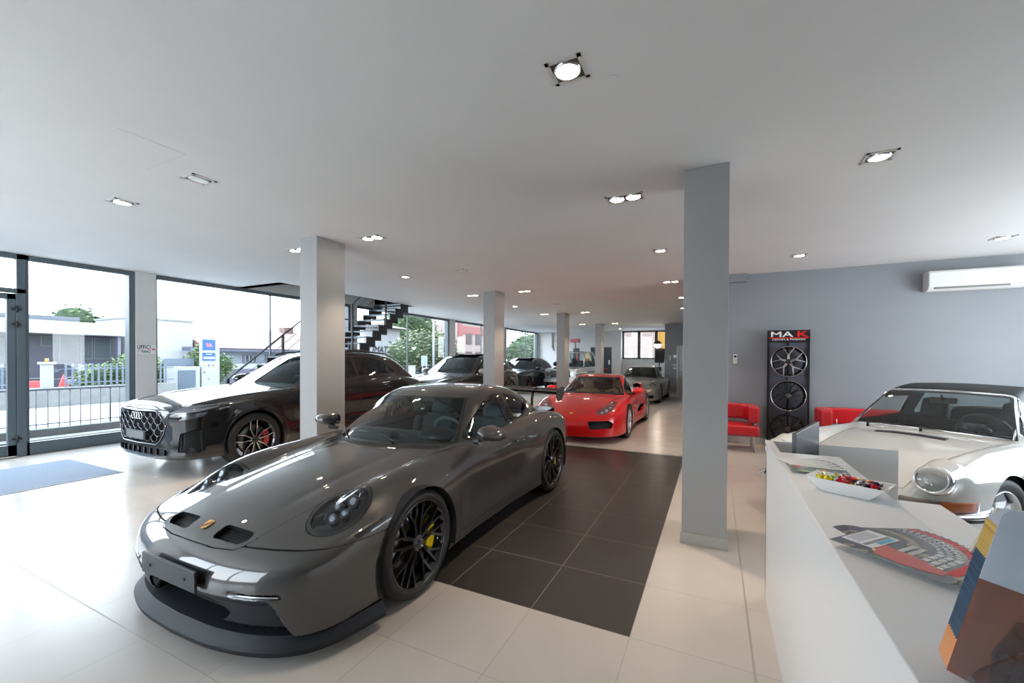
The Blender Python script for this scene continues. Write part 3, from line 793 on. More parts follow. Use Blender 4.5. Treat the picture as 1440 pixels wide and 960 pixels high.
# ------------------------------------------------------------------ the grey winged coupe
def car_gt3(X, Y, t):
    root = empty('sports_coupe', (X, Y, 0), PI / 2 - t, 'dark grey metallic sports coupe with rear wing and black wheels, parked nearest on the tiles', 'car')
    B = paint('grey_metallic_paint', (.062, .059, .057), .4, .34)
    P = dict(
        zc=curve([(-1.02, .36), (-.965, .455), (-.90, .525), (-.8, .585), (-.6, .655), (-.4, .708), (-.1, .762), (.2, .803), (.4, .825), (.7, .86), (1.2, .89), (2.6, .90), (3.0, .865), (3.25, .83), (3.42, .80), (3.6, .70)], .05),
        crown=.045,
        zf=curve([(-1.02, .27), (-.9, .385), (-.75, .485), (-.6, .585), (-.45, .672), (-.3, .738), (-.1, .785), (.15, .808), (.5, .822), (.9, .84), (1.5, .865), (2.0, .90), (2.35, .925), (2.7, .90), (3.1, .84), (3.4, .76), (3.6, .68)], .06),
        yf=curve([(-1., .60), (-.6, .645), (-.3, .67), (.2, .70), (.8, .72), (1.5, .73), (2.1, .76), (2.6, .755), (3.1, .70), (3.5, .62)], .1), rf=.17, kf=.035, fin=.08,
        w=curve([(-1., .86), (-.6, .905), (-.2, .922), (.2, .922), (.5, .902), (.9, .888), (1.4, .888), (1.8, .905), (2.2, .928), (2.6, .93), (3.0, .90), (3.4, .83), (3.6, .78)], .06),
        sec=curve([(0, .05), (.14, .03), (.25, .012), (.45, .0), (.6, .004), (.72, .03), (.82, .08), (.95, .2), (1.5, .6)], .03, 0, 1.5, 600),
        scallop=(.45, 1.9, .42, .16, .035),
        xf=curve([(0, -.968), (.25, -.958), (.5, -.915), (.68, -.845), (.8, -.75), (.88, -.60), (.93, -.35), (1.0, .3)], .03, -.2, 1.4, 800),
        xfz=curve([(0, .03), (.16, .01), (.35, 0), (.46, .012), (.55, .06), (.7, .14), (1.5, .5)], .02, 0, 1.5, 600),
        xr=curve([(0, 3.52), (.4, 3.50), (.7, 3.38), (.82, 3.22), (.90, 2.98), (1.0, 2.5)], .03, -.2, 1.4, 800),
        xrz=curve([(0, -.08), (.3, .0), (.55, .03), (.75, -.02), (1.5, -.3)], .03, 0, 1.5, 600),
        zb=curve([(-1, .15), (4, .15)], 0), ke=.07, kfr=.06,
        zr=curve([(.1, .64), (.30, .765), (.40, .83), (.6, .95), (.8, 1.062), (.95, 1.14), (1.06, 1.193), (1.2, 1.237), (1.4, 1.265), (1.6, 1.277), (1.8, 1.275), (2.1, 1.245), (2.4, 1.17), (2.7, 1.065), (3.0, .955), (3.25, .88), (3.45, .82), (3.7, .70)], .05),
        gb=curve([(.3, .72), (.7, .745), (1.2, .755), (1.6, .75), (2.0, .715), (2.4, .645), (2.8, .54), (3.2, .42), (3.5, .3)], .08),
        tum=.42, bow=.28, rcrown=.10, sweep=.70, zg=.84, kg=.09, ku=.035, sw=(.95, 1.9), rsw=(2.3, 2.8), rsweep=.25)
    def extra(f, x, y, z, a):
        # lower front opening: the face steps back below the bumper edge
        top = .335 + .0 * a
        low = sstep(top - z, 0, .03) * (1 - sstep(a + .45 * (z - .16), .70, .74)) * (1 - sstep(x, -.6, -.5))
        f = f + .035 * low
        # light slots in the bumper corners
        f = f + .010 * sstep(-np.abs(z - .362) + .014, 0, .008) * sstep(a, .40, .46) * (1 - sstep(a, .69, .71)) * (1 - sstep(x, -.66, -.6))
        f = f + .05 * sstep(-(np.hypot(y / .40, (z - .235) / .085) - 1) * .08, 0, .02) * (1 - sstep(x, -.6, -.5))
        # crease along the hood
        f = f + .004 * bumpf(a, .34 + .05 * x, .04) * sstep(x, -.7, -.4) * (1 - sstep(x, .3, .5))
        return f
    P['extra'] = extra
    F = body_fn(P)
    S = grid_surface(F, ((-1.15, 3.7), (-1.0, 1.0), (.08, 1.36)), .0165)
    # arches
    RA = .372
    arch = lambda x, y, z, n: np.where(np.abs(y) > .5, np.minimum(np.hypot(x, z - .335) - RA, np.hypot(x - 2.457, z - .35) - .385), .2)
    _, S = S.cut(arch)
    side = lambda y, n: np.where(np.abs(n[:, 1]) > .35, 0, .05)
    # windscreen
    def g_ws(x, y, z, n):
        a = np.abs(y)
        lo = .60 + .30 * a * a; 
        g = np.maximum(.425 + .78 * a * a - x, x - .66 * a * a - 1.07); g = np.maximum(g, a - (.672 - .50 * (z - .83)))
        return np.maximum(g, .76 - z)
    ws, S = panel(S, g_ws, 0)
    fr, ws = ws.cut(lambda x, y, z, n: -(g_ws(x, y, z, n) + .025))
    fr.obj('windscreen_frit', M_GBLK, root); ws.obj('windscreen', M_GLS, root)
    # side glass
    sw = [(.80, .845), (.95, .94), (1.12, 1.04), (1.32, 1.135), (1.55, 1.185), (1.80, 1.182), (2.05, 1.14), (2.25, 1.075), (2.42, .985), (2.36, .955), (2.15, .925), (1.8, .893), (1.3, .872)]
    def g_sw(x, y, z, n): return np.where(np.abs(y) > .3, poly_sd(x, z, sw, .02), .2)
    sg, S = S.cut(g_sw)
    tr, S = S.cut(lambda x, y, z, n: g_sw(x, y, z, n) - .012)
    lr(tr, 'window_trim', M_BLK, root)
    post = lambda x, y, z, n: np.abs(x - (1.80 - .12 * (z - .9))) - .022
    pp, sg = sg.cut(post); lr(pp, 'window_post', M_GBLK, root)
    fw, qw = sg.cut(lambda x, y, z, n: x - 1.8)
    for nm, s_ in (('side_window', fw), ('quarter_window', qw)):
        for sd in (-1, 1):
            p, _ = s_.cut(lambda x, y, z, n: -sd * y); p.obj(nm, M_GLS, root)
    # rear window
    rw, S = S.cut(lambda x, y, z, n: np.maximum(np.maximum(2.12 - x, x - 2.95), np.abs(y) - (.50 - .25 * (x - 2.12))))
    rw.obj('rear_window', M_GLD, root)
    # headlights: bowl behind a clear lens with black surround
    hc = (-.415, .645); hz0 = .655; NN = Vector((-.58, .42, .70)).normalized(); U_ = Vector((.80, .10, .58)); U_ = (U_ - U_.dot(NN) * NN).normalized(); V_ = NN.cross(U_)
    def g_hl(x, y, z, n):
        a = np.abs(y); dx = x - hc[0]; dy = a - hc[1]; dz = z - hz0
        uu = dx * U_[0] + dy * U_[1] + dz * U_[2]; vv = dx * V_[0] + dy * V_[1] + dz * V_[2]
        q = np.sqrt((uu / .205) ** 2 + (vv / .150) ** 2); return np.where(z > .4, (q - 1) * .14, .2)
    hl, S = S.cut(lambda *a: g_hl(*a)); _, S = S.cut(lambda *a: g_hl(*a) - .003)
    ring, lens = hl.cut(lambda *a: -(g_hl(*a) + .016))
    for sd in (-1, 1):
        lamp = empty('headlight', parent=root)
        r_, _ = ring.cut(lambda x, y, z, n: -sd * y); r_.obj('lamp_ring', M_GBLK, lamp)
        l_, _ = lens.cut(lambda x, y, z, n: -sd * y); l_.obj('lamp_lens', M_LENSD, lamp)
        bowl = l_.compact(); gg = g_hl(bowl.V[:, 0], bowl.V[:, 1], bowl.V[:, 2], bowl.N)
        bowl = bowl.offset(-.006 - .05 * np.clip(-gg / .06, 0, 1) ** .7); bowl.obj('lamp_bowl', M_GBLK, lamp)
        # four projectors and the light blades
        mb = MB()
        for k, (dx, dy, r) in enumerate(((.075, .02, .034), (.02, -.045, .022), (-.015, .045, .024), (-.06, .0, .026))):
            px, py = hc[0] + dx, hc[1] + dy
            zz = float(P['zf'](np.array([px]))[0]) - .035; c = Vector((px, sd * py, zz)); d = Vector((-.75, sd * .1, .4)).normalized()
            mb.m(0).cyl(c - d * .03, c + d * .006, r, r * 1.1, 20); mb.m(1).cyl(c + d * .004, c + d * .009, r * .8, r * .6, 20)
        mb.build('projector', [M_BLK, M_PROJ], lamp)
    # bumper corner lights
    sl = lambda x, y, z, n: np.maximum(np.maximum(np.abs(z - .362) - .006, .46 - np.abs(y)), np.maximum(np.abs(y) - .69, x + .6))
    S = sheet2(S, lambda x, y, z, n: np.maximum(np.maximum(np.abs(z - .362) - .013, .42 - np.abs(y)), np.maximum(np.abs(y) - .70, x + .6)), 'light_slot', M_GBLK, root)
    for sd in (-1, 1):
        MB().tube([(float(P['xf'](np.array([a]))[0]) + .004, sd * a, .362) for a in (.46, .52, .58, .64, .685)], .0045, 6).build('running_light', M_REFL, root)
    # lower opening: matt panel, mesh inside
    def g_low(x, y, z, n):
        a = np.abs(y); top = .345 + 0 * a
        return np.maximum(np.maximum(z - top, (a + .45 * (z - .16)) - .72), x + .55)
    def g_mesh(x, y, z, n):
        return np.maximum((np.hypot(y / .40, (z - .235) / .075) - 1) * .07, .185 - z)
    low, S = panel(S, g_low, .001)
    mesh, low = low.cut(lambda x, y, z, n: np.where(x < -.5, g_mesh(x, y, z, n), .1))
    low.obj('lower_front_panel', M_BLKM, root)
    mesh.offset(-.012).obj('intake_mesh', M_MESH, root)
    bb = lambda x, y, z, n: np.maximum(z - .185, np.where(np.abs(x) < 3, -1, 1))
    # dark edging in front of the front wheels and along the sills
    S = sheet2(S, lambda x, y, z, n: np.where(x < .2, np.where(x > -.6, (np.hypot(x, z - .335) - RA - .030 - .0 * z), .2), .2) * 1.0 + np.where(z > .42, .3, 0) + np.where(x > 0, .3, 0), 'arch_edging', M_BLKM, root)
    S = sheet2(S, lambda x, y, z, n: np.maximum(z - (.215 + .03 * sstep(x, 1.2, 1.9)), np.maximum(.3 - x, x - 2.15)), 'side_sill', B, root)
    # nostrils
    nos = [(-.842, .125), (-.828, .335), (-.79, .375), (-.745, .36), (-.755, .13)]
    def g_n(x, y, z, n): return np.where(z > .4, poly_sd(x, np.abs(y), nos, .02), .2)
    S = recess2(S, g_n, .030, 'hood_duct', [M_MESH, M_BLK], root)
    S = sheet2(S, lambda x, y, z, n: np.where(np.abs(y) > .8, poly_sd(x, z, [(-.52, .580), (-.30, .622), (-.30, .603), (-.50, .562)], .004), .2), 'side_blade', M_GBLK, root)
    # hood
    hh = [(-.88, 0), (-.875, .2), (-.855, .34), (-.825, .385), (-.74, .42), (-.5, .475), (-.2, .53), (.2, .60), (.55, .655), (.62, .64), (.47, .35), (.40, .15), (.385, 0)]; hood = hh + [(a_, -b_) for a_, b_ in hh[-2:0:-1]]
    hd, S = panel(S, lambda x, y, z, n: np.where(z > .4, poly_sd(x, y, hood), .2)); hd.obj('hood', B, root)
    # cowl strip
    S = sheet(S, lambda x, y, z, n: np.maximum(np.abs(x - .70 * y * y - .405) - .022, np.abs(y) - .66) + np.where(z < .7, .2, 0), 'cowl', M_BLK, root)
    # front bumper shut line under the headlights
    bmp, S = panel(S, lambda x, y, z, n: np.where(x < -.2, np.maximum(z - (.552 + .0 * y), x + .28), .2)); bmp.obj('front_bumper', B, root)
    # bright trim strip ahead of wheel
    # doors
    door = [(.50, .235), (.485, .6), (.56, .835), (.80, .85), (1.3, .862), (1.80, .885), (1.86, .86), (1.83, .6), (1.70, .38), (1.60, .235)]
    for sd in (-1, 1):
        dr, S = panel(S, lambda x, y, z, n: np.where((sd * y > .5) & (z < .88), poly_sd(x, z, door, .03), .2)); d_ = dr.obj('door', B, root)
        hb, _ = S.cut(lambda x, y, z, n: y * 0 + 1)
        MB().box((1.50, sd * .872 - .012, .735), (1.72, sd * .872 + .012, .762), bev=.01).build('door_handle', B, d_)
    # tail lights, engine lid vent
    S = sheet(S, lambda x, y, z, n: np.maximum(np.abs(z - .70) - .02, np.maximum(3.3 - x, np.abs(y) - .82)), 'tail_light', M_REDL, root)
    lid, S = panel(S, lambda x, y, z, n: poly_sd(x, y, [(2.98, -.42), (2.98, .42), (3.3, .60), (3.45, .55), (3.45, -.55), (3.3, -.60)], .03) + np.where(z < .7, .2, 0)); lid.obj('engine_lid', B, root)
    finish_body(S, root, B)
    # lining behind the panels
    F2 = lambda x, y, z: F(x, y, z) + .014
    L = grid_surface(F2, ((-1.1, 3.65), (-1.0, 1.0), (.08, 1.36)), .045, 3)
    _, L = L.cut(lambda x, y, z, n: np.where(np.abs(y) > .5, np.minimum(np.hypot(x, z - .335) - RA - .01, np.hypot(x - 2.457, z - .35) - .395), .2))
    _, L = L.cut(lambda x, y, z, n: g_ws(x, y, z, n) + .0); _, L = L.cut(g_sw)
    _, L = L.cut(lambda x, y, z, n: g_n(x, y, z, n) - .03); _, L = L.cut(lambda *a: g_hl(*a) - .01)
    _, L = L.cut(lambda x, y, z, n: np.maximum(np.maximum(2.12 - x, x - 2.95), np.abs(y) - (.50 - .25 * (x - 2.12))))
    L.obj('inner_lining', M_LIN, root)
    arch_liner(root, 0, RA + .002, .93, .56, .335); arch_liner(root, 2.457, .387, .93, .54, .35)
    # splitter lip: plan curve swept round the nose
    mb = MB(); pts = []
    for k in range(61):
        a = -.925 + 1.85 * k / 60; pts.append((float(P['xf'](np.array([abs(a)]))[0]), a))
    secp = [(-.006, .072), (-.010, .096), (.002, .108), (.012, .122), (.04, .150), (.16, .165), (.16, .072)]; rows = []
    for i, (px, py) in enumerate(pts):
        A = Vector(pts[max(0, i - 1)]); Bq = Vector(pts[min(60, i + 1)]); tv = (Bq - A).normalized(); nv = Vector((tv.y, -tv.x)) * -1
        if nv.x > 0 and abs(py) < .5: nv = -nv
        nv = Vector((-abs(tv.y), (abs(tv.x)) * (1 if py > 0 else -1)))
        rows.append([mb.bm.verts.new((px + nv.x * -o, py + nv.y * -o * (1 - .3 * (abs(py) > .8)), z)) for o, z in secp])
    for A, Bq in zip(rows[:-1], rows[1:]):
        for k in range(len(secp)): mb.bm.faces.new((A[k], A[(k + 1) % len(secp)], Bq[(k + 1) % len(secp)], Bq[k]))
    mb.bm.faces.new(rows[0]); mb.bm.faces.new(rows[-1][::-1])
    mb.build('front_splitter', M_BLKM, root, smooth=.5)
    # inner shelf of the lower opening
    
    mb = MB()
    for s in (-1, 1): mb.box((-.96, s * .43 - .012, .17), (-.80, s * .43 + .012, .30), bev=.004)
    # number plate
    MB().box((-.992, -.26, .352), (-.978, .26, .462), bev=.004).build('number_plate_holder', M_PLT, root)
    for y in (-.17, .17): MB().cyl((-.993, y, .407), (-.997, y, .407), .007, n=8).build('plate_screw', M_BLK, root)
    # crest
    crest(root, -.795, 0, float(P['zc'](np.array([-.795]))[0]) + .004, .39)
    # mirrors
    for s in (-1, 1): mirror_obj(root, .80, s * .955, .925, B, s, .25, .14, .15, (.83, s * .80, .85))
    # wipers
    wiper(root, [(.46, -.30, .855), (.52, -.1, .90), (.56, .22, .905)]); wiper(root, [(.50, .30, .86), (.60, .45, .885), (.76, .62, .875)])
    # wing: swan neck mounts, plane, end plates
    w = empty('rear_wing', parent=root); mb = MB(); rows = []
    for k in range(25):
        y = -.72 + 1.44 * k / 24; dz = .02 * (1 - abs(y) / .8); row = []
        for q in range(16):
            a = 2 * PI * q / 16; xx = .13 * math.cos(a); zz = .016 * math.sin(a) * (1 - .5 * math.cos(a)) + .35 * xx * xx / .13 - .08 * xx * -1
            row.append(mb.bm.verts.new((3.22 + xx, y, 1.075 + dz + zz)))
        rows.append(row)
    for A, Bq in zip(rows[:-1], rows[1:]):
        for k in range(16):
            f = mb.bm.faces.new((A[k], A[(k + 1) % 16], Bq[(k + 1) % 16], Bq[k])); f.smooth = True
    mb.build('wing_plane', M_GBLK, w)
    for s in (-1, 1):
        MB().prism([(3.06, 1.03), (3.09, 1.13), (3.24, 1.17), (3.37, 1.16), (3.37, 1.07), (3.28, .985), (3.14, .975)], -.006, .006, Matrix.Translation((0, s * .725, 0)) @ Matrix.Rotation(PI / 2, 4, 'X')).build('wing_end_plate', M_GBLK, w, bevel=.003)
        MB().prism([(3.16, .80), (3.17, 1.02), (3.24, 1.135), (3.36, 1.15), (3.37, 1.11), (3.28, 1.10), (3.23, 1.0), (3.24, .80)], -.008, .008, Matrix.Translation((-.06, s * .34, 0)) @ Matrix.Rotation(PI / 2, 4, 'X')).build('wing_mount', M_GBLK, w, bevel=.003)
    # ducktail
    mb = MB(); rows = []
    for k in range(21):
        y = -.58 + 1.16 * k / 20; c = 3.43 - .22 * y * y; rows.append([mb.bm.verts.new(p) for p in ((c - .42, y, .835), (c, y, .868), (c + .02, y, .862), (c + .02, y, .76))])
    for A, Bq in zip(rows[:-1], rows[1:]):
        for k in range(3): mb.bm.faces.new((A[k], A[k + 1], Bq[k + 1], Bq[k]))
    mb.build('ducktail', B, root, smooth=.5)
    # cabin
    cab = MB(); cab.box((.60, -.50, .66), (1.02, .50, .83), bev=.04); cab.box((.84, -.67, .66), (1.04, .67, .86), bev=.04); cab.box((.62, -.70, .2), (2.7, .70, .24)); cab.box((.9, -.10, .22), (1.7, .10, .52), bev=.03)
    for s in (-1, 1): cab.box((.8, s * .72 - .02, .24), (2.5, s * .72 + .02, .80), bev=.015)
    cab.box((2.3, -.70, .24), (2.75, .70, .80), bev=.05)
    cab.build('dashboard', M_LEA, root, smooth=.6)
    binn = MB(); binn.sphere((.90, -.38, .85), .17, (.8, 1.2, .45)); binn.sphere((.76, 0, .85), .05, (1, 1, .9)); binn.build('instrument_hood', M_LEA, root)
    for s in (-1, 1): seat(root, 1.35, s * .36, .28, M_SEATG)
    steering(root, 1.12, -.37, .83, m=M_STEER)
    mb = MB(); mb.box((1.22, -.11, 1.12), (1.245, .11, 1.175), bev=.01); mb.cyl((1.235, 0, 1.17), (1.22, 0, 1.235), .012, n=8); mb.build('rear_view_mirror', M_BLK, root)
    # roll cage
    cg = MB(); cg.tube([(1.98, -.58, .4), (1.93, -.56, .85), (1.86, -.45, 1.12), (1.85, -.25, 1.165), (1.85, .25, 1.165), (1.86, .45, 1.12), (1.93, .56, .85), (1.98, .58, .4)], .019, 8)
    cg.tube([(1.86, -.42, 1.12), (1.95, .5, .6)], .017, 8); cg.tube([(1.86, .42, 1.12), (1.95, -.5, .6)], .017, 8); cg.build('roll_cage', M_BLKM, root)
    # wheels (car's left is -y)
    for (x, R, Rr, wd, yo) in ((0, .343, .270, .255, .905), (2.457, .36, .283, .31, .915)):
        for s in (-1, 1):
            make_wheel(root, (x, s * yo, R), s < 0, R, Rr, wd, 'y10', [M_GBLK, M_GBLK], M_YEL)
    return root

def crest(root, x, y, z, pitch, s=1.):
    """shield badge: gold with red-black bars and a dark horse shape in the middle"""
    M = Matrix.Translation((x, y, z)) @ Matrix.Rotation(-pitch, 4, 'Y') @ Matrix.Rotation(-PI / 2, 4, 'Z') @ Matrix.Scale(s, 4)
    e = empty('hood_badge', parent=root)
    sh = [(-.026, .032), (0, .036), (.026, .032), (.027, 0), (.02, -.02), (0, -.034), (-.02, -.02), (-.027, 0)]
    MB().prism(sh, 0, .003, M).build('shield', M_GOLD, e)
    mb = MB(); mb.m(0)
    for q in ((.004, .024, .003, .021), (-.022, -.005, -.021, -.002)):
        for k in range(3): mb.box((q[0] + k * .007, q[2], .003), (q[0] + k * .007 + .0035, q[3] + .004, .0036), M)
    mb.build('red_bars', mat('badge_red', (.45, .02, .02), .3), e)
    mb = MB(); mb.prism([(-.007, -.010), (-.003, .0), (-.008, .006), (-.001, .012), (.005, .006), (.003, -.001), (.007, -.010), (.002, -.005)], .003, .0042, M); mb.build('horse_mark', M_BLK, e)
# ------------------------------------------------------------------ generic car from an implicit body
def build_car(name, loc, t, label, pm, P, f):
    root = empty(name, (loc[0], loc[1], 0), PI / 2 - t, label, 'car')
    F = body_fn(P); b = f['b']
    S = grid_surface(F, b, f['h'])
    ar = f['arches']
    arch = lambda x, y, z, n: np.where(np.abs(y) > .45, np.minimum.reduce([np.hypot(x - a, z - c) - r for a, r, c in ar]), .2)
    _, S = S.cut(arch)
    g_ws = f['ws']; g_sw = lambda x, y, z, n: np.where(np.abs(y) > .3, poly_sd(x, z, f['side'], .02), .2)
    cuts = [g_ws, g_sw]
    for g, nm, m in f.get('lamps', []):
        i, S = S.cut(g)
        for sd in (-1, 1):
            p, _ = i.cut(lambda x, y, z, n: -sd * y)
            if m == 'lamp':
                l = empty(nm, parent=root); p.obj('lamp_lens', M_LENS, l); q = p.compact(); gg = g(q.V[:, 0], q.V[:, 1], q.V[:, 2], q.N)
                d = .006 + f.get('ld', .05) * np.clip(-gg / .05, 0, 1) ** .7
                q.offset(-d).obj('lamp_bowl', f.get('bowl', M_GBLK), l)
                mb = MB()
                for (cx, cy, cz, r) in f.get('proj', []):
                    c = Vector((cx, sd * cy, cz)); dd = Vector((-.9, sd * .1, .25)).normalized()
                    mb.m(0).cyl(c - dd * .02, c, r, r, 16); mb.m(1).cyl(c, c + dd * .005, r * .85, r * .7, 16)
                if f.get('proj'): mb.build('projector', [M_BLK, M_REFL], l)
                else: mb.bm.free()
                cuts.append(g)
            else: p.obj(nm, m, root)
    for g, nm, ms, dep in f.get('recess', []):
        i, S2 = S.cut(g); V, T = i.rim(dep)
        for sd in ((-1, 1) if nm[0] != '*' else (0,)):
            p = i if sd == 0 else i.cut(lambda x, y, z, n: -sd * y)[0]
            V, T = p.rim(dep); used, inv = np.unique(T, return_inverse=True)
            me = bpy.data.meshes.new(nm); me.from_pydata([tuple(v) for v in V[used]], [], [tuple(int(k) for k in r) for r in inv.reshape(T.shape)]); me.update()
            p.offset(-dep).obj(nm.strip('*'), ms[0], root); link(nm.strip('*') + '_surround', me, root, ms[-1])
        S = S2; cuts.append(lambda x, y, z, n, g=g, dep=dep: g(x, y, z, n) - .01)
    for g, nm, m in f.get('patches', []):
        S = (sheet2 if nm in ('side_sill', 'tail_light') else sheet)(S, g, nm, m, root)
    ws, S = S.cut(g_ws); fr, ws = ws.cut(lambda x, y, z, n: -(g_ws(x, y, z, n) + .02))
    fr.obj('windscreen_frit', f.get('frit', M_GBLK), root); ws.obj('windscreen', f.get('glass', M_GLS), root)
    sg, S = S.cut(g_sw); tr, S = S.cut(lambda x, y, z, n: g_sw(x, y, z, n) - .014)
    for sd in (-1, 1):
        q, _ = tr.cut(lambda x, y, z, n: -sd * y); q.obj('window_trim', f.get('trim', M_BLK), root)
    xs = f.get('posts', []); rest = sg
    for k, (px, sl, wd) in enumerate(xs):
        pp, rest = rest.cut(lambda x, y, z, n: np.abs(x - px - sl * (z - 1.)) - wd)
        for sd in (-1, 1): pp.cut(lambda x, y, z, n: -sd * y)[0].obj('window_post', f.get('post', M_GBLK), root)
    for sd in (-1, 1):
        q, _ = rest.cut(lambda x, y, z, n: -sd * y); prev = -9
        for px, sl, wd in xs:
            q1, q = q.cut(lambda x, y, z, n: x - px - sl * (z - 1.)); q1.obj('side_window', f.get('sglass', M_GLS), root)
        if len(q.T): q.obj('side_window', f.get('sglass', M_GLS), root)
    if 'rw' in f:
        cuts.append(f['rw']); i, S = S.cut(f['rw']); i.obj('rear_window', f.get('rglass', M_GLD), root)
    if 'hood' in f:
        hh = f['hood']; hp = hh + [(a_, -b_) for a_, b_ in hh[::-1]]
        i, S = panel(S, lambda x, y, z, n: np.where((z > f.get('hz', .4)) & (n[:, 2] > .1), poly_sd(x, y, hp), .2)); i.obj('hood', pm, root)
    if 'bumper' in f:
        i, S = panel(S, lambda x, y, z, n: f['bumper'](x, np.abs(y), z)); i.obj('front_bumper', pm, root)
    for dp in f.get('doors', []):
        for sd in (-1, 1):
            i, S = panel(S, lambda x, y, z, n: np.where((sd * y > .45) & (n[:, 2] < .75), poly_sd(x, z, dp, .03), .2)); d_ = i.obj('door', f.get('doorm', pm), root)
            hx, hz_ = f.get('handle', (.2, .86)); xr_ = max(p[0] for p in dp) - hx
            yy = float(P['w'](np.array([xr_]))[0] - P['sec'](np.array([hz_]))[0])
            if 'nohandle' not in f: MB().box((xr_ - .09, sd * yy - .015, hz_ - .012), (xr_ + .09, sd * yy + .018, hz_ + .012), bev=.008).build('door_handle', f.get('hm', pm), d_)
    finish_body(S, root, pm)
    if f.get('lining', True):
        F2 = lambda x, y, z: F(x, y, z) + .016
        L = grid_surface(F2, b, .06, 3)
        _, L = L.cut(lambda x, y, z, n: arch(x, y, z, n) - .01)
        for g in cuts: _, L = L.cut(g)
        L.obj('inner_lining', M_LIN, root)
    for a, r, c in ar: arch_liner(root, a, r + .002, f.get('wy', .9) + .0, f.get('wy', .9) - .34, c)
    for (x, R, Rr, wd, yo, st, ms, cal) in f['wheels']:
        for s in (-1, 1): make_wheel(root, (x, s * yo, R), s < 0, R, Rr, wd, st, ms, cal, steer=f.get('steer', 0) if x == 0 else 0)
    for s in (-1, 1):
        if 'mirror' in f:
            mx, my, mz, mw, mh, md, mm, arm = f['mirror']; mirror_obj(root, mx, s * my, mz, mm, s, mw, mh, md, (arm[0], s * arm[1], arm[2]))
    if 'cabin' in f:
        x0, x1, wy, zf_, zd = f['cabin']; cab = MB(); cm = f.get('cm', M_LEA)
        cab.box((x0 + .03, -wy * .74, zd - .25), (x0 + .42, wy * .74, zd - .06), bev=.04); cab.box((x0 + .26, -wy * .95, zd - .25), (x0 + .46, wy * .95, zd - .02), bev=.04); cab.box((x0 + .1, -wy, .2), (x1, wy, .24)); cab.box((x1 - .35, -wy, .24), (x1, wy, zd - .05), bev=.04)
        for s in (-1, 1): cab.box((x0 + .2, s * wy - .02, .24), (x1 - .2, s * wy + .02, zd - .09), bev=.015)
        cab.build('dashboard', f.get('dashm', M_LEA), root, smooth=.6)
        for sx, sy, sz in f['seats']: seat(root, sx, sy, sz, cm)
        for sx, sy, sz in f['seats']: 
            pass
        sx, sy, sz = f['sw']; steering(root, sx, sy, sz, m=f.get('swm', M_LEA))
        mb = MB(); mx_, mz_ = f['rvm']; mb.box((mx_, -.11, mz_ - .03), (mx_ + .025, .11, mz_ + .03), bev=.01); mb.cyl((mx_, 0, mz_), (mx_ - .02, 0, mz_ + .06), .01, n=8); mb.build('rear_view_mirror', M_BLK, root)
    return root, F, P, S

def fview(poly, xmax, r=.0):
    """mask drawn on the front face, symmetric"""
    return lambda x, y, z, n: np.where(x < xmax, poly_sd(np.abs(y), z, poly, r), .2)
def oval(c, nn, uu, ru, rv):
    N_ = Vector(nn).normalized(); U = Vector(uu); U = (U - U.dot(N_) * N_).normalized(); W = N_.cross(U)
    def g(x, y, z, n):
        dx = x - c[0]; dy = np.abs(y) - c[1]; dz = z - c[2]
        return np.where(z > .35, (np.hypot((dx * U[0] + dy * U[1] + dz * U[2]) / ru, (dx * W[0] + dy * W[1] + dz * W[2]) / rv) - 1) * rv, .2)
    return g
def sview(poly, ymin, r=.0):
    return lambda x, y, z, n: np.where(np.abs(y) > ymin, poly_sd(x, z, poly, r), .2)
def tview(poly, zmin, r=.0):
    return lambda x, y, z, n: np.where(z > zmin, poly_sd(x, np.abs(y), poly, r), .2)

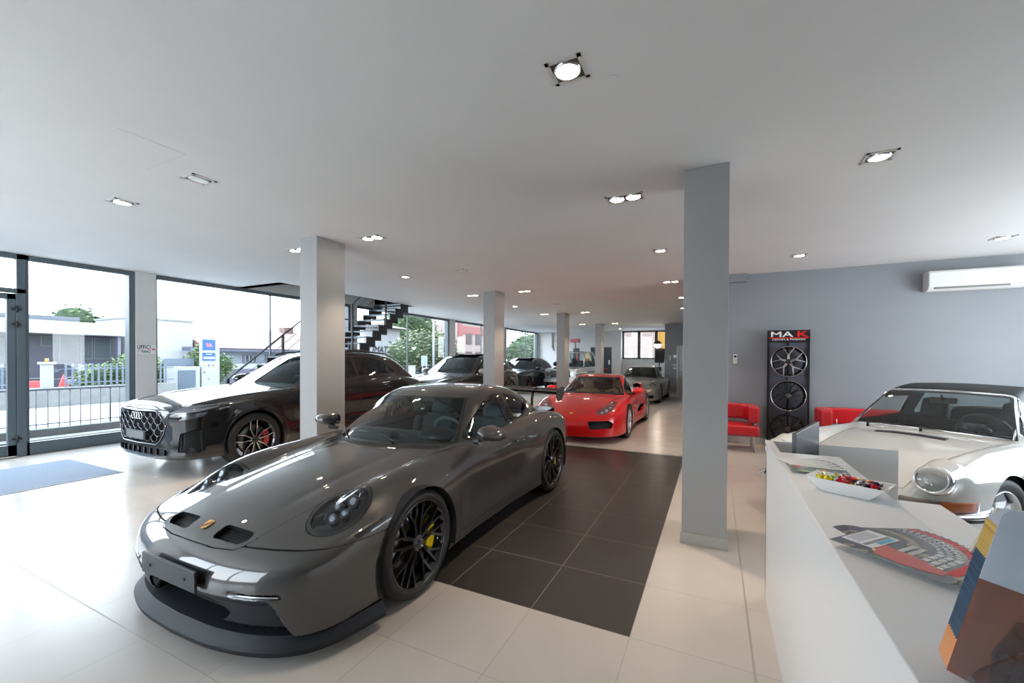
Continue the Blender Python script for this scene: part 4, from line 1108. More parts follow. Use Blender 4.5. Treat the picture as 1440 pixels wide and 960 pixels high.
SUV = dict(
    zc=curve([(-1.02, .5), (-.97, .84), (-.9, .925), (-.8, .965), (-.5, 1.02), (0, 1.075), (.4, 1.115), (.65, 1.15), (1.5, 1.16), (3.0, 1.18), (3.6, 1.16), (3.9, 1.08), (4.1, .9)], .04), crown=.04,
    zf=curve([(-1.0, .74), (-.9, .86), (-.75, .925), (-.4, 1.0), (0, 1.045), (.6, 1.08), (1.5, 1.10), (2.6, 1.13), (3.1, 1.16), (3.6, 1.12), (3.9, 1.0), (4.1, .8)], .05),
    yf=curve([(-1, .66), (-.5, .75), (0, .80), (1, .84), (3, .86), (3.9, .74)], .1), rf=.10, kf=.03,
    w=curve([(-1, .93), (-.6, .965), (0, .975), (.7, .955), (2, .955), (2.6, .97), (3.2, .98), (3.7, .93), (4.0, .87)], .06),
    sec=curve([(0, .06), (.25, .035), (.42, .012), (.6, .02), (.8, .004), (.95, .008), (1.08, .035), (1.2, .08), (1.5, .4), (2, 1)], .03, 0, 2, 600),
    flares=[(0, .385, .022, .46, .05), (2.995, .385, .028, .46, .05)], scallop=(.5, 2.7, .55, .14, .03),
    xf=curve([(0, -.965), (.35, -.955), (.6, -.92), (.76, -.85), (.87, -.73), (.95, -.52), (1.02, -.1), (1.1, .6)], .03, -.2, 1.4, 800),
    xfz=curve([(0, .10), (.2, .03), (.3, .0), (.5, .01), (.8, .0), (.88, .015), (1.0, .08), (2, .8)], .02, 0, 2, 600),
    xr=curve([(0, 4.03), (.5, 4.0), (.75, 3.92), (.88, 3.75), (.96, 3.45), (1.1, 2.6)], .03, -.2, 1.4, 800),
    xrz=curve([(0, -.15), (.3, -.02), (.6, .0), (.9, -.01), (1.1, -.06), (2, -.6)], .03, 0, 2, 600),
    zb=curve([(-1, .24), (4, .24)], 0), ke=.05, kfr=.05,
    zr=curve([(.1, .92), (.38, 1.08), (.6, 1.205), (.85, 1.34), (1.1, 1.47), (1.32, 1.575), (1.5, 1.63), (1.8, 1.67), (2.1, 1.682), (2.5, 1.668), (2.9, 1.615), (3.2, 1.545), (3.5, 1.40), (3.75, 1.23), (4.0, 1.05)], .05),
    gb=curve([(.2, .80), (.8, .86), (1.5, .885), (2.5, .875), (3.2, .82), (3.8, .72)], .08), tum=.38, bow=.20, rcrown=.07, sweep=.30, zg=1.13, kg=.07, ku=.03, sw=(1.1, 1.9), rsw=(2.9, 3.4), rsweep=.25)
SUVW = [(.98, 1.195), (1.14, 1.30), (1.36, 1.43), (1.60, 1.53), (1.9, 1.572), (2.4, 1.568), (2.72, 1.50), (3.08, 1.275), (2.95, 1.245), (2.0, 1.215), (1.3, 1.198)]

def suv_feats(**k):
    f = dict(b=((-1.1, 4.2), (-1.1, 1.1), (.16, 1.8)), h=.024, arches=[(0, .425, .385), (2.995, .425, .385)],
        ws=lambda x, y, z, n: np.maximum(np.maximum(np.maximum(.40 + .30 * y * y - x, x - .25 * y * y - 1.33), np.abs(y) - (.80 - .42 * (z - 1.13))), 1.05 - z),
        side=SUVW, posts=[(1.98, -.05, .035), (2.72, .25, .02)], sglass=M_GLD, glass=M_GLS,
        rw=lambda x, y, z, n: np.maximum(np.maximum(3.30 - x, x - 3.85), np.maximum(np.abs(y) - .60, 1.18 - z)),
        hood=[(-.93, 0), (-.92, .3), (-.90, .56), (-.84, .66), (-.5, .74), (0, .80), (.45, .80), (.62, .72), (.42, .3), (.38, 0)], hz=.7,
        doors=[[(.62, .45), (.56, .8), (.66, 1.09), (1.9, 1.14), (1.94, .9), (1.93, .45)], [(1.965, .45), (1.97, .9), (1.94, 1.14), (2.95, 1.17), (2.92, 1.0), (2.62, .62), (2.5, .45)]],
        handle=(.24, .99), wheels=[(0, .385, .285, .27, .965, 'v5', [M_GBLK, M_ALU], M_REDC), (2.995, .385, .285, .27, .97, 'v5', [M_GBLK, M_ALU], M_REDC)], wy=.97,
        mirror=(.92, 1.05, 1.17, .25, .17, .17, M_GBLK, (.95, .90, 1.10)), cabin=(.55, 3.6, .82, .3, 1.14),
        seats=[(1.5, -.4, .62), (1.5, .4, .62), (2.5, -.4, .62), (2.5, .4, .62)], sw=(1.15, -.4, 1.08), rvm=(1.25, 1.47))
    f.update(k); return f

def black_suv():
    pm = paint('black_paint', (.006, .006, .007), .0, .3)
    g_gr = fview([(0, .84), (.42, .855), (.50, .80), (.575, .70), (.56, .60), (.49, .49), (.42, .445), (0, .44)], -.6)
    f = suv_feats(h=.02,
        lamps=[(lambda x, y, z, n: np.where((np.abs(y) > .60) & (x < -.3), poly_sd(x, z, [(-1.0, .925), (-.40, .965), (-.50, .895), (-.80, .83), (-1.0, .85)], .006), .2), 'headlight', 'lamp'),
               (lambda x, y, z, n: np.where((np.abs(y) > .74) & (x < -.4), poly_sd(x, z, [(-1.0, .80), (-.60, .855), (-.63, .79), (-1.0, .72)], .006), .2), 'lower_headlight', 'lamp')],
        recess=[(g_gr, '*radiator_grille', [M_GRILLE, M_CHR], .035),
                (sview([(-.84, .585), (-.70, .635), (-.64, .61), (-.62, .37), (-.68, .335), (-.86, .345)], .74, .01), 'side_intake', [M_MESH, M_GBLK], .03),
                (fview([(0, .385), (.58, .385), (.64, .34), (.60, .305), (0, .305)], -.6, .01), '*lower_intake', [M_LIN, M_GBLK], .03)],
        patches=[(lambda x, y, z, n: np.where(x < -.2, z - .285 - .0 * x, .2), 'front_lip', M_GBLK), (lambda x, y, z, n: np.maximum(z - .38, np.maximum(.45 - x, x - 2.55)), 'side_sill', M_GBLK),
                 (lambda x, y, z, n: np.maximum(np.abs(z - 1.0 + .05) - .05, np.maximum(3.72 - x, .3 - np.abs(y))), 'tail_light', M_REDL)],
        trim=M_BLK, post=M_GBLK, bowl=mat('lamp_bowl_grey', (.30, .31, .33), .2, 1.), ld=.03)
    P = dict(SUV)
    r, F, P, S = build_car('black_suv', (-6.40, 1.37), math.radians(.5), 'large black SUV with honeycomb grille, parked behind the left pillar facing the entrance', pm, P, f)
    # honeycomb cells of the grille
    xf = P['xf']; X_ = lambda y: float(xf(np.array([abs(y)]))[0]) + .004
    cell = MB()
    row = 0
    z = .815
    while z > .45:
        off = .0 if row % 2 else .075; y = -.6 + off
        while y < .61:
            inside = poly_sd(np.array([abs(y)]), np.array([z]), [(0, .86), (.42, .87), (.60, .70), (.55, .55), (.42, .43), (0, .43)])[0]
            if inside < -.02:
                pts = []
                for k in range(13):
                    a = PI + PI * k / 12; yy = y + .063 * math.cos(a); zz = z - .004 + .048 * math.sin(a)
                    pts.append((X_(yy), yy, zz))
                pts = [(X_(y - .063), y - .063, z + .018)] + pts + [(X_(y + .063), y + .063, z + .018)]
                cell.tube(pts, .0042, 6)
            y += .15
        z -= .074; row += 1
    cell.build('grille_honeycomb', M_DCHR, r)
    # frame round the grille
    ol = [(0, .85), (.42, .863), (.505, .805), (.583, .70), (.567, .60), (.495, .485), (.42, .435), (0, .43)]; full = [(X_(y) - .004, y, z) for y, z in ol] + [(X_(y) - .004, -y, z) for y, z in ol[-2:0:-1]]
    MB().tube(full, .008, 8, closed=True).build('grille_frame', M_DCHR, r)
    rg = MB()
    for k in range(4):
        c = -.093 + .062 * k; rg.tube([(-.975 - (k % 2) * .002, c + .041 * math.cos(a), .787 + .041 * math.sin(a)) for a in [2 * PI * q / 24 for q in range(24)]], .0045, 8, closed=True)
    rg.build('ring_emblem', M_CHR, r)
    pl = MB().box((-.995, -.265, .485), (-.975, .265, .60), bev=.004).build('number_plate_holder', M_BLK, r)
    MB().box((-.998, -.225, .495), (-.994, .225, .59)).build('plate_card', mat('grey_card', (.17, .17, .175), .5, spec=.2), pl)
    text_mesh('AUTOMOTIVE', .03, M_WPLA, 'plate_text', pl, Matrix.Translation((-1.0, 0, .542)) @ Matrix.Rotation(PI / 2, 4, 'X') @ Matrix.Rotation(0, 4, 'Y') @ Matrix.Identity(4), .0005) if 0 else None
    for k in range(9):
        y = -.56 + 1.12 * k / 8; MB().box((X_(y) + .0, y - .005, .305), (X_(y) + .03, y + .005, .385)).build('intake_fin', M_GBLK, r)
    # open glass roof panel
    mb = MB(); mb.box((1.75, -.50, 1.695), (2.55, .50, 1.715), Matrix.Rotation(0, 4, 'Y'), bev=.008); mb.box((1.72, -.52, 1.66), (1.80, .52, 1.70), bev=.008); mb.build('sunroof_panel', M_GBLK, r)
    for s in (-1, 1):
        MB().tube([(1.35, s * .62, 1.60), (1.6, s * .625, 1.66), (2.2, s * .63, 1.685), (2.9, s * .61, 1.64), (3.15, s * .58, 1.58)], .016, 8).build('roof_rail', M_GBLK, r)
    return r

def far_suv():
    pm = paint('black_paint')
    P = dict(SUV)
    f = suv_feats(h=.032, lining=True,
        lamps=[(lambda x, y, z, n: np.where((np.abs(y) > .56) & (x < -.35), poly_sd(x, z, [(-1.0, .86), (-.50, .93), (-.6, .84), (-.98, .79)], .006), .2), 'headlight', 'lamp')],
        recess=[(fview([(0, .66), (.5, .70), (.56, .50), (.46, .36), (0, .36)], -.6, .02), '*radiator_grille', [M_MESH, M_GBLK], .03), (sview([(-.86, .60), (-.68, .62), (-.64, .38), (-.86, .36)], .70, .01), 'side_intake', [M_MESH, M_GBLK], .03)],
        patches=[(lambda x, y, z, n: np.maximum(np.abs(z - .98) - .05, np.maximum(3.72 - x, .3 - np.abs(y))), 'tail_light', M_REDL)],
        wheels=[(0, .385, .285, .27, .965, 'mesh10', [M_GBLK, M_GBLK], M_YEL), (2.995, .385, .285, .27, .97, 'mesh10', [M_GBLK, M_GBLK], M_YEL)],
        mirror=(.92, 1.05, 1.17, .25, .17, .17, mat('grey_mirror_cap', (.35, .35, .34), .3, 0, 1.), (.95, .90, 1.10)), glass=M_GLS)
    r, F, P, S = build_car('black_suv', (-6.80, 7.35), math.radians(.5), 'black SUV with raised sunroof and pale mirror cap, half hidden by the second pillar', pm, P, f)
    MB().box((1.45, -.50, 1.665), (2.2, .50, 1.70), Matrix.Translation((0, 0, 0)), bev=.01).build('sunroof_panel', M_GBLK, r)
    return r

def small_suv():
    pm = paint('dark_blue_black_paint', (.006, .007, .010), .0, .3)
    sc = .97; P = dict(SUV)
    P['zr'] = curve([(.1, .92), (.40, 1.06), (.6, 1.165), (.85, 1.29), (1.1, 1.40), (1.3, 1.48), (1.5, 1.54), (1.8, 1.585), (2.1, 1.595), (2.5, 1.565), (2.9, 1.49), (3.2, 1.38), (3.5, 1.22), (3.8, 1.08)], .05)
    P['zc'] = curve([(-1.02, .5), (-.95, .72), (-.85, .81), (-.7, .87), (-.4, .94), (0, 1.0), (.4, 1.05), (.65, 1.09), (1.5, 1.12), (2.8, 1.12), (3.5, 1.0), (3.8, .85)], .05)
    P['zf'] = curve([(-1.0, .70), (-.85, .83), (-.6, .92), (-.3, .985), (0, 1.02), (.6, 1.04), (1.5, 1.06), (2.6, 1.10), (3.1, 1.08), (3.6, .95)], .05)
    P['xr'] = curve([(0, 3.72), (.5, 3.68), (.75, 3.6), (.88, 3.42), (.96, 3.1), (1.1, 2.4)], .03, -.2, 1.4, 800); P['zg'] = 1.07
    P['flares'] = [(0, .37, .03, .44, .05), (2.81, .37, .04, .44, .05)]
    sw = [(.95, 1.13), (1.1, 1.22), (1.3, 1.33), (1.55, 1.44), (1.85, 1.485), (2.3, 1.47), (2.65, 1.39), (2.95, 1.2), (2.85, 1.17), (2.0, 1.15)]
    f = suv_feats(h=.032, side=sw, arches=[(0, .405, .37), (2.81, .405, .37)],
        lamps=[(tview([(-.80, .62), (-.72, .80), (-.50, .84), (-.50, .72), (-.66, .62)], .6, .03), 'headlight', 'lamp')],
        recess=[(fview([(0, .56), (.60, .56), (.66, .42), (.56, .33), (0, .33)], -.55, .02), '*front_grille', [M_MESH, M_GBLK], .03)],
        wheels=[(0, .37, .275, .25, .955, 'mesh10', [M_GBLK, M_GBLK], M_REDC), (2.81, .37, .275, .25, .96, 'mesh10', [M_GBLK, M_GBLK], M_REDC)],
        rw=lambda x, y, z, n: np.maximum(np.maximum(3.0 - x, x - 3.5), np.maximum(np.abs(y) - .58, 1.10 - z)),
        doors=[[(.62, .45), (.56, .8), (.66, 1.04), (1.8, 1.08), (1.84, .9), (1.83, .45)], [(1.865, .45), (1.87, .9), (1.84, 1.08), (2.75, 1.10), (2.72, .95), (2.45, .6), (2.35, .45)]],
        mirror=(.90, 1.04, 1.11, .23, .16, .16, pm, (.93, .90, 1.05)))
    f['ws'] = lambda x, y, z, n: np.maximum(np.maximum(np.maximum(.42 + .30 * y * y - x, x - .25 * y * y - 1.30), np.abs(y) - (.78 - .42 * (z - 1.08))), 1.0 - z)
    f['rvm'] = (1.2, 1.38)
    r, F, P, S = build_car('compact_suv', (-8.12, 14.9), math.radians(1), 'dark compact SUV with raised glass roof beyond the second pillar', pm, P, f)
    MB().box((1.4, -.48, 1.575), (2.1, .48, 1.61), bev=.01).build('sunroof_panel', M_GBLK, r)
    for s in (-1, 1): MB().tube([(1.35, s * .63, 1.50), (1.7, s * .64, 1.57), (2.3, s * .63, 1.565), (2.8, s * .60, 1.48)], .014, 8).build('roof_rail', M_ALU, r)
    return r

def silver_coupe():
    pm = paint('silver_paint', (.40, .39, .36), .7, .35)
    P = dict(
        zc=curve([(-1.05, .36), (-.98, .47), (-.85, .57), (-.6, .67), (-.3, .745), (0, .80), (.3, .84), (.5, .87), (1.2, .90), (2.5, .90), (3.0, .84), (3.3, .78), (3.5, .68)], .05), crown=.05,
        zf=curve([(-1.0, .36), (-.85, .50), (-.65, .645), (-.45, .725), (-.2, .785), (.1, .82), (.5, .84), (1.5, .86), (2.0, .90), (2.4, .92), (2.8, .88), (3.2, .80), (3.5, .66)], .06),
        yf=curve([(-1., .58), (-.6, .61), (0, .66), (.8, .69), (1.5, .70), (2.3, .74), (3.1, .68), (3.5, .60)], .1), rf=.16, kf=.035, fin=.08,
        w=curve([(-1., .84), (-.6, .875), (0, .885), (.5, .865), (1.5, .855), (2.0, .88), (2.4, .915), (2.9, .90), (3.4, .80)], .06),
        sec=curve([(0, .05), (.14, .03), (.25, .012), (.45, .0), (.6, .004), (.72, .03), (.82, .08), (.95, .2), (1.5, .6)], .03, 0, 1.5, 600), scallop=(.45, 1.9, .42, .16, .02),
        xf=curve([(0, -1.0), (.3, -.985), (.55, -.93), (.7, -.84), (.8, -.72), (.87, -.5), (.93, -.1), (1.0, .4)], .03, -.2, 1.4, 800),
        xfz=curve([(0, .03), (.16, .01), (.35, 0), (.46, .012), (.55, .06), (.7, .14), (1.5, .5)], .02, 0, 1.5, 600),
        xr=curve([(0, 3.42), (.4, 3.40), (.7, 3.28), (.82, 3.12), (.90, 2.88), (1.0, 2.5)], .03, -.2, 1.4, 800),
        xrz=curve([(0, -.08), (.3, .0), (.55, .03), (.75, -.02), (1.5, -.3)], .03, 0, 1.5, 600), zb=curve([(-1, .14), (4, .14)], 0), ke=.07, kfr=.06,
        zr=curve([(.1, .64), (.35, .79), (.46, .86), (.6, .95), (.8, 1.07), (1.0, 1.175), (1.15, 1.24), (1.3, 1.275), (1.5, 1.298), (1.7, 1.295), (2.0, 1.25), (2.3, 1.16), (2.6, 1.06), (2.9, .95), (3.2, .85), (3.5, .70)], .05),
        gb=curve([(.3, .70), (.7, .725), (1.2, .73), (1.6, .72), (2.0, .69), (2.4, .62), (2.8, .52), (3.2, .40)], .08),
        tum=.42, bow=.25, rcrown=.10, sweep=.45, zg=.85, kg=.09, ku=.035, sw=(1.0, 1.8), rsw=(2.3, 2.8), rsweep=.25)
    f = dict(b=((-1.15, 3.6), (-1.0, 1.0), (.08, 1.40)), h=.026, arches=[(0, .35, .325), (2.35, .36, .33)],
        ws=lambda x, y, z, n: np.maximum(np.maximum(np.maximum(.44 + .5 * y * y - x, x - .42 * y * y - 1.16), np.abs(y) - (.66 - .50 * (z - .85))), .79 - z),
        side=[(.76, .86), (.95, .98), (1.15, 1.085), (1.35, 1.165), (1.55, 1.20), (1.8, 1.19), (2.05, 1.13), (2.3, 1.0), (2.2, .955), (1.8, .90), (1.3, .875)], posts=[(1.72, -.1, .025)],
        lamps=[(oval((-.53, .635, .655), (-.60, .30, .74), (.80, .1, .6), .16, .115), 'headlight', 'lamp')], proj=[(-.57, .60, .61, .05), (-.47, .66, .66, .045)], bowl=M_REFL,
        recess=[(fview([(.0, .30), (.30, .30), (.34, .22), (.28, .17), (0, .17)], -.5, .01), '*centre_intake', [M_MESH, M_BLK], .03), (fview([(.44, .31), (.72, .33), (.74, .22), (.46, .18)], -.4, .01), 'side_intake', [M_MESH, M_BLK], .03)],
        rw=lambda x, y, z, n: np.maximum(np.maximum(2.05 - x, x - 2.85), np.abs(y) - (.50 - .25 * (x - 2.05))),
        hood=[(-.90, 0), (-.88, .25), (-.82, .42), (-.5, .50), (0, .58), (.45, .64), (.56, .58), (.42, .3), (.40, 0)],
        doors=[[(.48, .25), (.46, .6), (.54, .83), (1.70, .88), (1.76, .8), (1.72, .5), (1.6, .25)]],
        handle=(.2, .74), wheels=[(0, .325, .24, .23, .86, 'star5', [M_SILV, M_ALU], None), (2.35, .33, .245, .29, .895, 'star5', [M_SILV, M_ALU], None)], wy=.88,
        mirror=(.72, .93, .92, .22, .13, .14, pm, (.76, .78, .84)), cabin=(.52, 2.6, .68, .3, .90), seats=[(1.25, -.36, .28), (1.25, .36, .28)], sw=(1.05, -.37, .84), rvm=(1.18, 1.15))
    r, F, P, S = build_car('silver_coupe', (-2.17, 13.33), math.radians(.6), 'silver sports coupe with round-eyed headlights, parked behind the red car', pm, P, f)
    mb = MB(); mb.box((3.05, -.62, .92), (3.25, .62, .945), bev=.01)
    for s in (-1, 1): mb.box((3.1, s * .5 - .015, .80), (3.2, s * .5 + .015, .93), bev=.005)
    mb.build('rear_wing', pm, r)
    return r

def red_car():
    pm = paint('red_paint', (.66, .004, .006), .0, .35)
    P = dict(
        zc=curve([(-1.15, .34), (-1.05, .44), (-.9, .525), (-.6, .63), (-.3, .70), (0, .75), (.3, .785), (.55, .80), (1.2, .80), (2.0, .86), (2.6, .86), (3.1, .82), (3.35, .76), (3.5, .66)], .05), crown=.045,
        zf=curve([(-1.15, .30), (-1.0, .40), (-.8, .53), (-.55, .66), (-.3, .73), (0, .76), (.4, .765), (1.0, .75), (1.6, .78), (2.1, .86), (2.6, .885), (3.0, .86), (3.4, .74)], .06),
        yf=curve([(-1.1, .62), (-.6, .66), (0, .72), (1.0, .76), (1.8, .78), (2.5, .78), (3.2, .70)], .1), rf=.17, kf=.04, fin=.05,
        w=curve([(-1.1, .86), (-.6, .93), (0, .95), (.6, .925), (1.2, .905), (1.8, .93), (2.3, .96), (2.7, .96), (3.2, .90), (3.5, .8)], .06),
        sec=curve([(0, .06), (.12, .035), (.22, .012), (.42, .0), (.55, .008), (.68, .04), (.8, .1), (.95, .25), (1.5, .6)], .03, 0, 1.5, 600), scallop=(.5, 1.95, .36, .13, .05),
        xf=curve([(0, -1.10), (.3, -1.08), (.55, -1.0), (.7, -.90), (.82, -.75), (.9, -.52), (.96, -.15), (1.05, .4)], .03, -.2, 1.4, 800),
        xfz=curve([(0, .05), (.14, .015), (.3, 0), (.42, .02), (.55, .09), (.7, .2), (1.5, .6)], .02, 0, 1.5, 600),
        xr=curve([(0, 3.38), (.5, 3.36), (.75, 3.28), (.88, 3.1), (.95, 2.85), (1.05, 2.4)], .03, -.2, 1.4, 800),
        xrz=curve([(0, -.1), (.3, .0), (.6, .02), (.8, .0), (1.5, -.3)], .03, 0, 1.5, 600), zb=curve([(-1, .13), (4, .13)], 0), ke=.07, kfr=.06,
        zr=curve([(.1, .60), (.38, .76), (.5, .82), (.7, .93), (.9, 1.03), (1.1, 1.12), (1.25, 1.165), (1.4, 1.19), (1.6, 1.205), (1.8, 1.195), (2.1, 1.13), (2.5, 1.0), (2.9, .88), (3.3, .77)], .05),
        gb=curve([(.3, .70), (.8, .74), (1.3, .74), (1.7, .70), (2.1, .60), (2.6, .46), (3.0, .35)], .08), tum=.42, bow=.3, rcrown=.10, sweep=.50, zg=.80, kg=.08, ku=.03, sw=(.9, 1.7), rsw=(2.2, 2.8), rsweep=.2)
    def extra(B, x, y, z, a):
        # scoops ahead of the rear wheels
        d = np.sqrt(((x - 1.72) / .25) ** 2 + ((z - .40) / .11) ** 2) - 1
        B = B + .05 * sstep(-d, 0, .35) * sstep(a, .7, .8)
        d2 = np.sqrt(((a - .74) / .085) ** 2 + ((z - .90) / .055) ** 2) - 1
        return B
    P['extra'] = extra
    wsf = lambda x, y, z, n: np.maximum(np.maximum(np.maximum(.44 + .60 * y * y - x, x - .50 * y * y - 1.16), np.abs(y) - (.68 - .50 * (z - .80))), .74 - z)
    f = dict(b=((-1.25, 3.5), (-1.05, 1.05), (.08, 1.30)), h=.022, arches=[(0, .345, .32), (2.60, .36, .335)], ws=wsf,
        side=[(.80, .80), (.95, .90), (1.12, 1.0), (1.3, 1.075), (1.5, 1.115), (1.72, 1.10), (1.98, 1.02), (2.15, .93), (2.02, .90), (1.6, .83), (1.2, .81)], posts=[(1.62, -.35, .02)], sglass=M_GLS, glass=glass('clear_car_glass', (.72, .76, .74), 1.5),
        lamps=[(tview([(-.86, .46), (-.80, .64), (-.64, .74), (-.36, .76), (-.28, .68), (-.44, .54), (-.66, .44)], .35, .05), 'headlight', 'lamp')], proj=[(-.60, .60, .57, .05), (-.50, .66, .61, .05), (-.68, .53, .54, .035)], bowl=mat('lamp_bowl_red', (.35, .10, .10), .25),
        recess=[(fview([(.34, .42), (.70, .43), (.77, .375), (.74, .29), (.40, .275)], -.5, .03), 'front_intake', [M_LIN, M_LIN], .06),
                (lambda x, y, z, n: np.where(np.abs(y) > .6, poly_sd(x, z, [(1.52, .30), (1.88, .34), (1.95, .48), (1.88, .52), (1.66, .44)], .03), .2), 'side_scoop', [M_LIN, M_LIN], .05)],
        rw=lambda x, y, z, n: np.maximum(np.maximum(1.95 - x, x - 2.8), np.abs(y) - (.44 - .15 * (x - 1.95))),
        hood=[(-.86, 0), (-.84, .3), (-.70, .42), (-.40, .50), (0, .58), (.45, .66), (.60, .60), (.44, .3), (.40, 0)],
        doors=[[(.60, .28), (.55, .55), (.62, .75), (1.55, .79), (1.60, .6), (1.45, .28)]], nohandle=1, handle=(.2, .7),
        wheels=[(0, .32, .235, .225, .925, 'star5', [M_ALU, M_ALU], M_BLK), (2.60, .335, .24, .27, .945, 'star5', [M_ALU, M_ALU], M_BLK)], wy=.93,
        mirror=(.72, .98, .88, .24, .14, .14, pm, (.80, .76, .80)), cabin=(.5, 2.1, .68, .3, .83), cm=M_TAN, dashm=M_LEA, seats=[(1.15, -.36, .22), (1.15, .36, .22)], sw=(1.0, -.37, .78), rvm=(1.15, 1.07))
    r, F, P, S = build_car('red_sports_car', (-2.02, 6.06), math.radians(-.9), 'bright red low sports car with tan seats, parked beyond the dark tiles', pm, P, f)
    for s in (-1, 1):   # shoulder intakes behind the side glass
        mb = MB(); M = Matrix.Translation((1.98, s * .765, .905)) @ Matrix.Rotation(PI / 2, 4, 'Y') @ Matrix.Rotation(.1, 4, 'X')
        prof = [(.085, .0), (.092, .02), (.098, .10), (.09, .22), (.06, .34), (.02, .42)]
        mb.lathe(prof, M @ Matrix.Diagonal((.75, 1.1, 1, 1)), 24); mb.m(1).lathe([(0, .06), (.08, .06)], M @ Matrix.Diagonal((.75, 1.1, 1, 1)), 24)
        mb.build('shoulder_intake', [pm, M_LIN], r)
    MB().prism([(-.045, -.03), (.045, -.03), (.045, .03), (-.045, .03)], 0, .004, Matrix.Translation((-.90, 0, .535)) @ Matrix.Rotation(-.55, 4, 'Y') @ Matrix.Rotation(PI / 2, 4, 'Z') @ Matrix.Scale(.6, 4)).build('hood_badge', mat('badge_yellow', (.8, .6, .05), .3), r)
    wiper(r, [(.44, -.1, .80), (.52, .2, .83), (.62, .5, .835)])
    MB().box((1.30, -.55, 1.185), (1.95, .55, 1.20), bev=.006).build('roof_panel_edge', M_GBLK, r) if 0 else None
    return r

def white_targa():
    pm = paint('ivory_paint', (.72, .71, .67), .0, .3)
    P = dict(
        zc=curve([(-.92, .40), (-.84, .50), (-.7, .585), (-.5, .66), (-.2, .735), (.1, .785), (.4, .825), (.6, .845), (1.2, .86), (2.2, .88), (2.7, .84), (3.0, .76), (3.2, .62)], .05), crown=.05,
        zf=curve([(-.85, .58), (-.74, .70), (-.62, .765), (-.4, .80), (0, .825), (.5, .835), (1.2, .84), (1.9, .86), (2.3, .85), (2.7, .79), (3.1, .64)], .04),
        yf=curve([(-.9, .585), (-.6, .60), (0, .61), (.6, .63), (1.5, .65), (2.2, .66), (2.8, .60), (3.1, .52)], .1), rf=.10, kf=.05, fin=.16,
        w=curve([(-.8, .755), (-.4, .79), (0, .805), (.5, .795), (1.5, .795), (2.2, .825), (2.7, .80), (3.1, .70)], .06),
        sec=curve([(0, .08), (.2, .05), (.35, .01), (.5, .0), (.6, .004), (.7, .03), (.8, .09), (.95, .25), (1.5, .7)], .03, 0, 1.5, 600),
        xf=curve([(0, -.83), (.3, -.815), (.5, -.78), (.62, -.72), (.70, -.62), (.77, -.42), (.82, -.05), (.9, .4)], .03, -.2, 1.4, 800),
        xfz=curve([(0, .16), (.2, .10), (.3, .04), (.42, .0), (.52, .02), (.62, .03), (.8, .12), (1.5, .6)], .02, 0, 1.5, 600),
        xr=curve([(0, 3.22), (.4, 3.18), (.6, 3.05), (.72, 2.85), (.82, 2.4)], .03, -.2, 1.4, 800), xrz=curve([(0, -.1), (.4, 0), (.7, -.05), (1.5, -.3)], .03, 0, 1.5, 600), zb=curve([(-1, .2), (4, .2)], 0), ke=.08, kfr=.07,
        zr=curve([(.25, .68), (.50, .80), (.58, .855), (.72, .97), (.88, 1.10), (1.02, 1.205), (1.10, 1.24), (1.25, 1.275), (1.5, 1.30), (1.75, 1.29), (2.0, 1.22), (2.3, 1.08), (2.6, .95), (3.0, .78)], .03),
        gb=curve([(.3, .65), (.8, .665), (1.4, .665), (1.8, .64), (2.2, .58), (2.7, .42)], .08), tum=.40, bow=.15, rcrown=.09, sweep=.22, zg=.84, kg=.06, ku=.02, sw=(1.0, 1.5), rsw=(2.0, 2.5), rsweep=.2)
    def extra(B, x, y, z, a):
        # raised rims of the upright round lamps
        d = np.sqrt((a - .585) ** 2 + (z - .655 - .25 * (x + .68)) ** 2)
        cyl = smax(d - .112, np.abs(x + .60 + .38 * (z - .655)) - .105, .02); return smin(B, cyl, .05)
    P['extra'] = extra
    g_hl = lambda x, y, z, n: np.where(x < -.55, np.hypot(np.abs(y) - .585, z - .655) - .104, .2)
    f = dict(b=((-.98, 3.35), (-.92, .92), (.12, 1.40)), h=.018, arches=[(0, .345, .315), (2.27, .345, .315)],
        ws=lambda x, y, z, n: np.maximum(np.maximum(np.maximum(.60 + .24 * y * y - x, x - .22 * y * y - 1.06), np.abs(y) - (.625 - .40 * (z - .84))), .80 - z),
        side=[(.74, .875), (.86, .98), (1.00, 1.10), (1.12, 1.185), (1.4, 1.215), (1.66, 1.215), (1.70, .90), (1.3, .88)], posts=[(.93, .35, .012)], frit=M_BLK, glass=glass('clear_car_glass'), sglass=glass('clear_car_glass'),
        lamps=[], trim=M_CHR, post=M_CHR,
        patches=[(lambda x, y, z, n: np.maximum(np.maximum(1.10 + .2 * y * y - x, x - 1.70), 1.12 - z), 'targa_roof', M_BLKM),
                 (lambda x, y, z, n: np.maximum(np.maximum(1.70 - x, x - 1.92), .86 - z), 'roll_hoop', M_STEEL2),
                 ],
        rw=lambda x, y, z, n: np.maximum(np.maximum(1.93 - x, x - 2.5), np.maximum(.90 - z, np.abs(y) - .62)), rglass=M_GLS,
        hood=[(-.76, 0), (-.755, .25), (-.72, .42), (-.55, .44), (-.2, .455), (.2, .50), (.50, .53), (.545, .40), (.56, 0)],
        doors=[[(.58, .25), (.55, .5), (.60, .80), (1.62, .83), (1.66, .6), (1.58, .25)]], handle=(.2, .74), hm=M_CHR,
        wheels=[(0, .315, .205, .19, .745, 'fuchs', [M_ALU, M_ALU], None), (2.27, .315, .205, .19, .76, 'fuchs', [M_ALU, M_ALU], None)], wy=.76,
        cabin=(.60, 2.2, .58, .3, .86), dashm=M_BLK, cm=M_LEA, seats=[(1.15, -.33, .26), (1.15, .33, .26)], sw=(.98, -.33, .86), rvm=(1.06, 1.13), steer=-.18)
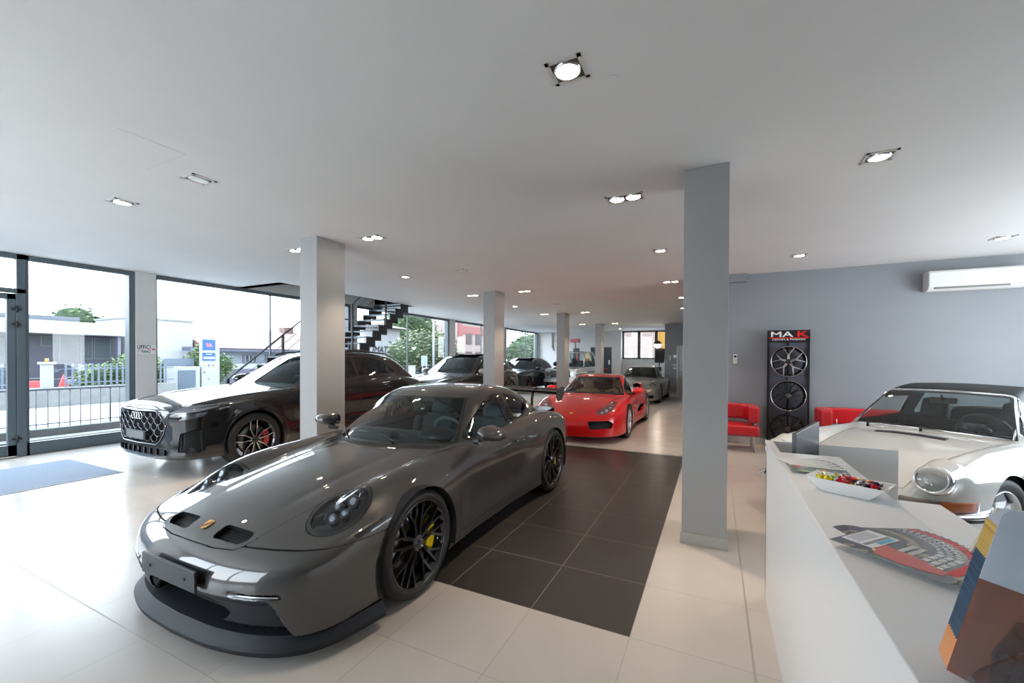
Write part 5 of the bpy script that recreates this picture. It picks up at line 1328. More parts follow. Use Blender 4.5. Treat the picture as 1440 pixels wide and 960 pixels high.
    r, F, P, S = build_car('classic_targa', (1.885, 2.712), math.radians(39.7), 'classic ivory white targa with round chrome headlights, parked behind the reception desk', pm, P, f)
    R_ = Matrix.Rotation(-PI / 2, 4, 'Y')
    for s in (-1, 1):
        L = empty('headlight', parent=r); M = Matrix.Translation((-.700, s * .585, .655)) @ Matrix.Rotation(-PI / 2 + .36, 4, 'Y')
        mb = MB(); mb.lathe([(.088, .03), (.094, .038), (.106, .030), (.114, .012), (.116, -.02), (.106, -.035)], M, 40); mb.build('chrome_ring', M_CHR, L)
        mb = MB(); mb.lathe([(0.0, -.05), (.04, -.04), (.075, -.01), (.09, .02)], M, 32); mb.build('lamp_bowl', M_REFL, L)
        mb = MB(); mb.lathe([(0, .052), (.03, .050), (.06, .044), (.09, .030)], M, 32); mb.build('lamp_lens', M_FLUTE, L)
        # turn signal in the bumper top
        ind = MB(); n = 14; rows = []
        for k in range(n + 1):
            a = .42 + .33 * k / n; px = float(P['xf'](np.array([a]))[0]) - .012; rows.append([ind.bm.verts.new(p) for p in ((px + .03, s * a, .435), (px - .012, s * a, .440), (px - .016, s * a, .47), (px - .008, s * a, .503), (px + .03, s * a, .508))])
        for k, (A, B) in enumerate(zip(rows[:-1], rows[1:])):
            for q in range(4):
                fc = ind.bm.faces.new((A[q], A[q + 1], B[q + 1], B[q])); fc.material_index = 1 if k >= 9 else 0
        ind.bm.faces.new(rows[0]); ind.bm.faces.new(rows[-1][::-1])
        ind.build('indicator', [mat('smoked_lens', (.16, .13, .11), .12, 0, 1.), M_AMB], r, smooth=.8)
        hg = MB()
        for k in range(5): hg.tube([(float(P['xf'](np.array([a]))[0]) - .004 - .002, s * a, .445 + .013 * k) for a in (.30, .35, .405)], .003, 6)
        hg.build('horn_grille', M_CHR, r)
    # wrap round bumper with rubber strip
    def band(sec, name, m, a1=.80):
        mb = MB(); rows = []; N = 48
        for i in range(N + 1):
            y = -a1 + 2 * a1 * i / N; px = float(P['xf'](np.array([min(abs(y), .83)]))[0])
            e = 1e-3; dx = (float(P['xf'](np.array([abs(y) + e]))[0]) - px) / e * (1 if y > 0 else -1); nv = Vector((-1, dx)).normalized()
            rows.append([mb.bm.verts.new((px + nv.x * o, y + nv.y * o, z)) for o, z in sec])
        for A, B in zip(rows[:-1], rows[1:]):
            for k in range(len(sec)): mb.bm.faces.new((A[k], A[(k + 1) % len(sec)], B[(k + 1) % len(sec)], B[k]))
        mb.bm.faces.new(rows[0]); mb.bm.faces.new(rows[-1][::-1]); return mb.build(name, m, r, smooth=.6)
    band([(-.02, .365), (.02, .365), (.045, .378), (.05, .395), (.045, .415), (.02, .43), (-.02, .432)], 'front_bumper_bar', M_CHR)
    band([(.04, .375), (.058, .379), (.060, .402), (.04, .406)], 'rubber_strip', M_BLK, .79)
    mb = MB(); mb.sphere((-.60, .78, .36), .06, (1.2, .8, .7)); mb.build('overrider', M_CHR, r)
    # windscreen surround in chrome
    pts = []
    for k in range(17):
        y = -.56 + 1.12 * k / 16; pts.append((.62 + .24 * y * y - .02, y, float(P['zr'](np.array([.60 ]))[0]) - .09 * y * y + .002))
    for s in (-1, 1):
        wiper(r, [(.56, -.02 if s < 0 else .42, .87), (.61, -.25 if s < 0 else .2, .895), (.63, -.5 if s < 0 else 0, .89)], .005)
        MB().cyl((.56, -.02 if s < 0 else .42, .83), (.56, -.02 if s < 0 else .42, .88), .012).build('wiper_spindle', M_BLK, r)
    def on(x, y):   # height of the screen surface
        z = np.linspace(.7, 1.4, 1400); v = F(np.full_like(z, x), np.full_like(z, y), z); k = np.where((v[:-1] < 0) & (v[1:] >= 0))[0]; return float(z[k[-1]]) if len(k) else 1.2
    edge = [(.595 + .24 * y * y, y) for y in np.linspace(-.60, .60, 15)] ; up_ = [(1.075 + .22 * y * y, y) for y in np.linspace(.515, -.515, 13)]
    ring = [Vector((x, y, on(x, y) + .004)) for x, y in edge + up_]
    MB().tube(ring, .009, 6, closed=True).build('windscreen_surround', M_CHR, r)
    mb = MB(); rows = []
    for k in range(9):
        y = -.27 + .54 * k / 8
        rows.append([mb.bm.verts.new((x, y, float(P['zc'](np.array([x]))[0]) - .05 * (y / .6) ** 2 + o)) for x, o in ((.36, -.01), (.365, .006), (.425, .008), (.43, -.01))])
    for A, B in zip(rows[:-1], rows[1:]):
        for k in range(3): mb.bm.faces.new((A[k], A[k + 1], B[k + 1], B[k]))
    mb.build('cowl_vent', M_BLK, r)
    MB().cyl((.33, .60, .80), (.33, .60, .90), .004, n=6).build('antenna', M_CHR, r)
    return r
car_gt3(-2.20, -.19, 0)
black_suv(); far_suv(); small_suv(); silver_coupe(); red_car(); white_targa()
# ------------------------------------------------------------------ ceiling lamps
M_LAMP = mat('lamp_glow', (1, .9, .78), .4, emit=(1, .84, .66), estr=22.)
M_LAMPOFF = mat('lamp_glass_off', (.75, .75, .72), .3)
M_FITG = mat('fitting_grey', (.62, .60, .57), .45)
M_FITD = mat('fitting_inside', (.09, .075, .06), .6)
def downlight(x, y, n, lit, lab, w=.175):
    L = .20 if n == 1 else .36; nm = 'recessed_downlight' if n == 1 else 'twin_downlight'
    t = empty(nm, (x, y, H), 0, lab, 'ceiling light', 'square recessed ceiling lights' if n == 1 else 'twin recessed ceiling lights')
    hx, hy = L / 2, w / 2 + .012
    mb = MB()
    for a, b in (((-hx, -hy), (hx, -hy + .022)), ((-hx, hy - .022), (hx, hy)), ((-hx, -hy), (-hx + .022, hy)), ((hx - .022, -hy), (hx, hy))): mb.box((a[0], a[1], -.006), (b[0], b[1], .0))
    mb.build('trim_frame', M_FITG, t)
    mb = MB(); mb.box((-hx + .012, -hy + .012, -.003), (hx - .012, hy - .012, -.001)); mb.build('fitting_body', M_FITD, t)
    for k in range(n):
        cx = 0 if n == 1 else (-.078 + .156 * k)
        mb = MB(); mb.lathe([(.076, -.003), (.074, -.012), (.068, -.016), (.064, -.008)], Matrix.Translation((cx, 0, 0)), 28); l = mb.build('lamp_ring', M_FITG if not lit else M_CHR, t)
        mb = MB(); mb.lathe([(0, -.010), (.067, -.010)], Matrix.Translation((cx, 0, 0)), 28); mb.build('lamp_face', M_LAMP if lit else M_LAMPOFF, l)
    if lit:
        s = bpy.data.lights.new('lamp', 'SPOT'); s.energy = LAMPW * n; s.spot_size = math.radians(84); s.spot_blend = .7; s.shadow_soft_size = .05; s.color = (1, .80, .60)
        o = bpy.data.objects.new('lamp', s); COL.objects.link(o); o.location = (0, 0, -.03); o.parent = t
LAMPW = 36.
LIT = [(-.325, -.16, 1, 1, 'square lit ceiling downlight nearest to the camera, top centre of the photo'),
       (-3.735, -.236, 1, 0, 'unlit square ceiling downlight left of the near grey pillar, beside the faint access panel'), (-5.052, -.263, 1, 1, 'lit square ceiling downlight furthest left, near the entrance'),
       (-3.653, 1.776, 2, 1, 'twin lit downlight just right of the left pillar head'), (-.39, 1.82, 2, 1, 'twin lit downlight in the middle of the ceiling, left of the right pillar head'), (1.557, 1.82, 1, 1, 'lit square downlight right of the near pillar, above the white targa'),
       (-5.10, 1.78, 2, 1, 'twin lit downlight half hidden behind the left pillar'),
       (-5.004, 4.03, 1, 1, 'lit square downlight over the black SUV roof, right of the left pillar'), (-3.688, 3.995, 1, 0, 'unlit square downlight between the left and second pillars'), (-.309, 4.052, 1, 1, 'lit square downlight left of the right pillar, second row from it'),
       (1.554, 5.24, 1, 1, 'lit square downlight above the wheel display stand'), (3.744, 5.245, 1, 1, 'lit square downlight above the air conditioner at the right edge'),
       (-3.60, 6.54, 2, 1, 'twin lit downlight just right of the second pillar head'), (-5.05, 6.6, 2, 1, 'twin lit downlight left of the second pillar head'), (-.40, 6.70, 2, 1, 'twin lit downlight beside the right pillar, third row'),
       (-.36, 9.12, 1, 1, 'small lit downlight touching the right pillar edge, upper of two'), (-.48, 11.48, 1, 1, 'small lit downlight touching the right pillar edge, lower of two'),
       (-5.02, 9.0, 1, 1, 'lit downlight between second and third pillars, towards the windows'), (-3.69, 9.06, 1, 0, 'unlit downlight left of the third pillar head'),
       (-3.55, 11.43, 2, 1, 'twin lit downlight just right of the third pillar head'), (-5.02, 11.40, 2, 1, 'twin lit downlight left of the third pillar head'), (-3.69, 13.82, 1, 0, 'unlit downlight between third and fourth pillars'),
       (-3.56, 16.18, 2, 1, 'twin lit downlight right of the fourth pillar head'), (-5.02, 16.1, 2, 1, 'twin lit downlight left of the fourth pillar head'), (-4.0, 19.5, 1, 1, 'farthest lit downlight near the back wall')]
for a in LIT: downlight(*a)
# faint access panels and blanks in the ceiling
def apanel(x0, y0, x1, y1, lab):
    mb = MB(); e = .004
    mb.box((x0, y0, H - .0015), (x1, y1, H)); mb.m(1)
    for a, b in (((x0 - e, y0 - e), (x1 + e, y0)), ((x0 - e, y1), (x1 + e, y1 + e)), ((x0 - e, y0), (x0, y1)), ((x1, y0), (x1 + e, y1))): mb.box((a[0], a[1], H - .001), (b[0], b[1], H))
    o = mb.build('ceiling_access_panel', [M_CEIL, mat('panel_joint', (.55, .55, .55), .7)]); props(o, lab, 'access panel')
apanel(-3.92, -.95, -3.32, -.545, 'flush square access panel outlined in the white ceiling above the entrance side')
o = MB().cyl((-.12, .02, H - .004), (-.12, .02, H), .035, n=20).build('ceiling_blank_cover', M_CEIL); props(o, 'small round white cover in the ceiling beside the nearest downlight', 'cover plate')

# ------------------------------------------------------------------ doormat
mm = noise_color(mat('mat_fibre', (.2, .24, .30), .95, bump=(300, .6, .003)), (.17, .21, .27), (.28, .33, .40), 120)
o = empty('doormat', (-7.55, -1.2, 0), 0, 'blue grey ribbed entrance mat lying on the tiles inside the glass door', 'doormat')
MB().box((-.79, -1.55, 0), (.79, 1.55, .010)).build('mat_pile', mm, o)
mb = MB()
for a, b in (((-.82, -1.58), (.82, -1.55)), ((-.82, 1.55), (.82, 1.58)), ((-.82, -1.55), (-.79, 1.55)), ((.79, -1.55), (.82, 1.55))): mb.box((a[0], a[1], 0), (b[0], b[1], .008))
mb.build('rubber_edge', mat('mat_edge', (.34, .38, .43), .6), o)

# ------------------------------------------------------------------ UFFICI sign on the pier (faces +X)
t = empty('wall_sign', (WX + .021, 1.685, 1.70), 0, 'white sign reading UFFICI 1 PIANO with red arrow on the pier beside the entrance', 'sign')
MB().box((0, -.145, -.085), (.004, .15, .085)).build('sign_board', M_WPLA, t)
RX = Matrix.Rotation(PI / 2, 4, 'Z') @ Matrix.Rotation(PI / 2, 4, 'X')
def tm(x, y, z): return Matrix.Translation((x, y, z)) @ RX
text_mesh('UFFICI', .105, M_BLK, 'lettering', t, tm(.005, -.035, .036), .0006, .66, bold=.0022, spacing=1.06)
text_mesh('1° PIANO', .072, M_BLK, 'lettering', t, tm(.005, -.035, -.044), .0006, .66, bold=.0015, spacing=1.05)
mb = MB(); M = tm(.005, 0, 0); mb.prism([(.075, -.006), (.105, -.006), (.105, -.026), (.142, .0), (.105, .026), (.105, .006), (.075, .006)], 0, .001, M); mb.build('red_arrow', M_REDC, t)

# ------------------------------------------------------------------ staircase along the windows
st = empty('steel_staircase', (-8.4, 4.6, 0), 0, 'dark steel open staircase with zigzag stringers rising beside the windows behind the black SUV', 'staircase')
M_STL = mat('dark_steel_paint', (.030, .036, .042), .5); M_TRD = mat('tread_steel', (.10, .13, .155), .35)
X0s, X1s = -8.95 + 8.4, -7.92 + 8.4
def flight(y0, z0, n, run, rise):
    for xs in (X0s, X1s):
        up_ = []; dn = []
        for k in range(n):
            up_ += [(y0 + k * run, z0 + k * rise), (y0 + k * run, z0 + (k + 1) * rise)]
            dn += [(y0 + (k + .45) * run + .09, z0 + k * rise - .10), (y0 + (k + 1.0) * run + .09, z0 + k * rise - .10)]
        top = [(y0 + n * run, z0 + n * rise)]
        poly = up_ + top + [(y0 + n * run + .02, z0 + (n - 1) * rise - .10 + 0)]
        low = []
        for k in range(n - 1, -1, -1):
            low += [(y0 + (k + 1) * run + .09, z0 + k * rise - .10 + .0), (y0 + k * run + .09, z0 + k * rise - .10)]
        pts = up_ + top + [(y0 + n * run + .09, z0 + n * rise)] + low
        P2 = [(y - 4.6, z) for y, z in pts]
        m = Matrix(((0, 0, 1, xs), (1, 0, 0, 0), (0, 1, 0, 0), (0, 0, 0, 1)))
        MB().prism(P2, -.012, .012, m).build('stringer', M_STL, st)
    for k in range(n):
        MB().box((X0s, y0 + k * run - 4.6, z0 + (k + 1) * rise - .03), (X1s, y0 + (k + 1) * run + .03 - 4.6, z0 + (k + 1) * rise), bev=.004).build('tread', M_TRD, st)
flight(2.05, 0, 9, .225, .1755)
MB().box((X0s, 4.075 - 4.6, 1.53), (X1s, 5.45 - 4.6, 1.60)).build('landing', M_STL, st)
flight(5.45, 1.60, 9, .225, .1755)
def rail(pts, posts, x):
    MB().tube([(x, y - 4.6, z) for y, z in pts], .019, 8).build('handrail', M_TRD, st)
    for y, z0, z1 in posts: MB().box((x - .02, y - 4.6 - .02, z0), (x + .02, y - 4.6 + .02, z1)).build('rail_post', M_STL, st)
    for dz in (.2, .4, .6):
        MB().tube([(x, y - 4.6, z - dz) for y, z in pts], .005, 6).build('rail_wire', M_STL, st)
x = X1s + .03
rail([(2.35, 1.12), (4.05, 2.47)], [(2.38, .3, 1.14), (3.50, 1.1, 2.04)], x)
rail([(4.10, 2.50), (5.30, 2.52)], [(4.12, 1.55, 2.5)], x)
rail([(5.40, 2.92), (5.55, 3.06), (7.35, 4.4)], [(5.40, 1.60, 2.93), (6.60, 2.5, 3.9)], x)
MB().box((X0s, 7.45 - 4.6, 3.12), (X1s, 7.62 - 4.6, 3.19)).build('top_landing', M_STL, st)

# ------------------------------------------------------------------ air conditioner
ac = empty('air_conditioner', (3.40, 6.53, 2.63), 0, 'white wall mounted air conditioner high on the grey wall at the right', 'air conditioner')
mb = MB(); mb.prism([(0, 0), (-.14, .0), (-.20, .035), (-.225, .09), (-.225, .285), (-.20, .31), (0, .31)], 0, 1.12, Matrix(((0, 0, 1, 0), (1, 0, 0, 0), (0, 1, 0, 0), (0, 0, 0, 1)))); mb.build('housing', M_WPLA, ac, bevel=.012)
mb = MB(); mb.box((.07, -.212, .028), (.90, -.15, .052)); mb.build('air_outlet', M_FITD, ac)
mb = MB(); mb.box((.085, -.219, .032), (.89, -.205, .040), Matrix.Rotation(0, 4, 'X')); mb.build('louvre', M_BASE, ac)
mb = MB()
for k in range(3): mb.cyl((.98 + .03 * k, -.223, .05), (.98 + .03 * k, -.215, .05), .006)
mb.build('indicator_dots', mat('indicator_blue', (.2, .4, .7), .4), ac)

# ------------------------------------------------------------------ thermostat / switches
def wallbox(name, lab, cat, loc, w, h, d, rest=None, col=None):
    t = empty(name, loc, 0, lab, cat); MB().box((-w / 2, -d, -h / 2), (w / 2, 0, h / 2), bev=.004).build('casing', col or M_WPLA, t)
    if rest: rest(t, d)
    return t
wallbox('wall_remote_control', 'small white remote control holder on the grey wall beside the near pillar', 'remote control', (.76, 6.53, 1.56), .065, .17, .025,
    lambda t, d: (MB().box((-.022, -d - .002, .03), (.022, -d, .065)).build('display', M_GBLK, t), MB().box((-.02, -d - .002, -.06), (.02, -d, .01)).build('buttons', mat('cream_plastic', (.7, .62, .45), .5), t)))
wallbox('wall_remote_control', 'cream remote control on the far partition left of the thermostat', 'remote control', (-1.37, 17.4, 1.62), .07, .22, .03, None, mat('cream_plastic'))
wallbox('thermostat', 'white square thermostat on the far partition beside the white door', 'thermostat', (-1.18, 17.4, 1.68), .15, .15, .03, lambda t, d: MB().box((-.03, -d - .002, -.01), (.03, -d, .03)).build('display', M_GBLK, t))
wallbox('light_switch', 'white light switch plate on the far partition, upper of two', 'light switch', (-1.18, 17.4, 1.30), .13, .08, .012, lambda t, d: MB().box((-.04, -d - .004, -.025), (.04, -d, .025)).build('rocker', M_WPLA, t))
wallbox('light_switch', 'white light switch plate on the far partition, lower of two', 'light switch', (-1.18, 17.4, 1.16), .13, .08, .012, lambda t, d: MB().box((-.04, -d - .004, -.025), (.04, -d, .025)).build('rocker', M_WPLA, t))

# ------------------------------------------------------------------ wheel display stand
ws = empty('wheel_display_stand', (1.575, 6.36, 0), 0, 'tall black display stand with grey panel and three alloy wheels under a MAK header', 'display stand')
mb = MB()
for s in (-1, 1): mb.box((s * .30 - .015, -.02, 0), (s * .30 + .015, .02, 2.06))
mb.box((-.30, -.02, .04), (.30, .02, .07)); mb.build('frame', M_BLK, ws)
MB().box((-.285, .012, .07), (.285, .018, 1.86)).build('back_panel', mat('panel_charcoal', (.10, .10, .125), .35), ws)
hd = MB().box((-.315, -.03, 1.86), (.315, .02, 2.07)).build('header', M_BLK, ws)
RF = Matrix.Rotation(PI / 2, 4, 'X')
def ft(x, z, y=-.032): return Matrix.Translation((x, y, z)) @ RF
M_SIGNW = mat('sign_white', (.8, .8, .8), .4); M_SIGNR = mat('sign_red', (.75, .01, .01), .4)
text_mesh('MA', .135, M_SIGNW, 'lettering', hd, ft(-.105, 1.993), .001, 1.75, bold=.002)
text_mesh('K', .135, M_SIGNR, 'lettering', hd, ft(.20, 1.993), .001, 1.9, bold=.003)
MB().box((-.29, -.033, 1.925), (.29, -.03, 1.940)).build('red_line', M_SIGNR, hd)
text_mesh('DESIGN & PASSION', .042, M_SIGNW, 'lettering', hd, ft(0, 1.905), .0008, 1.36, bold=.0003)
MB().cyl((0, -.0, .1), (0, -.0, 1.86), .014, n=10).build('hanging_tube', M_BLK, ws)
for z in (1.52, .93, .345): MB().cyl((-.015, -.125, z), (-.015, 0, z), .02, n=10).build('wheel_peg', M_BLK, ws)
MB().box((-.28, -.03, .0), (.28, .16, .012), bev=.004).build('base_plate', M_BLK, ws)
for z, sty, ms, lab in ((1.52, 'y5bi', [M_GBLK, M_ALU], 'black alloy wheel with bright machined Y spokes, top one on the display stand'), (.93, 'mesh10', [M_GBLK, M_GBLK], 'black mesh alloy wheel with bright rim edge, middle one on the display stand'), (.345, 'mesh10', [M_GBLK, M_GBLK], 'all black multi spoke alloy wheel, lowest one on the display stand')):
    w = empty('alloy_wheel', (1.560, 6.175, z), 0, lab, 'wheel', 'alloy wheels on the display stand'); w.rotation_euler = (0, 0, 0)
    rim_mesh(sty, .250, ms, 'rim', w, .13)
    if z > .6: mb = MB(); mb.lathe([(.2595, -.002), (.2625, .002), (.2595, .004), (.254, -.001)], Matrix.Rotation(-PI / 2, 4, 'X'), 64, closed=True); mb.build('rim_edge', M_ALU, w)
    MB().cyl((0, -.004, 0), (0, .012, 0), .032, n=20).build('hub_cap', M_BLK if z > 1.2 else M_DCHR, w)

# ------------------------------------------------------------------ red armchairs
M_RLEA = mat('red_leather', (.52, .008, .015), .38, coat=.15)
def armchair(x, y, rz, lab, w=.86):
    t = empty('armchair', (x, y, 0), rz, lab, 'armchair', 'red leather armchairs with steel legs along the grey wall'); hw = w / 2
    MB().box((-hw, -.36, .27), (hw, .28, .44), bev=.03).build('seat', M_RLEA, t, smooth=.9)
    def wrap(z0, z1, name):
        mb = MB(); pts = [(-hw, -.34), (-hw, .18), (-hw + .14, .32), (hw - .14, .32), (hw, .18), (hw, -.34)]; inn = [(-hw + .15, -.34), (-hw + .15, .08), (-hw + .23, .17), (hw - .23, .17), (hw - .15, .08), (hw - .15, -.34)]
        mb.prism(pts + inn[::-1], z0, z1); return mb.build(name, M_RLEA, t, bevel=.03)
    wrap(.50, .76, 'backrest')
    mb = MB(); mb.tube([(-hw + .06, -.33, .472), (-hw + .06, .16, .472), (-hw + .18, .27, .472), (hw - .18, .27, .472), (hw - .06, .16, .472), (hw - .06, -.33, .472)], .012, 8); mb.build('steel_rail', M_STEEL, t)
    for sx in (-1, 1):
        for sy in (-.28, .24): MB().cyl((sx * (hw - .08), sy, 0), (sx * (hw - .08), sy, .475), .013, n=12).build('leg', M_STEEL, t)
armchair(.66, 5.95, 0, 'red leather armchair with steel legs between the near pillar and the wheel display')
armchair(2.57, 5.95, 0, 'red leather armchair right of the wheel display, behind the white car', 1.30)

# ------------------------------------------------------------------ reception desk
dk = empty('reception_desk', (.72, -1.1, 0), 0, 'white laminate reception desk with raised counter in the right foreground', 'desk')
ZT = 1.03; o0 = (.72, -1.1)
def db(a, b, name, m=M_WHITE, bev=.002): return MB().box((a[0] - o0[0], a[1] - o0[1], a[2]), (b[0] - o0[0], b[1] - o0[1], b[2])).build(name, m, dk, bevel=bev)
db((.72, -3.2, 0), (.745, .785, ZT - .025), 'front_panel'); db((.712, -3.2, ZT - .024), (1.02, .40, ZT), 'counter_top', bev=.003)
db((.712, .40, ZT - .024), (.752, .785, ZT), 'counter_edge'); db((.72, .76, 0), (1.37, .785, ZT), 'end_panel')
db((.745, -3.2, .72), (1.55, .76, .745), 'worktop'); db((.985, -3.2, .745), (1.005, .39, ZT - .025), 'upstand')
# monitor behind the raised counter
mo = empty('monitor', (.90, .56, .745), 0, 'thin dark grey computer screen standing behind the raised counter of the desk', 'monitor')
mb = MB(); o_ = Vector((.90, .56, .745)); F4 = [Vector(p) - o_ for p in ((.833, .47, .83), (.985, .70, .83), (.985, .70, 1.177), (.833, .47, 1.128))]; nv = Vector((-.83, .55, 0)) * .022
A = [mb.bm.verts.new(p) for p in F4]; B = [mb.bm.verts.new(p + nv) for p in F4]
mb.bm.faces.new(A); mb.bm.faces.new(B[::-1])
for k in range(4): mb.bm.faces.new((A[k], A[(k + 1) % 4], B[(k + 1) % 4], B[k]))
mb.build('screen', mat('monitor_grey', (.035, .04, .05), .35, coat=.3), mo, bevel=.003)
mb = MB(); mb.box((-.10, -.06, .001), (.06, .08, .012), bev=.004); mb.cyl((-.01, .03, .01), (-.01, .03, .2), .018); mb.build('monitor_stand', M_BLK, mo)

# magazines: a printed picture built in the material
def print_mat(name, cols, scale=8., seed=0.):
    m = mat(name, (.5, .5, .5), .25, coat=.4); nt = m.node_tree; b = nt.nodes['Principled BSDF']; N = nt.nodes.new
    tc = N('ShaderNodeTexCoord'); mp = N('ShaderNodeMapping'); mp.inputs['Location'].default_value = (seed, seed * .7, 0); v = N('ShaderNodeTexVoronoi'); v.inputs['Scale'].default_value = scale
    r = N('ShaderNodeValToRGB'); r.color_ramp.interpolation = 'CONSTANT'; s = N('ShaderNodeSeparateColor')
    nt.links.new(tc.outputs['Object'], mp.inputs['Vector']); nt.links.new(mp.outputs[0], v.inputs['Vector']); nt.links.new(v.outputs['Color'], s.inputs[0]); nt.links.new(s.outputs[0], r.inputs['Fac']); nt.links.new(r.outputs['Color'], b.inputs['Base Color'])
    e = r.color_ramp.elements
    for i, c in enumerate(cols):
        p = i / len(cols)
        if i < 2: e[i].position = p; e[i].color = (*c, 1)
        else: q = e.new(p); q.color = (*c, 1)
    return m
M_PAPER = mat('paper_white', (.78, .78, .76), .5)
pm1 = print_mat('cover_road', [(.012, .014, .022), (.05, .09, .03), (.02, .04, .12), (.30, .24, .18), (.02, .02, .02), (.03, .03, .04)], 45)
pm2 = print_mat('cover_dark', [(.03, .03, .03), (.3, .3, .3), (.06, .06, .07), (.12, .12, .12), (.2, .35, .08)], 42, 3.)
M_CARD = mat('card_white', (.82, .84, .86), .35, coat=.3); M_INK = mat('ink_grey', (.25, .27, .3), .5); M_INKB = mat('ink_blue', (.08, .42, .62), .5)
def magazine(x, y, z, rot, lab, grp, cover, w=.205, l=.28, th=.0035, top=False, style=0):
    t = empty('magazine', (x, y, z), rot, lab, 'magazine', grp)
    MB().box((-w / 2, -l / 2, 0), (w / 2, l / 2, th - .0006)).build('pages', M_PAPER, t)
    c = MB().box((-w / 2 - .0005, -l / 2 - .0005, th - .0006), (w / 2 + .0005, l / 2 + .0005, th)).build('cover', cover, t)
    e = th + .0004
    if style == 1:
        # red banner strip with white bars along one short edge, photo rows of white blocks
        MB().box((-w / 2 + .004, l / 2 - .030, th), (w / 2 - .05, l / 2 - .008, e)).build('red_banner', M_SIGNR, c)
        mb = MB()
        for r_ in range(3):
            for q in range(5): mb.box((-w / 2 + .008 + q * .030, l / 2 - .052 - r_ * .018, th), (-w / 2 + .030 + q * .030, l / 2 - .040 - r_ * .018, e))
        mb.build('caption_blocks', M_SIGNW, c)
        mb = MB()
        for r_ in range(2): mb.box((-w / 2 + .012, l / 2 - .120 - r_ * .02, th), (w / 2 - .02 - r_ * .04, l / 2 - .108 - r_ * .02, e))
        mb.build('pale_picture', mat('pale_print', (.55, .55, .52), .4), c)
    if style == 2:
        MB().box((-w / 2 + .03, -l / 2 + .02, th), (-w / 2 + .055, -l / 2 + .05, e)).build('red_picture', M_SIGNR, c); MB().box((-w / 2 + .06, l / 2 - .10, th), (w / 2 - .05, l / 2 - .08, e)).build('red_picture', M_SIGNR, c)
        MB().box((-w / 2, -l / 2, th), (-w / 2 + .022, l / 2, e)).build('white_spine_band', M_PAPER, c)
    return t
# fan of racing magazines on the counter (one label per sheet, counted from the top)
px_, py_ = .795, -.845
for k in range(14):
    a = -.98 - .042 * (13 - k)
    q_ = k / 13; th_ = math.radians(22 - 64 * q_); ux, uy = math.cos(th_), math.sin(th_); vx, vy = -uy, ux
    p0 = (.813 + (.706 - .813) * q_, -.93 - .005 * q_); cx = p0[0] + ux * .125 + vx * .0875; cy = p0[1] + uy * .125 + vy * .0875; a = math.atan2(-ux, uy)
    lab = 'red banner racing magazine fanned on the counter under the topmost one' if k < 13 else 'topmost racing magazine of the fan, red car cover and white subscription card'
    tt = magazine(cx, cy, ZT + .0002 + k * .0014, a, lab, 'racing magazines fanned on the counter', pm1, style=1, th=.0013, w=.175, l=.25)
t = tt
e = .0013
mb = MB(); mb.prism([(-.01, -.055), (.07, -.03), (.078, .03), (.06, .10), (.03, .10), (.0, .02)], e, e + .0005); mb.build('red_car_picture', mat('print_red', (.60, .05, .02), .3, coat=.4), t)
mb = MB(); mb.sphere((.045, -.02, e), .016, (1, 1.6, .02), 16); mb.build('headlamp_picture', mat('print_gold', (.75, .5, .2), .3, coat=.4), t)
cd = MB().box((-.082, -.12, e + .0006), (.045, -.045, e + .0012)).build('subscription_card', M_CARD, t)
mb = MB()
for k in range(6): mb.box((-.06, -.115 + k * .006, e + .0012), (.03 + .008 * math.sin(k * 3), -.113 + k * .006, e + .0015))
mb.build('card_text', M_INK, cd)
mb = MB(); mb.box((-.075, -.072, e + .0012), (.04, -.062, e + .0015)); mb.build('card_band', M_INK, cd)
mb = MB(); mb.box((-.07, -.060, e + .0012), (.0, -.049, e + .0015)); mb.build('card_logo', M_INKB, cd)
# car magazines further along
for k in range(7):
    a = -.80 - .055 * (6 - k)
    lab = 'car magazine under the topmost one of the small fan at the counter end' if k < 6 else 'topmost car magazine of the small fan at the counter end'
    q_ = k / 6; th_ = math.radians(30 - 34 * q_); ux, uy = math.cos(th_), math.sin(th_); vx, vy = -uy, ux; p0 = (.775 + (.732 - .775) * q_, .08 - .165 * q_)
    magazine(p0[0] + ux * .11 + vx * .07, p0[1] + uy * .11 + vy * .07, ZT + .0002 + k * .0018, math.atan2(-ux, uy), lab, 'car magazines fanned at the counter end', pm2, style=2, w=.14, l=.22, th=.0017)

# candy bowl with candies
bw = empty('candy_bowl', (.885, -.345, ZT), math.radians(-28), 'white rectangular porcelain bowl full of wrapped sweets on the counter', 'bowl')
mb = MB(); a, b, c_, d_, h_ = .070, .040, .125, .068, .052
def rect(w, l, z, r=.008):
    out = []
    for sx, sy, a0 in ((1, 1, 0), (-1, 1, PI / 2), (-1, -1, PI), (1, -1, 3 * PI / 2)):
        for k in range(4):
            q = a0 + PI / 2 * k / 3; out.append((sx * (w - r) + r * math.cos(q), sy * (l - r) + r * math.sin(q), z))
    return out
loops = [rect(a, b, 0), rect(a + .008, b + .006, .004), rect(c_, d_, h_), rect(c_ + .002, d_ + .002, h_ + .003), rect(c_ - .004, d_ - .004, h_ + .001), rect(a + .004, b + .002, .010), rect(a - .01, b - .01, .008)]
vl = [[mb.bm.verts.new(p) for p in l] for l in loops]
for A, B in zip(vl[:-1], vl[1:]):
    for k in range(16): mb.bm.faces.new((A[k], A[(k + 1) % 16], B[(k + 1) % 16], B[k]))
mb.bm.faces.new(vl[0][::-1]); mb.bm.faces.new(vl[-1])
mb.build('bowl_body', mat('white_porcelain', (.82, .83, .84), .12, coat=.6), bw, smooth=.6)
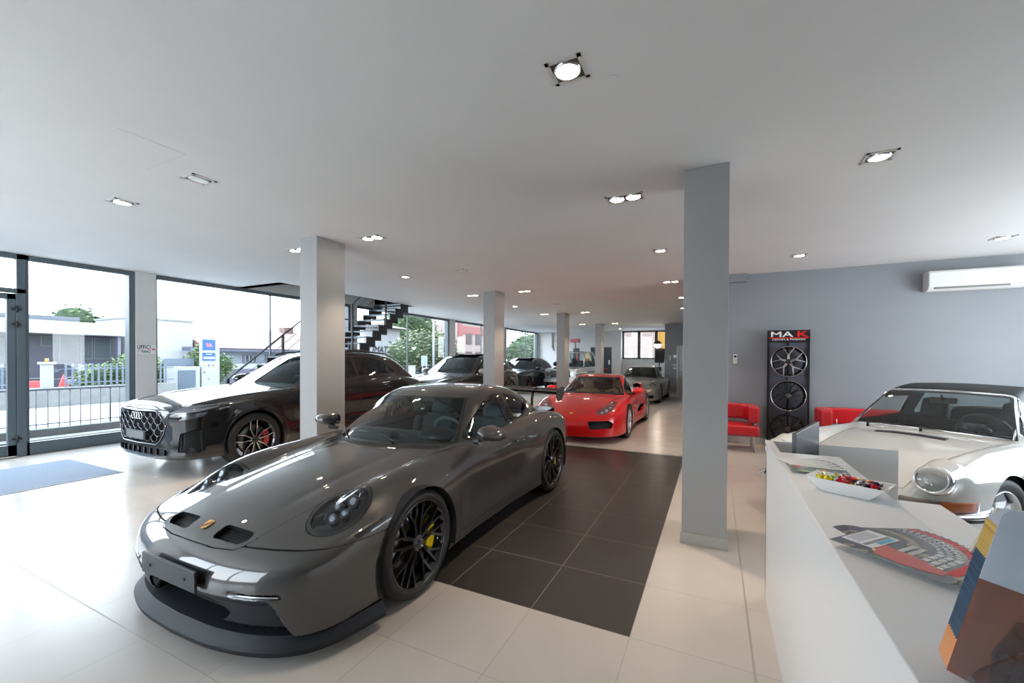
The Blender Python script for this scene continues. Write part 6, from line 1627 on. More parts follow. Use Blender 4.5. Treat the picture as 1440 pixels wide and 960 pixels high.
cols = [((.85, .70, .02), 'yellow'), ((.70, .03, .05), 'red'), ((.03, .03, .09), 'dark blue'), ((.70, .72, .75), 'silver'), ((.80, .78, .76), 'white'), ((.20, .08, .03), 'brown'), ((.45, .65, .08), 'lime green'), ((.85, .45, .05), 'orange')]
seeds = {}
cr_ = random.Random(5)
Mb = Matrix.Translation((.885, -.345, ZT)) @ Matrix.Rotation(math.radians(-28), 4, 'Z')
pos = []
for layer, (n_, wx, wy_, z_) in enumerate(((20, .058, .028, .024), (28, .080, .038, .036), (26, .086, .042, .050))):
    for k in range(n_):
        for _ in range(40):
            x = cr_.uniform(-wx, wx); y = cr_.uniform(-wy_, wy_)
            if all((x - p[0]) ** 2 + (y - p[1]) ** 2 + ((z_ - p[2]) * 1.4) ** 2 > .0158 ** 2 for p in pos): break
        pos.append((x, y, z_ + cr_.uniform(0, .006)))
protos = {}
wh = {0: [0, 0, 0, 6, 2, 5, 3], 1: [0, 1, 2, 3, 4, 6], 2: [1, 1, 4, 2, 3, 7]}
for i, (x, y, z_) in enumerate(pos):
    ci = cr_.choice(wh[0 if x < -.03 else (1 if x < .02 else 2)]); c, nm = cols[ci]
    if ci not in protos:
        m = mat('wrapper_' + nm.replace(' ', '_'), c, .25, .35 if nm != 'silver' else .9)
        mb = MB(); mb.sphere((0, 0, 0), .0095, (1.25, .85, .8), 12); body = mb.build('sweet', [m])
        for s in (-1, 1):
            mb = MB(); n = 9; ctr = mb.bm.verts.new((s * .010, 0, 0)); ring = []
            for q in range(n): aa = 2 * PI * q / n; rr = .0075 if q % 2 else .0055; ring.append(mb.bm.verts.new((s * (.017 + .001 * (q % 3)), rr * math.cos(aa), rr * math.sin(aa))))
            for q in range(n): mb.bm.faces.new((ctr, ring[q], ring[(q + 1) % n]))
            mb.build('twisted_end', [m], body)
        protos[ci] = body; o = body
    else: o = copy_tree(protos[ci])
    o.matrix_world = Mb @ Matrix.Translation((x, y, z_)) @ Matrix.Rotation(cr_.uniform(0, 6.3), 4, 'Z') @ Matrix.Rotation(cr_.uniform(-.5, .5), 4, 'Y')
    props(o, 'small sweet in %s twisted wrapper in the white bowl on the counter' % nm, 'sweet', '%s wrapped sweets in the bowl' % nm)

# brochure holder in the near corner
M_ACR = glass('clear_acrylic', (.93, .95, .96), 1.35, 0, .6)
bh = empty('brochure_holder', (.84, -1.32, ZT), math.radians(-20), 'clear acrylic brochure holder with curved foot in the right foreground of the counter', 'brochure holder')
# local frame of the holder: x = width, y = depth (away from the viewer), leaning back
bh.location = (.765, -1.43, ZT + .004); bh.rotation_euler = (0, 0, math.radians(-46))
LEAN = math.atan(.62)
ML = Matrix.Rotation(-LEAN, 4, 'X')
def rounded(w, h, r=.02, x0=0):
    pts = []
    for cx, cz, a0 in ((x0 + w - r, r, -PI / 2), (x0 + w - r, h - r, 0), (x0 + r, h - r, PI / 2), (x0 + r, r, PI)):
        for k in range(5): a = a0 + PI / 2 * k / 4; pts.append((cx + r * math.cos(a), cz + r * math.sin(a)))
    return pts
XZ = Matrix(((1, 0, 0, 0), (0, 0, -1, 0), (0, 1, 0, 0), (0, 0, 0, 1)))
MB().prism(rounded(.23, .30), -.003, 0, ML @ XZ).build('front_plate', M_ACR, bh)
MB().prism(rounded(.23, .27), -.003, 0, Matrix.Translation((-.035, .062, .0)) @ ML @ XZ).build('back_plate', M_ACR, bh)
arc = [(.03 + .09 * math.cos(a), .0 + .10 * math.sin(a)) for a in [PI * k / 16 for k in range(17)]]
mb = MB(); rows = []
for k in range(17):
    a = PI * k / 16; rows.append([mb.bm.verts.new((.05 + .085 - .085 * math.cos(a), yy, .105 * math.sin(a) + .002)) for yy in (-.075, -.01)])
for A, B in zip(rows[:-1], rows[1:]): mb.bm.faces.new((A[0], A[1], B[1], B[0]))
mb.build('curved_foot', M_ACR, bh, smooth=1.)
M_BRN2 = noise_color(mat('print_chestnut', (.3, .06, .02), .12, coat=1.), (.09, .010, .003), (.26, .05, .008), 7., 2)
M_PLUM = noise_color(mat('print_plum', (.06, .02, .03), .15, coat=1.), (.018, .006, .012), (.07, .028, .04), 14.)
M_SKYP = noise_color(mat('print_silver_sky', (.5, .52, .58), .15, coat=1.), (.42, .44, .50), (.58, .60, .66), 5.)
M_NAVY = noise_color(mat('print_navy', (.01, .03, .08), .15, coat=1.), (.005, .012, .03), (.02, .10, .20), 30., stretch=(1, 1, 6))
M_GOLDP = noise_color(mat('print_gold_band', (.7, .45, .1), .2, coat=1.), (.80, .55, .12), (.35, .16, .04), 24., stretch=(1, 1, 4))
M_ORP = noise_color(mat('print_orange', (.75, .30, .10), .2, coat=1.), (.80, .36, .14), (.70, .22, .06), 12.)
MBH = Matrix.Translation((.765, -1.43, ZT)) @ Matrix.Rotation(math.radians(-46), 4, 'Z')
for k in range(7):
    f_ = k / 6; off = Matrix.Translation((-.004 - .034 * f_, .006 + .048 * f_, .0015)); h = .300 - .006 * k
    t = empty('brochure', (0, 0, 0), 0, 'glossy brochure leaning in the acrylic holder, behind the front one' if k else 'front glossy brochure in the acrylic holder, with chestnut red and silver cover', 'brochure', 'brochures in the acrylic holder' )
    t.matrix_world = MBH @ off @ ML
    MB().box((0, 0.0012, 0), (.21, .0045, h)).build('pages', M_PAPER, t)
    if k == 0:
        MB().box((0, 0, .0), (.21, .0012, .165)).build('cover_chestnut', M_BRN2, t); MB().box((0, 0, .165), (.21, .0012, h)).build('cover_sky', M_SKYP, t)
        mb = MB(); mb.prism([(.05, 0), (.21, 0), (.21, .05), (.15, .10), (.09, .125), (.055, .12), (.04, .06)], -.0004, 0, XZ); mb.build('cover_shape', M_PLUM, t)
    else:
        for nm_, z0, z1, m_ in (('cover_orange', 0, .05, M_ORP), ('cover_navy', .05, .20, M_NAVY), ('cover_gold', .20, .262, M_GOLDP), ('cover_top', .262, h, M_SKYP)): MB().box((0, 0, z0), (.21, .0012, min(z1, h))).build(nm_, m_, t)
FOLD = [(0, 0), (.14, 0), (.21, .419), (.048, .419), (-.002, .295)]
t = empty('folder', (1.026, -.85, .746), 0, 'plain beige folder leaning beside the brochure holder, behind the raised counter', 'folder'); M_BEI = mat('beige_card', (.62, .56, .46), .55)
MF = Matrix(((1, 0, 0, 0), (0, 0, 1, 0), (0, 1, 0, 0), (0, 0, 0, 1))); MB().prism(FOLD, 0, .012, MF).build('cover', M_BEI, t); MB().prism([(x + .004, z - .004 if k > 1 else z + .002) for k, (x, z) in enumerate(FOLD)], .012, .02, MF).build('pages', M_PAPER, t)

# ------------------------------------------------------------------ things at the back wall
t = empty('fire_alarm', (-6.95, YB - .005, 2.62), 0, 'red fire bell box with conduit high on the back wall beside the dark door', 'fire alarm')
MB().box((-.26, -.10, -.10), (.26, 0, .10), bev=.01).build('red_casing', mat('alarm_red', (.55, .12, .12), .4), t)
mb = MB(); mb.cyl((0, -.02, -.10), (0, -.02, -1.65), .016); mb.cyl((-1.35, -.02, .0), (-.26, -.02, .0), .012); mb.build('conduit', mat('conduit_grey', (.35, .30, .30), .5), t)
mb = MB(); mb.sphere((0, -.04, -1.18), .09, (1, .5, 1)); mb.build('red_push_button', mat('alarm_red'), t)
t = empty('downpipe', (-8.35, YB, 2.2), 0, 'grey vertical pipe with a bracket high on the back wall', 'pipe')
mb = MB(); mb.cyl((0, -.05, 0), (0, -.05, .93), .045); mb.build('pipe', M_BASE, t); mb = MB(); mb.tube([(0, -.05, .02), (.04, -.05, -.1), (.12, -.05, -.14)], .03); mb.build('pipe_bend', M_BASE, t)
t = empty('exit_sign', (-5.55, YB - .03, 1.92), 0, 'green and white exit sign on the dark fire door at the back', 'exit sign')
MB().box((-.11, -.012, -.02), (.12, 0, .19)).build('green_panel', mat('exit_green', (.01, .35, .10), .4), t); MB().box((-.11, -.012, -.15), (.12, 0, -.02)).build('white_panel', M_WPLA, t)
mb = MB(); M = Matrix.Translation((0, -.0125, .085)) @ RF; mb.prism([(-.05, .0), (-.02, .03), (.02, .03), (.02, .015), (.05, .015), (.05, -.01), (.01, -.01), (-.01, -.06), (-.03, -.06), (-.02, -.02)], 0, .002, M); mb.build('running_figure', M_SIGNW, t)
# black tripod rig standing behind the silver coupe
t = empty('studio_stand', (-1.98, 18.7, 0), 0, 'black equipment stand with two dark boxes and a bright lamp behind the silver coupe', 'equipment stand')
mb = MB(); mb.cyl((0, 0, .05), (0, 0, 2.35), .028)
for k in range(3): a = 2 * PI * k / 3; mb.cyl((0, 0, .35), (.4 * math.cos(a), .4 * math.sin(a), .02), .018)
mb.build('pole', M_BLK, t)
MB().box((-.30, -.10, .98), (.10, .10, 1.18), bev=.02).build('lower_box', M_BLK, t)
MB().box((-.32, -.14, 1.38), (.10, .14, 2.08), Matrix.Rotation(.08, 4, 'Y'), bev=.03).build('dark_box', M_BLKM, t)
mb = MB(); mb.cyl((-.05, -.12, 2.27), (-.05, -.20, 2.25), .17, .19, 20); mb.build('lamp_hood', M_BLK, t)
MB().cyl((-.05, -.201, 2.25), (-.05, -.205, 2.25), .16, n=20).build('lamp_face', M_LAMP, t)
# ceiling ball fitting seen in the third window of the back wall
# silver open off-roader against the back wall
def offroader():
    r = empty('offroad_car', (-6.1, 17.1, 0), PI / 2 - math.radians(4), 'silver boxy open-top off-roader half hidden behind the third pillar', 'car'); pm = mat('silver_offroad_paint', (.50, .51, .52), .3, .5, 1.)
    # local: x rearward, y right
    side = [(-.75, .55), (-.78, .98), (-.70, 1.08), (.55, 1.14), (.62, 1.16), (3.1, 1.18), (3.18, 1.10), (3.18, .52), (2.95, .48), (2.85, .75), (2.65, .86), (2.15, .86), (1.98, .70), (1.9, .45), (.55, .45), (.45, .72), (.25, .86), (-.25, .86), (-.45, .70), (-.55, .52)]
    for s in (-1, 1): pass
    MB().prism([(x, z) for x, z in side], -.80, .80, Matrix(((1, 0, 0, 0), (0, 0, -1, 0), (0, 1, 0, 0), (0, 0, 0, 1)))).build('body_shell', pm, r, bevel=.015)
    mb = MB()
    for s in (-1, 1): mb.box((-.80, s * .81 - .09, .86), (.50, s * .81 + .09, .92), bev=.02); mb.box((2.0, s * .81 - .09, .86), (2.98, s * .81 + .09, .92), bev=.02)
    mb.build('wheel_flares', pm, r)
    fr = MB()
    for s in (-1, 1):
        fr.cyl((.58, s * .68, 1.13), (.80, s * .63, 1.86), .035); fr.cyl((.80, s * .63, 1.88), (1.95, s * .63, 1.90), .03); fr.cyl((1.62, s * .70, 1.16), (1.62, s * .64, 1.88), .035); fr.cyl((1.95, s * .64, 1.90), (2.55, s * .70, 1.20), .04)
    fr.cyl((.80, -.63, 1.87), (.80, .63, 1.87), .035); fr.cyl((1.95, -.63, 1.9), (1.95, .63, 1.9), .03); fr.build('window_frames', pm, r)
    MB().box((.78, -.62, 1.885), (1.98, .62, 1.925), bev=.01).build('soft_top', M_BLK, r)
    MB().quad((.60, -.66, 1.16), (.60, .66, 1.16), (.79, .62, 1.84), (.79, -.62, 1.84)).build('windscreen', M_GLS, r)
    for s in (-1, 1): MB().quad((.68, s * .68, 1.17), (1.6, s * .70, 1.17), (1.6, s * .645, 1.86), (.86, s * .635, 1.86)).build('side_window', M_GLS, r); MB().box((.75, s * .815 - .01, .88), (3.0, s * .815 + .01, .93)).build('side_strip', M_BLK, r); mirror_obj(r, .78, s * .98, 1.30, M_BLK, s, .2, .24, .12, (.8, s * .82, 1.2), 'door_mirror')
    mb = MB(); mb.sphere((2.55, 0, 1.28), .25, (1.1, 2.6, .8), 14); mb.sphere((2.8, 0, 1.22), .2, (1.1, 2.9, .7), 14); mb.build('folded_hood', M_BLKM, r)
    MB().cyl((3.19, 0, 1.0), (3.38, 0, 1.0), .37, n=32).build('spare_wheel', M_TIRE, r)
    gr = MB(); gr.box((-.80, -.50, .68), (-.77, .50, 1.0), bev=.01); gr.build('radiator_grille', M_BLK, r)
    for s in (-1, 1):
        MB().cyl((-.80, s * .62, .84), (-.76, s * .62, .84), .10, n=24).build('headlight', M_REFL, r)
        MB().box((-.60, s * .74 - .06, .93), (-.45, s * .74 + .06, .99), bev=.02).build('indicator', M_AMB, r)
    MB().box((-.95, -.78, .45), (-.78, .78, .60), bev=.03).build('front_bumper', pm, r)
    for s in (-1, 1): seat(r, 1.25, s * .36, .75, M_LEA)
    for x in (0, 2.4):
        for s in (-1, 1): make_wheel(r, (x, s * .80, .38), s < 0, .38, .22, .24, 'star5', [M_ALU, M_ALU], None)
offroader()
# ------------------------------------------------------------------ outside
def omat(n, c, c2=None, sc=2., r=.8):
    m = mat(n, c, r)
    return noise_color(m, c, c2, sc) if c2 and not m.node_tree.nodes.get('Color Ramp') else m
M_ASPH = noise_color(mat('asphalt', (.2, .2, .2), .9), (.30, .30, .30), (.36, .36, .35), 3.)
M_CONC = noise_color(mat('concrete', (.3, .3, .28), .85), (.13, .135, .13), (.17, .17, .165), 4.)
M_RENDW = noise_color(mat('white_render', (.6, .6, .6), .8), (.22, .225, .235), (.26, .26, .265), .8)
M_HOUSE = mat('dark_house_render', (.022, .022, .036), .7); M_FENC = mat('fence_grey', (.085, .105, .135), .5); M_RAIL = mat('railing_grey', (.09, .10, .13), .5)
M_WIN = mat('house_window', (.035, .045, .05), .5, spec=.1)
def tiles_mat(n, c1, c2, c3, ax=0):
    m = mat(n, c1, .8); nt = m.node_tree; b = nt.nodes['Principled BSDF']; tc = nt.nodes.new('ShaderNodeTexCoord'); br = nt.nodes.new('ShaderNodeTexBrick')
    mp = nt.nodes.new('ShaderNodeMapping'); mp.inputs['Rotation'].default_value = (0, 0, PI / 2 if ax == 0 else 0)
    br.inputs['Color1'].default_value = (*c1, 1); br.inputs['Color2'].default_value = (*c2, 1); br.inputs['Mortar'].default_value = (*c3, 1); br.inputs['Scale'].default_value = 1.6; br.inputs['Brick Width'].default_value = .35; br.inputs['Row Height'].default_value = .3; br.inputs['Mortar Size'].default_value = .03
    nt.links.new(tc.outputs['Object'], mp.inputs[0]); nt.links.new(mp.outputs[0], br.inputs['Vector']); nt.links.new(br.outputs['Color'], b.inputs['Base Color']); return m
M_TILE = tiles_mat('roof_tiles', (.135, .080, .066), (.16, .10, .085), (.07, .04, .035))
M_BRICK = tiles_mat('red_render', (.17, .05, .048), (.19, .06, .055), (.18, .06, .055), 1)
g = MB().box((-90, -60, -.14), (WX - .15, 110, -.12)).build('ground', M_ASPH); g['kind'] = 'structure'
g = MB().box((-30, YB + .3, -.14), (30, 80, -.12)).build('ground', M_ASPH); g['kind'] = 'structure'
MB().box((WX - 1.35, -6, -.12), (WX - .15, 22, .02)).build('pavement', M_CONC)['kind'] = 'structure'
# ramp kerb below the first window
o = MB().box((-11.0, -5, -.12), (-10.7, 2.55, .22), bev=.01).build('kerb_wall', M_CONC); o['kind'] = 'structure'
o = MB().prism([(-10.6, .02), (-9.45, .02), (-9.45, .20), (-9.6, .22), (-10.5, .06)], -5, 1.5, Matrix(((1, 0, 0, 0), (0, 0, 1, 0), (0, 1, 0, 0), (0, 0, 0, 1)))).build('sill_ramp', M_CONC); o['kind'] = 'structure'
# near railing
t = empty('railing', (-10.85, -1.2, .22), 0, 'thin vertical bar railing on the low kerb outside the entrance glazing', 'railing')
MB().box((-.018, -3.8, .70), (.018, 3.75, .73)).build('top_rail', M_RAIL, t)
mb = MB(); mb.box((-.012, -3.8, .06), (.012, 3.75, .08)); mb.build('bottom_rail', M_RAIL, t)
for k in range(51):
    y = -3.8 + .15 * k; MB().cyl((0, y, 0), (0, y, .72), .0075 if k % 9 else .014, n=6).build('baluster', M_RAIL, t)
# far wall and fence across the road
o = MB().box((-19.8, -14, -.12), (-19.4, 6.95, .52)).build('garden_wall', M_CONC); o['kind'] = 'structure'
def fence(y0, y1, x, z0, h, lab, st_=.17):
    t = empty('fence', (x, y0, z0), 0, lab, 'fence'); n = int((y1 - y0) / st_)
    for z in (.12, h - .2): MB().box((-.015, 0, z), (.015, y1 - y0, z + .04)).build('fence_rail', M_FENC, t)
    for k in range(min(n, 95)): MB().box((-.012, k * st_, 0), (.012, k * st_ + .06, h), bev=.003).build('slat', M_FENC, t)
fence(3.75, 6.95, -19.6, .52, .80, 'grey slatted fence on the garden wall across the road, in front of the hedge')
fence(-6.0, 2.95, -19.6, .52, .80, 'grey slatted fence across the road seen through the glass door')
t = empty('gate_pillar', (-19.6, 3.33, -.12), 0, 'white gate pillar with yellow beacon in the fence across the road', 'gate pillar')
MB().box((-.11, -.13, 0), (.11, .13, 1.42), bev=.01).build('shaft', M_RENDW, t); MB().box((-.15, -.18, 1.42), (.15, .18, 1.50), bev=.01).build('cap', M_RENDW, t); MB().cyl((0, 0, 1.5), (0, 0, 1.62), .06, .045).build('beacon', mat('beacon_yellow', (.3, .17, .02), .4), t)
# dark modern house
hs = empty('house', (-28, 3.0, -.12), 0, 'dark grey modern house with flat pale roof across the road', 'house')
MB().box((-4, -22, 0), (0, 5.3, 2.75)).build('wall', M_HOUSE, hs)
MB().box((-8.6, -23, 2.75), (.9, 5.3, 3.35), bev=.02).build('roof_slab', M_RENDW, hs); MB().box((-8, -22, 3.35), (.2, 3.8, 3.62)).build('roof_parapet', mat('parapet_grey', (.07, .08, .095), .7), hs)
for y0, y1, z0, z1 in ((2.55, 3.05, 2.2, 2.62), (3.15, 3.75, 1.6, 2.62), (3.9, 4.3, 1.6, 2.62), (4.4, 5.0, 1.6, 2.62), (.6, 1.9, 1.6, 2.62), (-3.2, -1.8, 1.2, 2.4), (-6.5, -4.6, .9, 2.4)):
    w = MB().box((-.02, y0 - .03, z0 - .03), (.04, y1 + .03, z1 + .03)).build('window_frame', mat('grey_metal', (.06, .07, .085), .5), hs); MB().box((.04, y0, z0), (.05, y1, z1)).build('pane', M_WIN, w)
MB().box((-3.4, 5.3, 0), (-.6, 5.45, 2.7)).build('side_wing', mat('taupe_render', (.09, .07, .075), .8), hs)
for y in (5.1,): MB().box((.5, y, 0), (.62, y + .12, 2.75)).build('porch_post', M_RAIL, hs)
# trees and hedges: crown of leaf clusters over a trunk
def leaves(name, blobs, n, s, m, parent, seed=1):
    r_ = random.Random(seed); V = []; Fc = []
    tot = sum(b[3] ** 2 for b in blobs)
    for (cx, cy, cz, R, sz) in blobs:
        for _ in range(int(n * R * R / tot)):
            u = r_.uniform(-1, 1); a = r_.uniform(0, 2 * PI); q = math.sqrt(1 - u * u); rr = R * (r_.uniform(.72, 1.08))
            p = Vector((cx + rr * q * math.cos(a), cy + rr * q * math.sin(a), cz + rr * u * sz)); M = Matrix.Rotation(r_.uniform(0, 6.3), 3, 'Z') @ Matrix.Rotation(r_.uniform(-1.2, 1.2), 3, 'X')
            k = len(V); e = s * r_.uniform(.6, 1.3)
            for d in ((-e, -e * .5, 0), (e * .3, -e * .55, 0), (e, 0, e * .2), (e * .1, e * .6, 0)): V.append(p + M @ Vector(d))
            Fc.append((k, k + 1, k + 2, k + 3))
    me = bpy.data.meshes.new(name); me.from_pydata([tuple(v) for v in V], [], Fc); return link(name, me, parent, m)
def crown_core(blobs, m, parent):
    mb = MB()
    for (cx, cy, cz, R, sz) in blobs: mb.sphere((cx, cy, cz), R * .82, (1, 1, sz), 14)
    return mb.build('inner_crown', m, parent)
M_LF1 = noise_color(mat('leaf_bright', (.2, .3, .05), .6), (.035, .075, .012), (.12, .17, .035), 1.5); M_LF2 = noise_color(mat('leaf_green', (.1, .2, .05), .6), (.02, .055, .012), (.075, .125, .032), 1.2); M_LF3 = noise_color(mat('leaf_olive', (.2, .22, .1), .6), (.045, .06, .022), (.15, .165, .085), 1.2)
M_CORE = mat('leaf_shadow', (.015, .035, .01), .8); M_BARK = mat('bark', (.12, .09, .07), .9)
def tree(x, y, z, blobs, n, s, m, lab, cat='tree', trunk=True, seed=1, grp=None):
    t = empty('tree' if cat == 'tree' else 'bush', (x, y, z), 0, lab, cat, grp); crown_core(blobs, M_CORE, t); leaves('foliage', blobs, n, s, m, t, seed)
    if trunk: MB().cyl((0, 0, 0), (0, 0, blobs[0][2]), .16, .10).build('trunk', M_BARK, t)
tree(-21.6, 6.2, -.12, [(0, 0, .95, .8, 1.), (.1, 1.1, .9, .7, 1), (0, -1.0, .8, .6, 1)], 2600, .07, M_LF1, 'bright green hedge behind the grey fence across the road', 'hedge', False, 3)
tree(-40, 10.5, -.12, [(0, 0, 4.3, 1.3, .8), (0, 1.4, 3.9, 1.0, .8), (0, -4.5, 3.8, 1.3, .7)], 1500, .12, M_LF2, 'distant tree crown rising over the dark house roof', seed=4)
tree(-21.6, 9.3, -.12, [(0, 0, .95, .85, 1.1), (0, -.5, 1.4, .55, 1), (.1, .55, 1.3, .6, 1), (0, -.1, 1.95, .5, .9)], 2600, .06, M_LF1, 'sunlit green bush right of the pier behind vertical bars', 'bush', False, 5)

# utility cabinet and sign pylon
t = empty('utility_cabinet', (-20, 7.55, -.12), 0, 'white masonry box with grey metal doors beside the blue sign', 'cabinet'); MB().box((-.5, -.55, 0), (0, .58, 1.28), bev=.01).build('masonry', M_RENDW, t); MB().box((0, -.26, .12), (.02, .40, 1.12)).build('metal_door', mat('cabinet_grey', (.06, .08, .105), .5), t)
MB().box((-.5, -.55, 1.30), (-.46, .58, 1.62)).build('bar_fence', M_FENC, t)
t = empty('sign_pylon', (-20, 8.5, -.12), 0, 'blue and white roadside sign pylon reading MOTORS with small brand emblems', 'sign')
MB().box((-.2, -.30, 0), (0, .44, 2.50), bev=.01).build('white_body', M_RENDW, t); MB().box((0, -.27, 1.53), (.012, .25, 2.47)).build('blue_panel', mat('sign_blue', (.012, .06, .17), .5), t)
def st_(x, y, z): return Matrix.Translation((x, y, z)) @ RX
text_mesh('MOTORS', .125, M_SIGNW, 'lettering', t, st_(.014, -.01, 1.93), .001, 1., bold=.003); text_mesh('Automobili', .05, M_SIGNW, 'lettering', t, st_(.014, -.01, 1.82), .001); MB().box((.012, -.23, 1.62), (.014, .22, 1.69)).build('phone_band', M_SIGNW, t)
mb = MB(); mb.prism([(-.13, .15), (-.06, .15), (.0, .0), (.0, .15), (.06, .15), (.14, -.02), (.09, -.02), (.05, .06), (.04, -.02), (-.02, -.02), (-.06, .08), (-.07, -.02), (-.10, -.02)], 0, .002, st_(.013, 0, 2.16)); mb.build('arrow_emblem', mat('emblem_pale_red', (.35, .10, .10), .5), t)
for k, (y, z, c) in enumerate(((-.20, 1.32, (.3, .22, .06)), (-.01, 1.32, (.06, .10, .2)), (.17, 1.32, (.25, .12, .06)), (-.20, 1.02, (.12, .09, .05)), (-.02, .72, (.15, .17, .2)))): MB().cyl((0, y, z), (.01, y, z), .045, n=14).build('round_emblem', mat('emblem_%s' % 'abcde'[k], c, .5), t)
# tile roofed hall
hs = empty('warehouse', (-27, 13.2, -.12), 0, 'long low building with red tiled roof across the road', 'building')
MB().box((-9, -1.4, 0), (0, 7.4, 2.30)).build('wall', mat('pale_blue_render', (.13, .15, .18), .8), hs); MB().box((-.2, -2.3, 2.06), (.65, 7.6, 2.28)).build('gutter_fascia', mat('fascia_mauve', (.07, .07, .10), .7), hs)
RP = MB(); RP.prism([(.75, 2.25), (-3.6, 3.75), (-9.6, 2.25)], -1.5, 7.6, Matrix(((1, 0, 0, 0), (0, 0, 1, 0), (0, 1, 0, 0), (0, 0, 0, 1)))); RP.build('tiled_roof', M_TILE, hs)
MB().box((-3.9, 6.2, 3.3), (-3.2, 7.0, 4.1)).build('chimney', M_TILE, hs)
MB().box((.02, -1.4, .0), (.10, 7.4, .95)).build('lower_band', mat('lower_mauve', (.075, .072, .10), .8), hs); MB().box((.02, -1.4, .95), (.12, 7.4, 1.28)).build('white_band', M_RENDW, hs)
for y0, y1 in ((1.0, 2.0), (2.5, 4.8), (5.2, 7.0)):
    w = MB().box((.02, y0, 1.36), (.06, y1, 1.86)).build('window_frame', mat('grey_metal'), hs); MB().box((.06, y0 + .08, 1.42), (.07, y1 - .08, 1.80)).build('pane', M_WIN, w)
    for k in range(4): MB().box((.06, y0 + (y1 - y0) * (k + .5) / 4 - .02, 1.4), (.09, y0 + (y1 - y0) * (k + .5) / 4 + .02, 1.82)).build('window_bar', M_RENDW, w)
t = empty('white_annex', (-27.5, 10.15, -.12), 0, 'plain white annex wall left of the tiled roof building', 'building'); MB().box((-4, -1.5, 0), (0, 1.45, 3.75)).build('wall', M_RENDW, t); MB().box((-4.05, -1.55, 3.75), (.05, 1.5, 3.85)).build('coping', M_CONC, t)
# white building with lettering
hs = empty('lettered_building', (-24, 24.2, -.12), 0, 'white building with the black letters CROMATIE under a shallow tiled roof, seen behind the stairs', 'building')
MB().box((-3, -2.6, 0), (0, 1.5, 4.15)).build('wall', M_RENDW, hs); MB().prism([(.8, 4.15), (-1.5, 4.6), (-3.6, 4.15)], -2.7, 2.0, Matrix(((1, 0, 0, 0), (0, 0, 1, 0), (0, 1, 0, 0), (0, 0, 0, 1)))).build('tiled_roof', M_TILE, hs)
MB().box((.0, -2.6, 1.15), (.5, 1.6, 1.50)).build('canopy', mat('canopy_grey', (.10, .12, .14), .7), hs); MB().box((.0, -2.6, 1.05), (.4, 1.5, 1.15)).build('canopy_shadow_gap', M_RAIL, hs)
text_mesh('CROMATIE', .78, M_BLK, 'lettering', hs, Matrix.Translation((.03, -1.35, 2.35)) @ RX, .01, .95, shear=.25)
# trees, poles and signs by the third window
tree(-33, 38.0, -.12, [(0, 0, 6.0, 3.0, 1.), (0, 2.6, 4.2, 2.3, 1), (0, -2.4, 4.6, 2.4, 1)], 3500, .22, M_LF2, 'tall green tree behind the white lettered building', seed=7, grp=None)
tree(-20.6, 24.3, -.12, [(0, 0, 2.3, 1.9, .85), (0, 1.9, 2.4, 1.6, .9), (0, -1.7, 2.0, 1.5, .85), (0, 3.4, 2.2, 1.3, .9)], 6500, .12, M_LF3, 'rounded olive green tree with pale leaves in the third window', seed=8)
tree(-44, 53, -.12, [(0, 0, 7.4, 3.0, 1.1), (0, 3, 5.2, 2.6, 1)], 2600, .22, M_LF2, 'green tree behind the lamp pole in the third window', seed=9)
t = empty('lamp_pole', (-18, 22.4, -.12), 0, 'slim white street pole in front of the rounded tree', 'pole'); MB().cyl((0, 0, 0), (0, 0, 5.2), .09, .06).build('shaft', M_RENDW, t); MB().box((0, -.1, 5.1), (.9, .1, 5.2)).build('arm', M_RENDW, t)
t = empty('street_sign', (-17.5, 20.7, -.12), 0, 'small white street sign on two posts in front of the rounded tree', 'sign')
for y in (-.2, .2): MB().cyl((0, y, 0), (0, y, 1.85), .025).build('post', M_RENDW, t)
MB().box((-.02, -.32, 1.15), (.02, .32, 1.85), bev=.01).build('panel', mat('sign_pale', (.17, .20, .24), .5), t)
t = empty('white_bollard', (-17.5, 19.4, -.12), 0, 'squat white gate post beside the street sign', 'gate post'); MB().box((-.16, -.16, 0), (.16, .16, 1.15), bev=.01).build('shaft', M_RENDW, t); MB().box((-.19, -.19, 1.15), (.19, .19, 1.2)).build('cap', M_RENDW, t)
o = MB().box((-26, 20, -.12), (-25.6, 60, 1.25)).build('boundary_wall', mat('boundary_blue', (.035, .05, .07), .8)); o['kind'] = 'structure'
# red house
hs = empty('red_house', (-32, 53.2, -.12), 0, 'red and cream rendered house seen through the fourth window', 'house')
MB().box((-8, -6.5, 0), (0, 4.5, 7.0)).build('wall', mat('cream_render', (.22, .17, .15), .8), hs)
MB().box((0, -6.5, 5.2), (.1, 4.5, 6.4)).build('red_band', M_BRICK, hs); MB().box((0, 1.0, 0), (.2, 4.5, 8.0)).build('red_bay', M_BRICK, hs); MB().box((0, -6.4, 3.9), (.15, -5.4, 8.0)).build('red_pier', M_BRICK, hs)
MB().prism([(-5.0, 7.0), (-1.5, 9.0), (2.0, 7.0)], -8.5, .4, Matrix(((0, 0, 1, 0), (1, 0, 0, 0), (0, 1, 0, 0), (0, 0, 0, 1)))).build('gable', mat('pale_gable', (.24, .24, .25), .8), hs)
for y0 in (-3.4, -.8):
    for z0 in (1.2, 3.9): w = MB().box((.0, y0 - .75, z0 - .1), (.12, y0 + .75, z0 + 1.5)).build('shutter', mat('shutter_red', (.09, .035, .035), .7), hs); MB().box((.12, y0 - .4, z0), (.13, y0 + .4, z0 + 1.4)).build('pane', M_WIN, w)
tree(-22, 48, -.12, [(0, 0, 2.7, 2.4, 1), (0, 3.0, 3.0, 2.4, 1.1), (0, -2.5, 2.2, 2.0, 1), (0, 5.8, 2.6, 2.2, 1)], 5200, .17, M_LF2, 'leafy green tree filling the fifth window', seed=11)
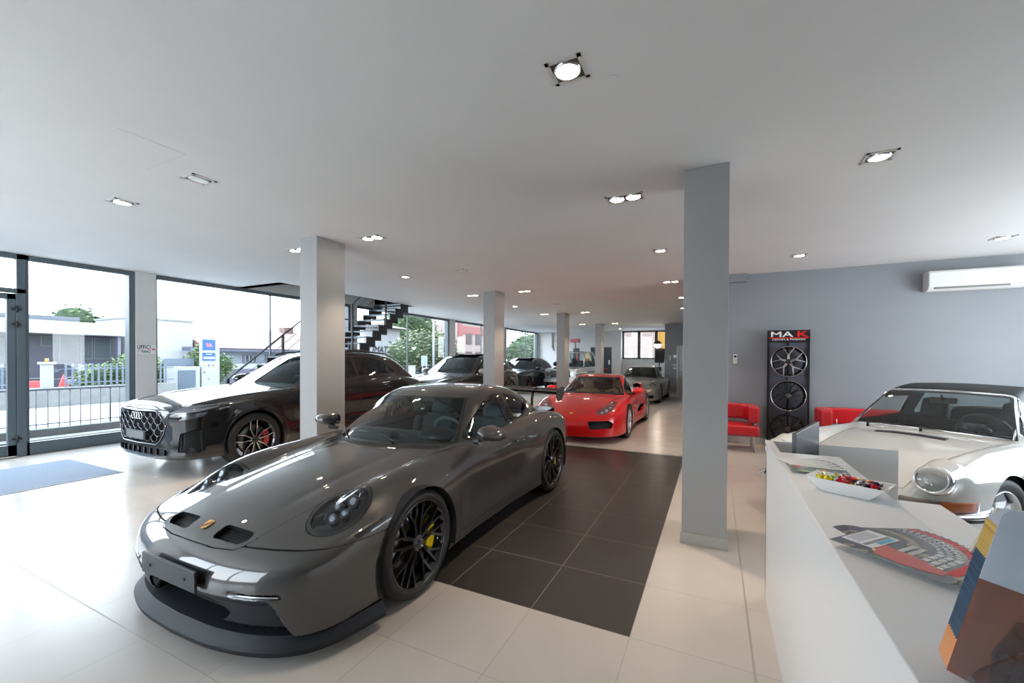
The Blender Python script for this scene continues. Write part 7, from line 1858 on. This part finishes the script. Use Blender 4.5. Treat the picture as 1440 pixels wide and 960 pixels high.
# neighbours behind the back wall
hs = empty('pale_building', (-4.5, 33, -.12), 0, 'pale cream building with pink shutters behind the back window', 'building'); MB().box((-6, 0, 0), (.35, 8, 9)).build('wall', mat('cream_render'), hs)
for x in (-3.9, -1.7, .0): MB().box((x - .35, -.05, 3.6), (x + .35, .0, 5.4)).build('shutter', mat('shutter_pink', (.15, .10, .09), .7), hs)
hs = empty('yellow_building', (-1.0, 35, -.12), 0, 'orange yellow building with small balcony behind the third back window pane', 'building'); MB().box((-3.0, 0, 0), (5, 6, 9)).build('wall', mat('ochre_render', (.25, .125, .012), .8), hs)
MB().box((-.9, -.6, 2.6), (1.5, 0, 3.6)).build('balcony', M_RENDW, hs); MB().box((-.4, -.03, 3.7), (.4, 0, 5.2)).build('window_frame', M_RENDW, hs)
# blue car on the road
P = dict(SUV); pmb = paint('blue_paint', (.03, .10, .25), .2, .35)
f = suv_feats(h=.05, recess=[], lamps=[(lambda x, y, z, n: np.where((np.abs(y) > .56) & (x < -.35), poly_sd(x, z, [(-1.0, .86), (-.50, .93), (-.6, .84), (-.98, .79)], .006), .2), 'headlight', M_REFL)])
f['glass'] = M_GLD; r, F, P_, S_ = build_car('blue_car', (-15.2, -2.6), math.radians(180), 'blue car on the road outside the glass door', pmb, dict(SUV, zr=curve([(.1, .92), (.38, 1.05), (.6, 1.15), (.9, 1.26), (1.3, 1.38), (1.8, 1.44), (2.4, 1.42), (3.0, 1.33), (3.5, 1.2), (3.9, 1.05)], .05)), f); r.location.z = -.12
# scooters behind the fence
def scooter(x, y, rz, c, lab):
    t = empty('scooter', (x, y, -.12), rz, lab, 'scooter', None); m = mat('scooter_' + lab.split()[0], c, .3, coat=1.)
    for wx in (-.62, .62):
        mb = MB(); mb.lathe([(.17, -.05), (.25, -.05), (.27, 0), (.25, .05), (.17, .05)], Matrix.Translation((wx, 0, .27)) @ Matrix.Rotation(PI / 2, 4, 'X'), 24, closed=True); mb.build('wheel', M_TIRE, t); MB().cyl((wx, -.03, .27), (wx, .03, .27), .17, n=14).build('rim', M_ALU, t)
    mb = MB(); mb.prism([(-.9, .50), (-.85, .72), (-.2, .72), (-.05, .40), (.25, .30), (.42, .95), (.5, .95), (.62, .35), (.3, .2), (-.2, .2), (-.35, .35), (-.85, .42)], -.14, .14, Matrix(((1, 0, 0, 0), (0, 0, 1, 0), (0, 1, 0, 0), (0, 0, 0, 1)))); mb.build('fairing', m, t, bevel=.03)
    MB().box((-.85, -.13, .72), (-.1, .13, .82), bev=.04).build('seat', M_BLK, t); MB().tube([(.42, -.3, 1.02), (.48, 0, .98), (.42, .3, 1.02)], .018).build('handlebar', M_BLK, t)
scooter(-22.5, 1.9, .4, (.6, .6, .62), 'white scooter parked behind the fence seen through the glass door')
scooter(-24.0, 4.6, 1.3, (.6, .05, .05), 'red scooter behind the slatted fence'); scooter(-24.0, 6.0, 1.0, (.15, .2, .3), 'dark scooter behind the slatted fence beside the hedge')
SKY = 4.6; SUN = 1.6; EXPO = 1.15
# ------------------------------------------------------------------ camera and light
cam = bpy.data.cameras.new('camera'); co = bpy.data.objects.new('camera', cam); COL.objects.link(co); SC.camera = co
cam.sensor_width = 36; cam.lens = 585.65 / 1440 * 36; cam.shift_y = (509.606 - 480) / 1440; cam.clip_start = .05; cam.clip_end = 400
yaw, pit, rol = -.4530, -.0090, .0040
fw = Vector((math.sin(yaw) * math.cos(pit), math.cos(yaw) * math.cos(pit), math.sin(pit))); rt = Vector((math.cos(yaw), -math.sin(yaw), 0)); up = rt.cross(fw)
r2 = rt * math.cos(rol) + up * math.sin(rol); u2 = -rt * math.sin(rol) + up * math.cos(rol)
co.matrix_world = Matrix(((r2.x, u2.x, -fw.x, .4146), (r2.y, u2.y, -fw.y, -2.3634), (r2.z, u2.z, -fw.z, 1.548), (0, 0, 0, 1)))
wd = bpy.data.worlds.new('sky'); SC.world = wd; wd.use_nodes = True; nt = wd.node_tree; bg = nt.nodes['Background']
tc = nt.nodes.new('ShaderNodeTexCoord'); sp = nt.nodes.new('ShaderNodeSeparateXYZ'); cr = nt.nodes.new('ShaderNodeValToRGB')
nt.links.new(tc.outputs['Generated'], sp.inputs[0]); nt.links.new(sp.outputs['Z'], cr.inputs['Fac']); nt.links.new(cr.outputs['Color'], bg.inputs['Color'])
cr.color_ramp.elements[0].color = (.90, .955, 1, 1); cr.color_ramp.elements[0].position = 0; cr.color_ramp.elements[1].color = (.66, .82, 1, 1); cr.color_ramp.elements[1].position = .8
bg.inputs['Strength'].default_value = SKY
sun = bpy.data.lights.new('sun', 'SUN'); so = bpy.data.objects.new('sun', sun); COL.objects.link(so); sun.energy = SUN; sun.angle = math.radians(6); sun.color = (1, .95, .88)
so.rotation_euler = (math.radians(28), 0, math.radians(205))
vs = SC.view_settings; SC.display_settings.display_device = 'sRGB'; vs.view_transform = 'Standard'; vs.look = 'None'; vs.gamma = 1; vs.use_curve_mapping = False; vs.exposure = EXPO
SC.cycles.max_bounces = 10; SC.cycles.diffuse_bounces = 5; SC.cycles.glossy_bounces = 5; SC.cycles.transparent_max_bounces = 24; SC.cycles.sample_clamp_indirect = 6; SC.cycles.caustics_reflective = False; SC.cycles.caustics_refractive = False
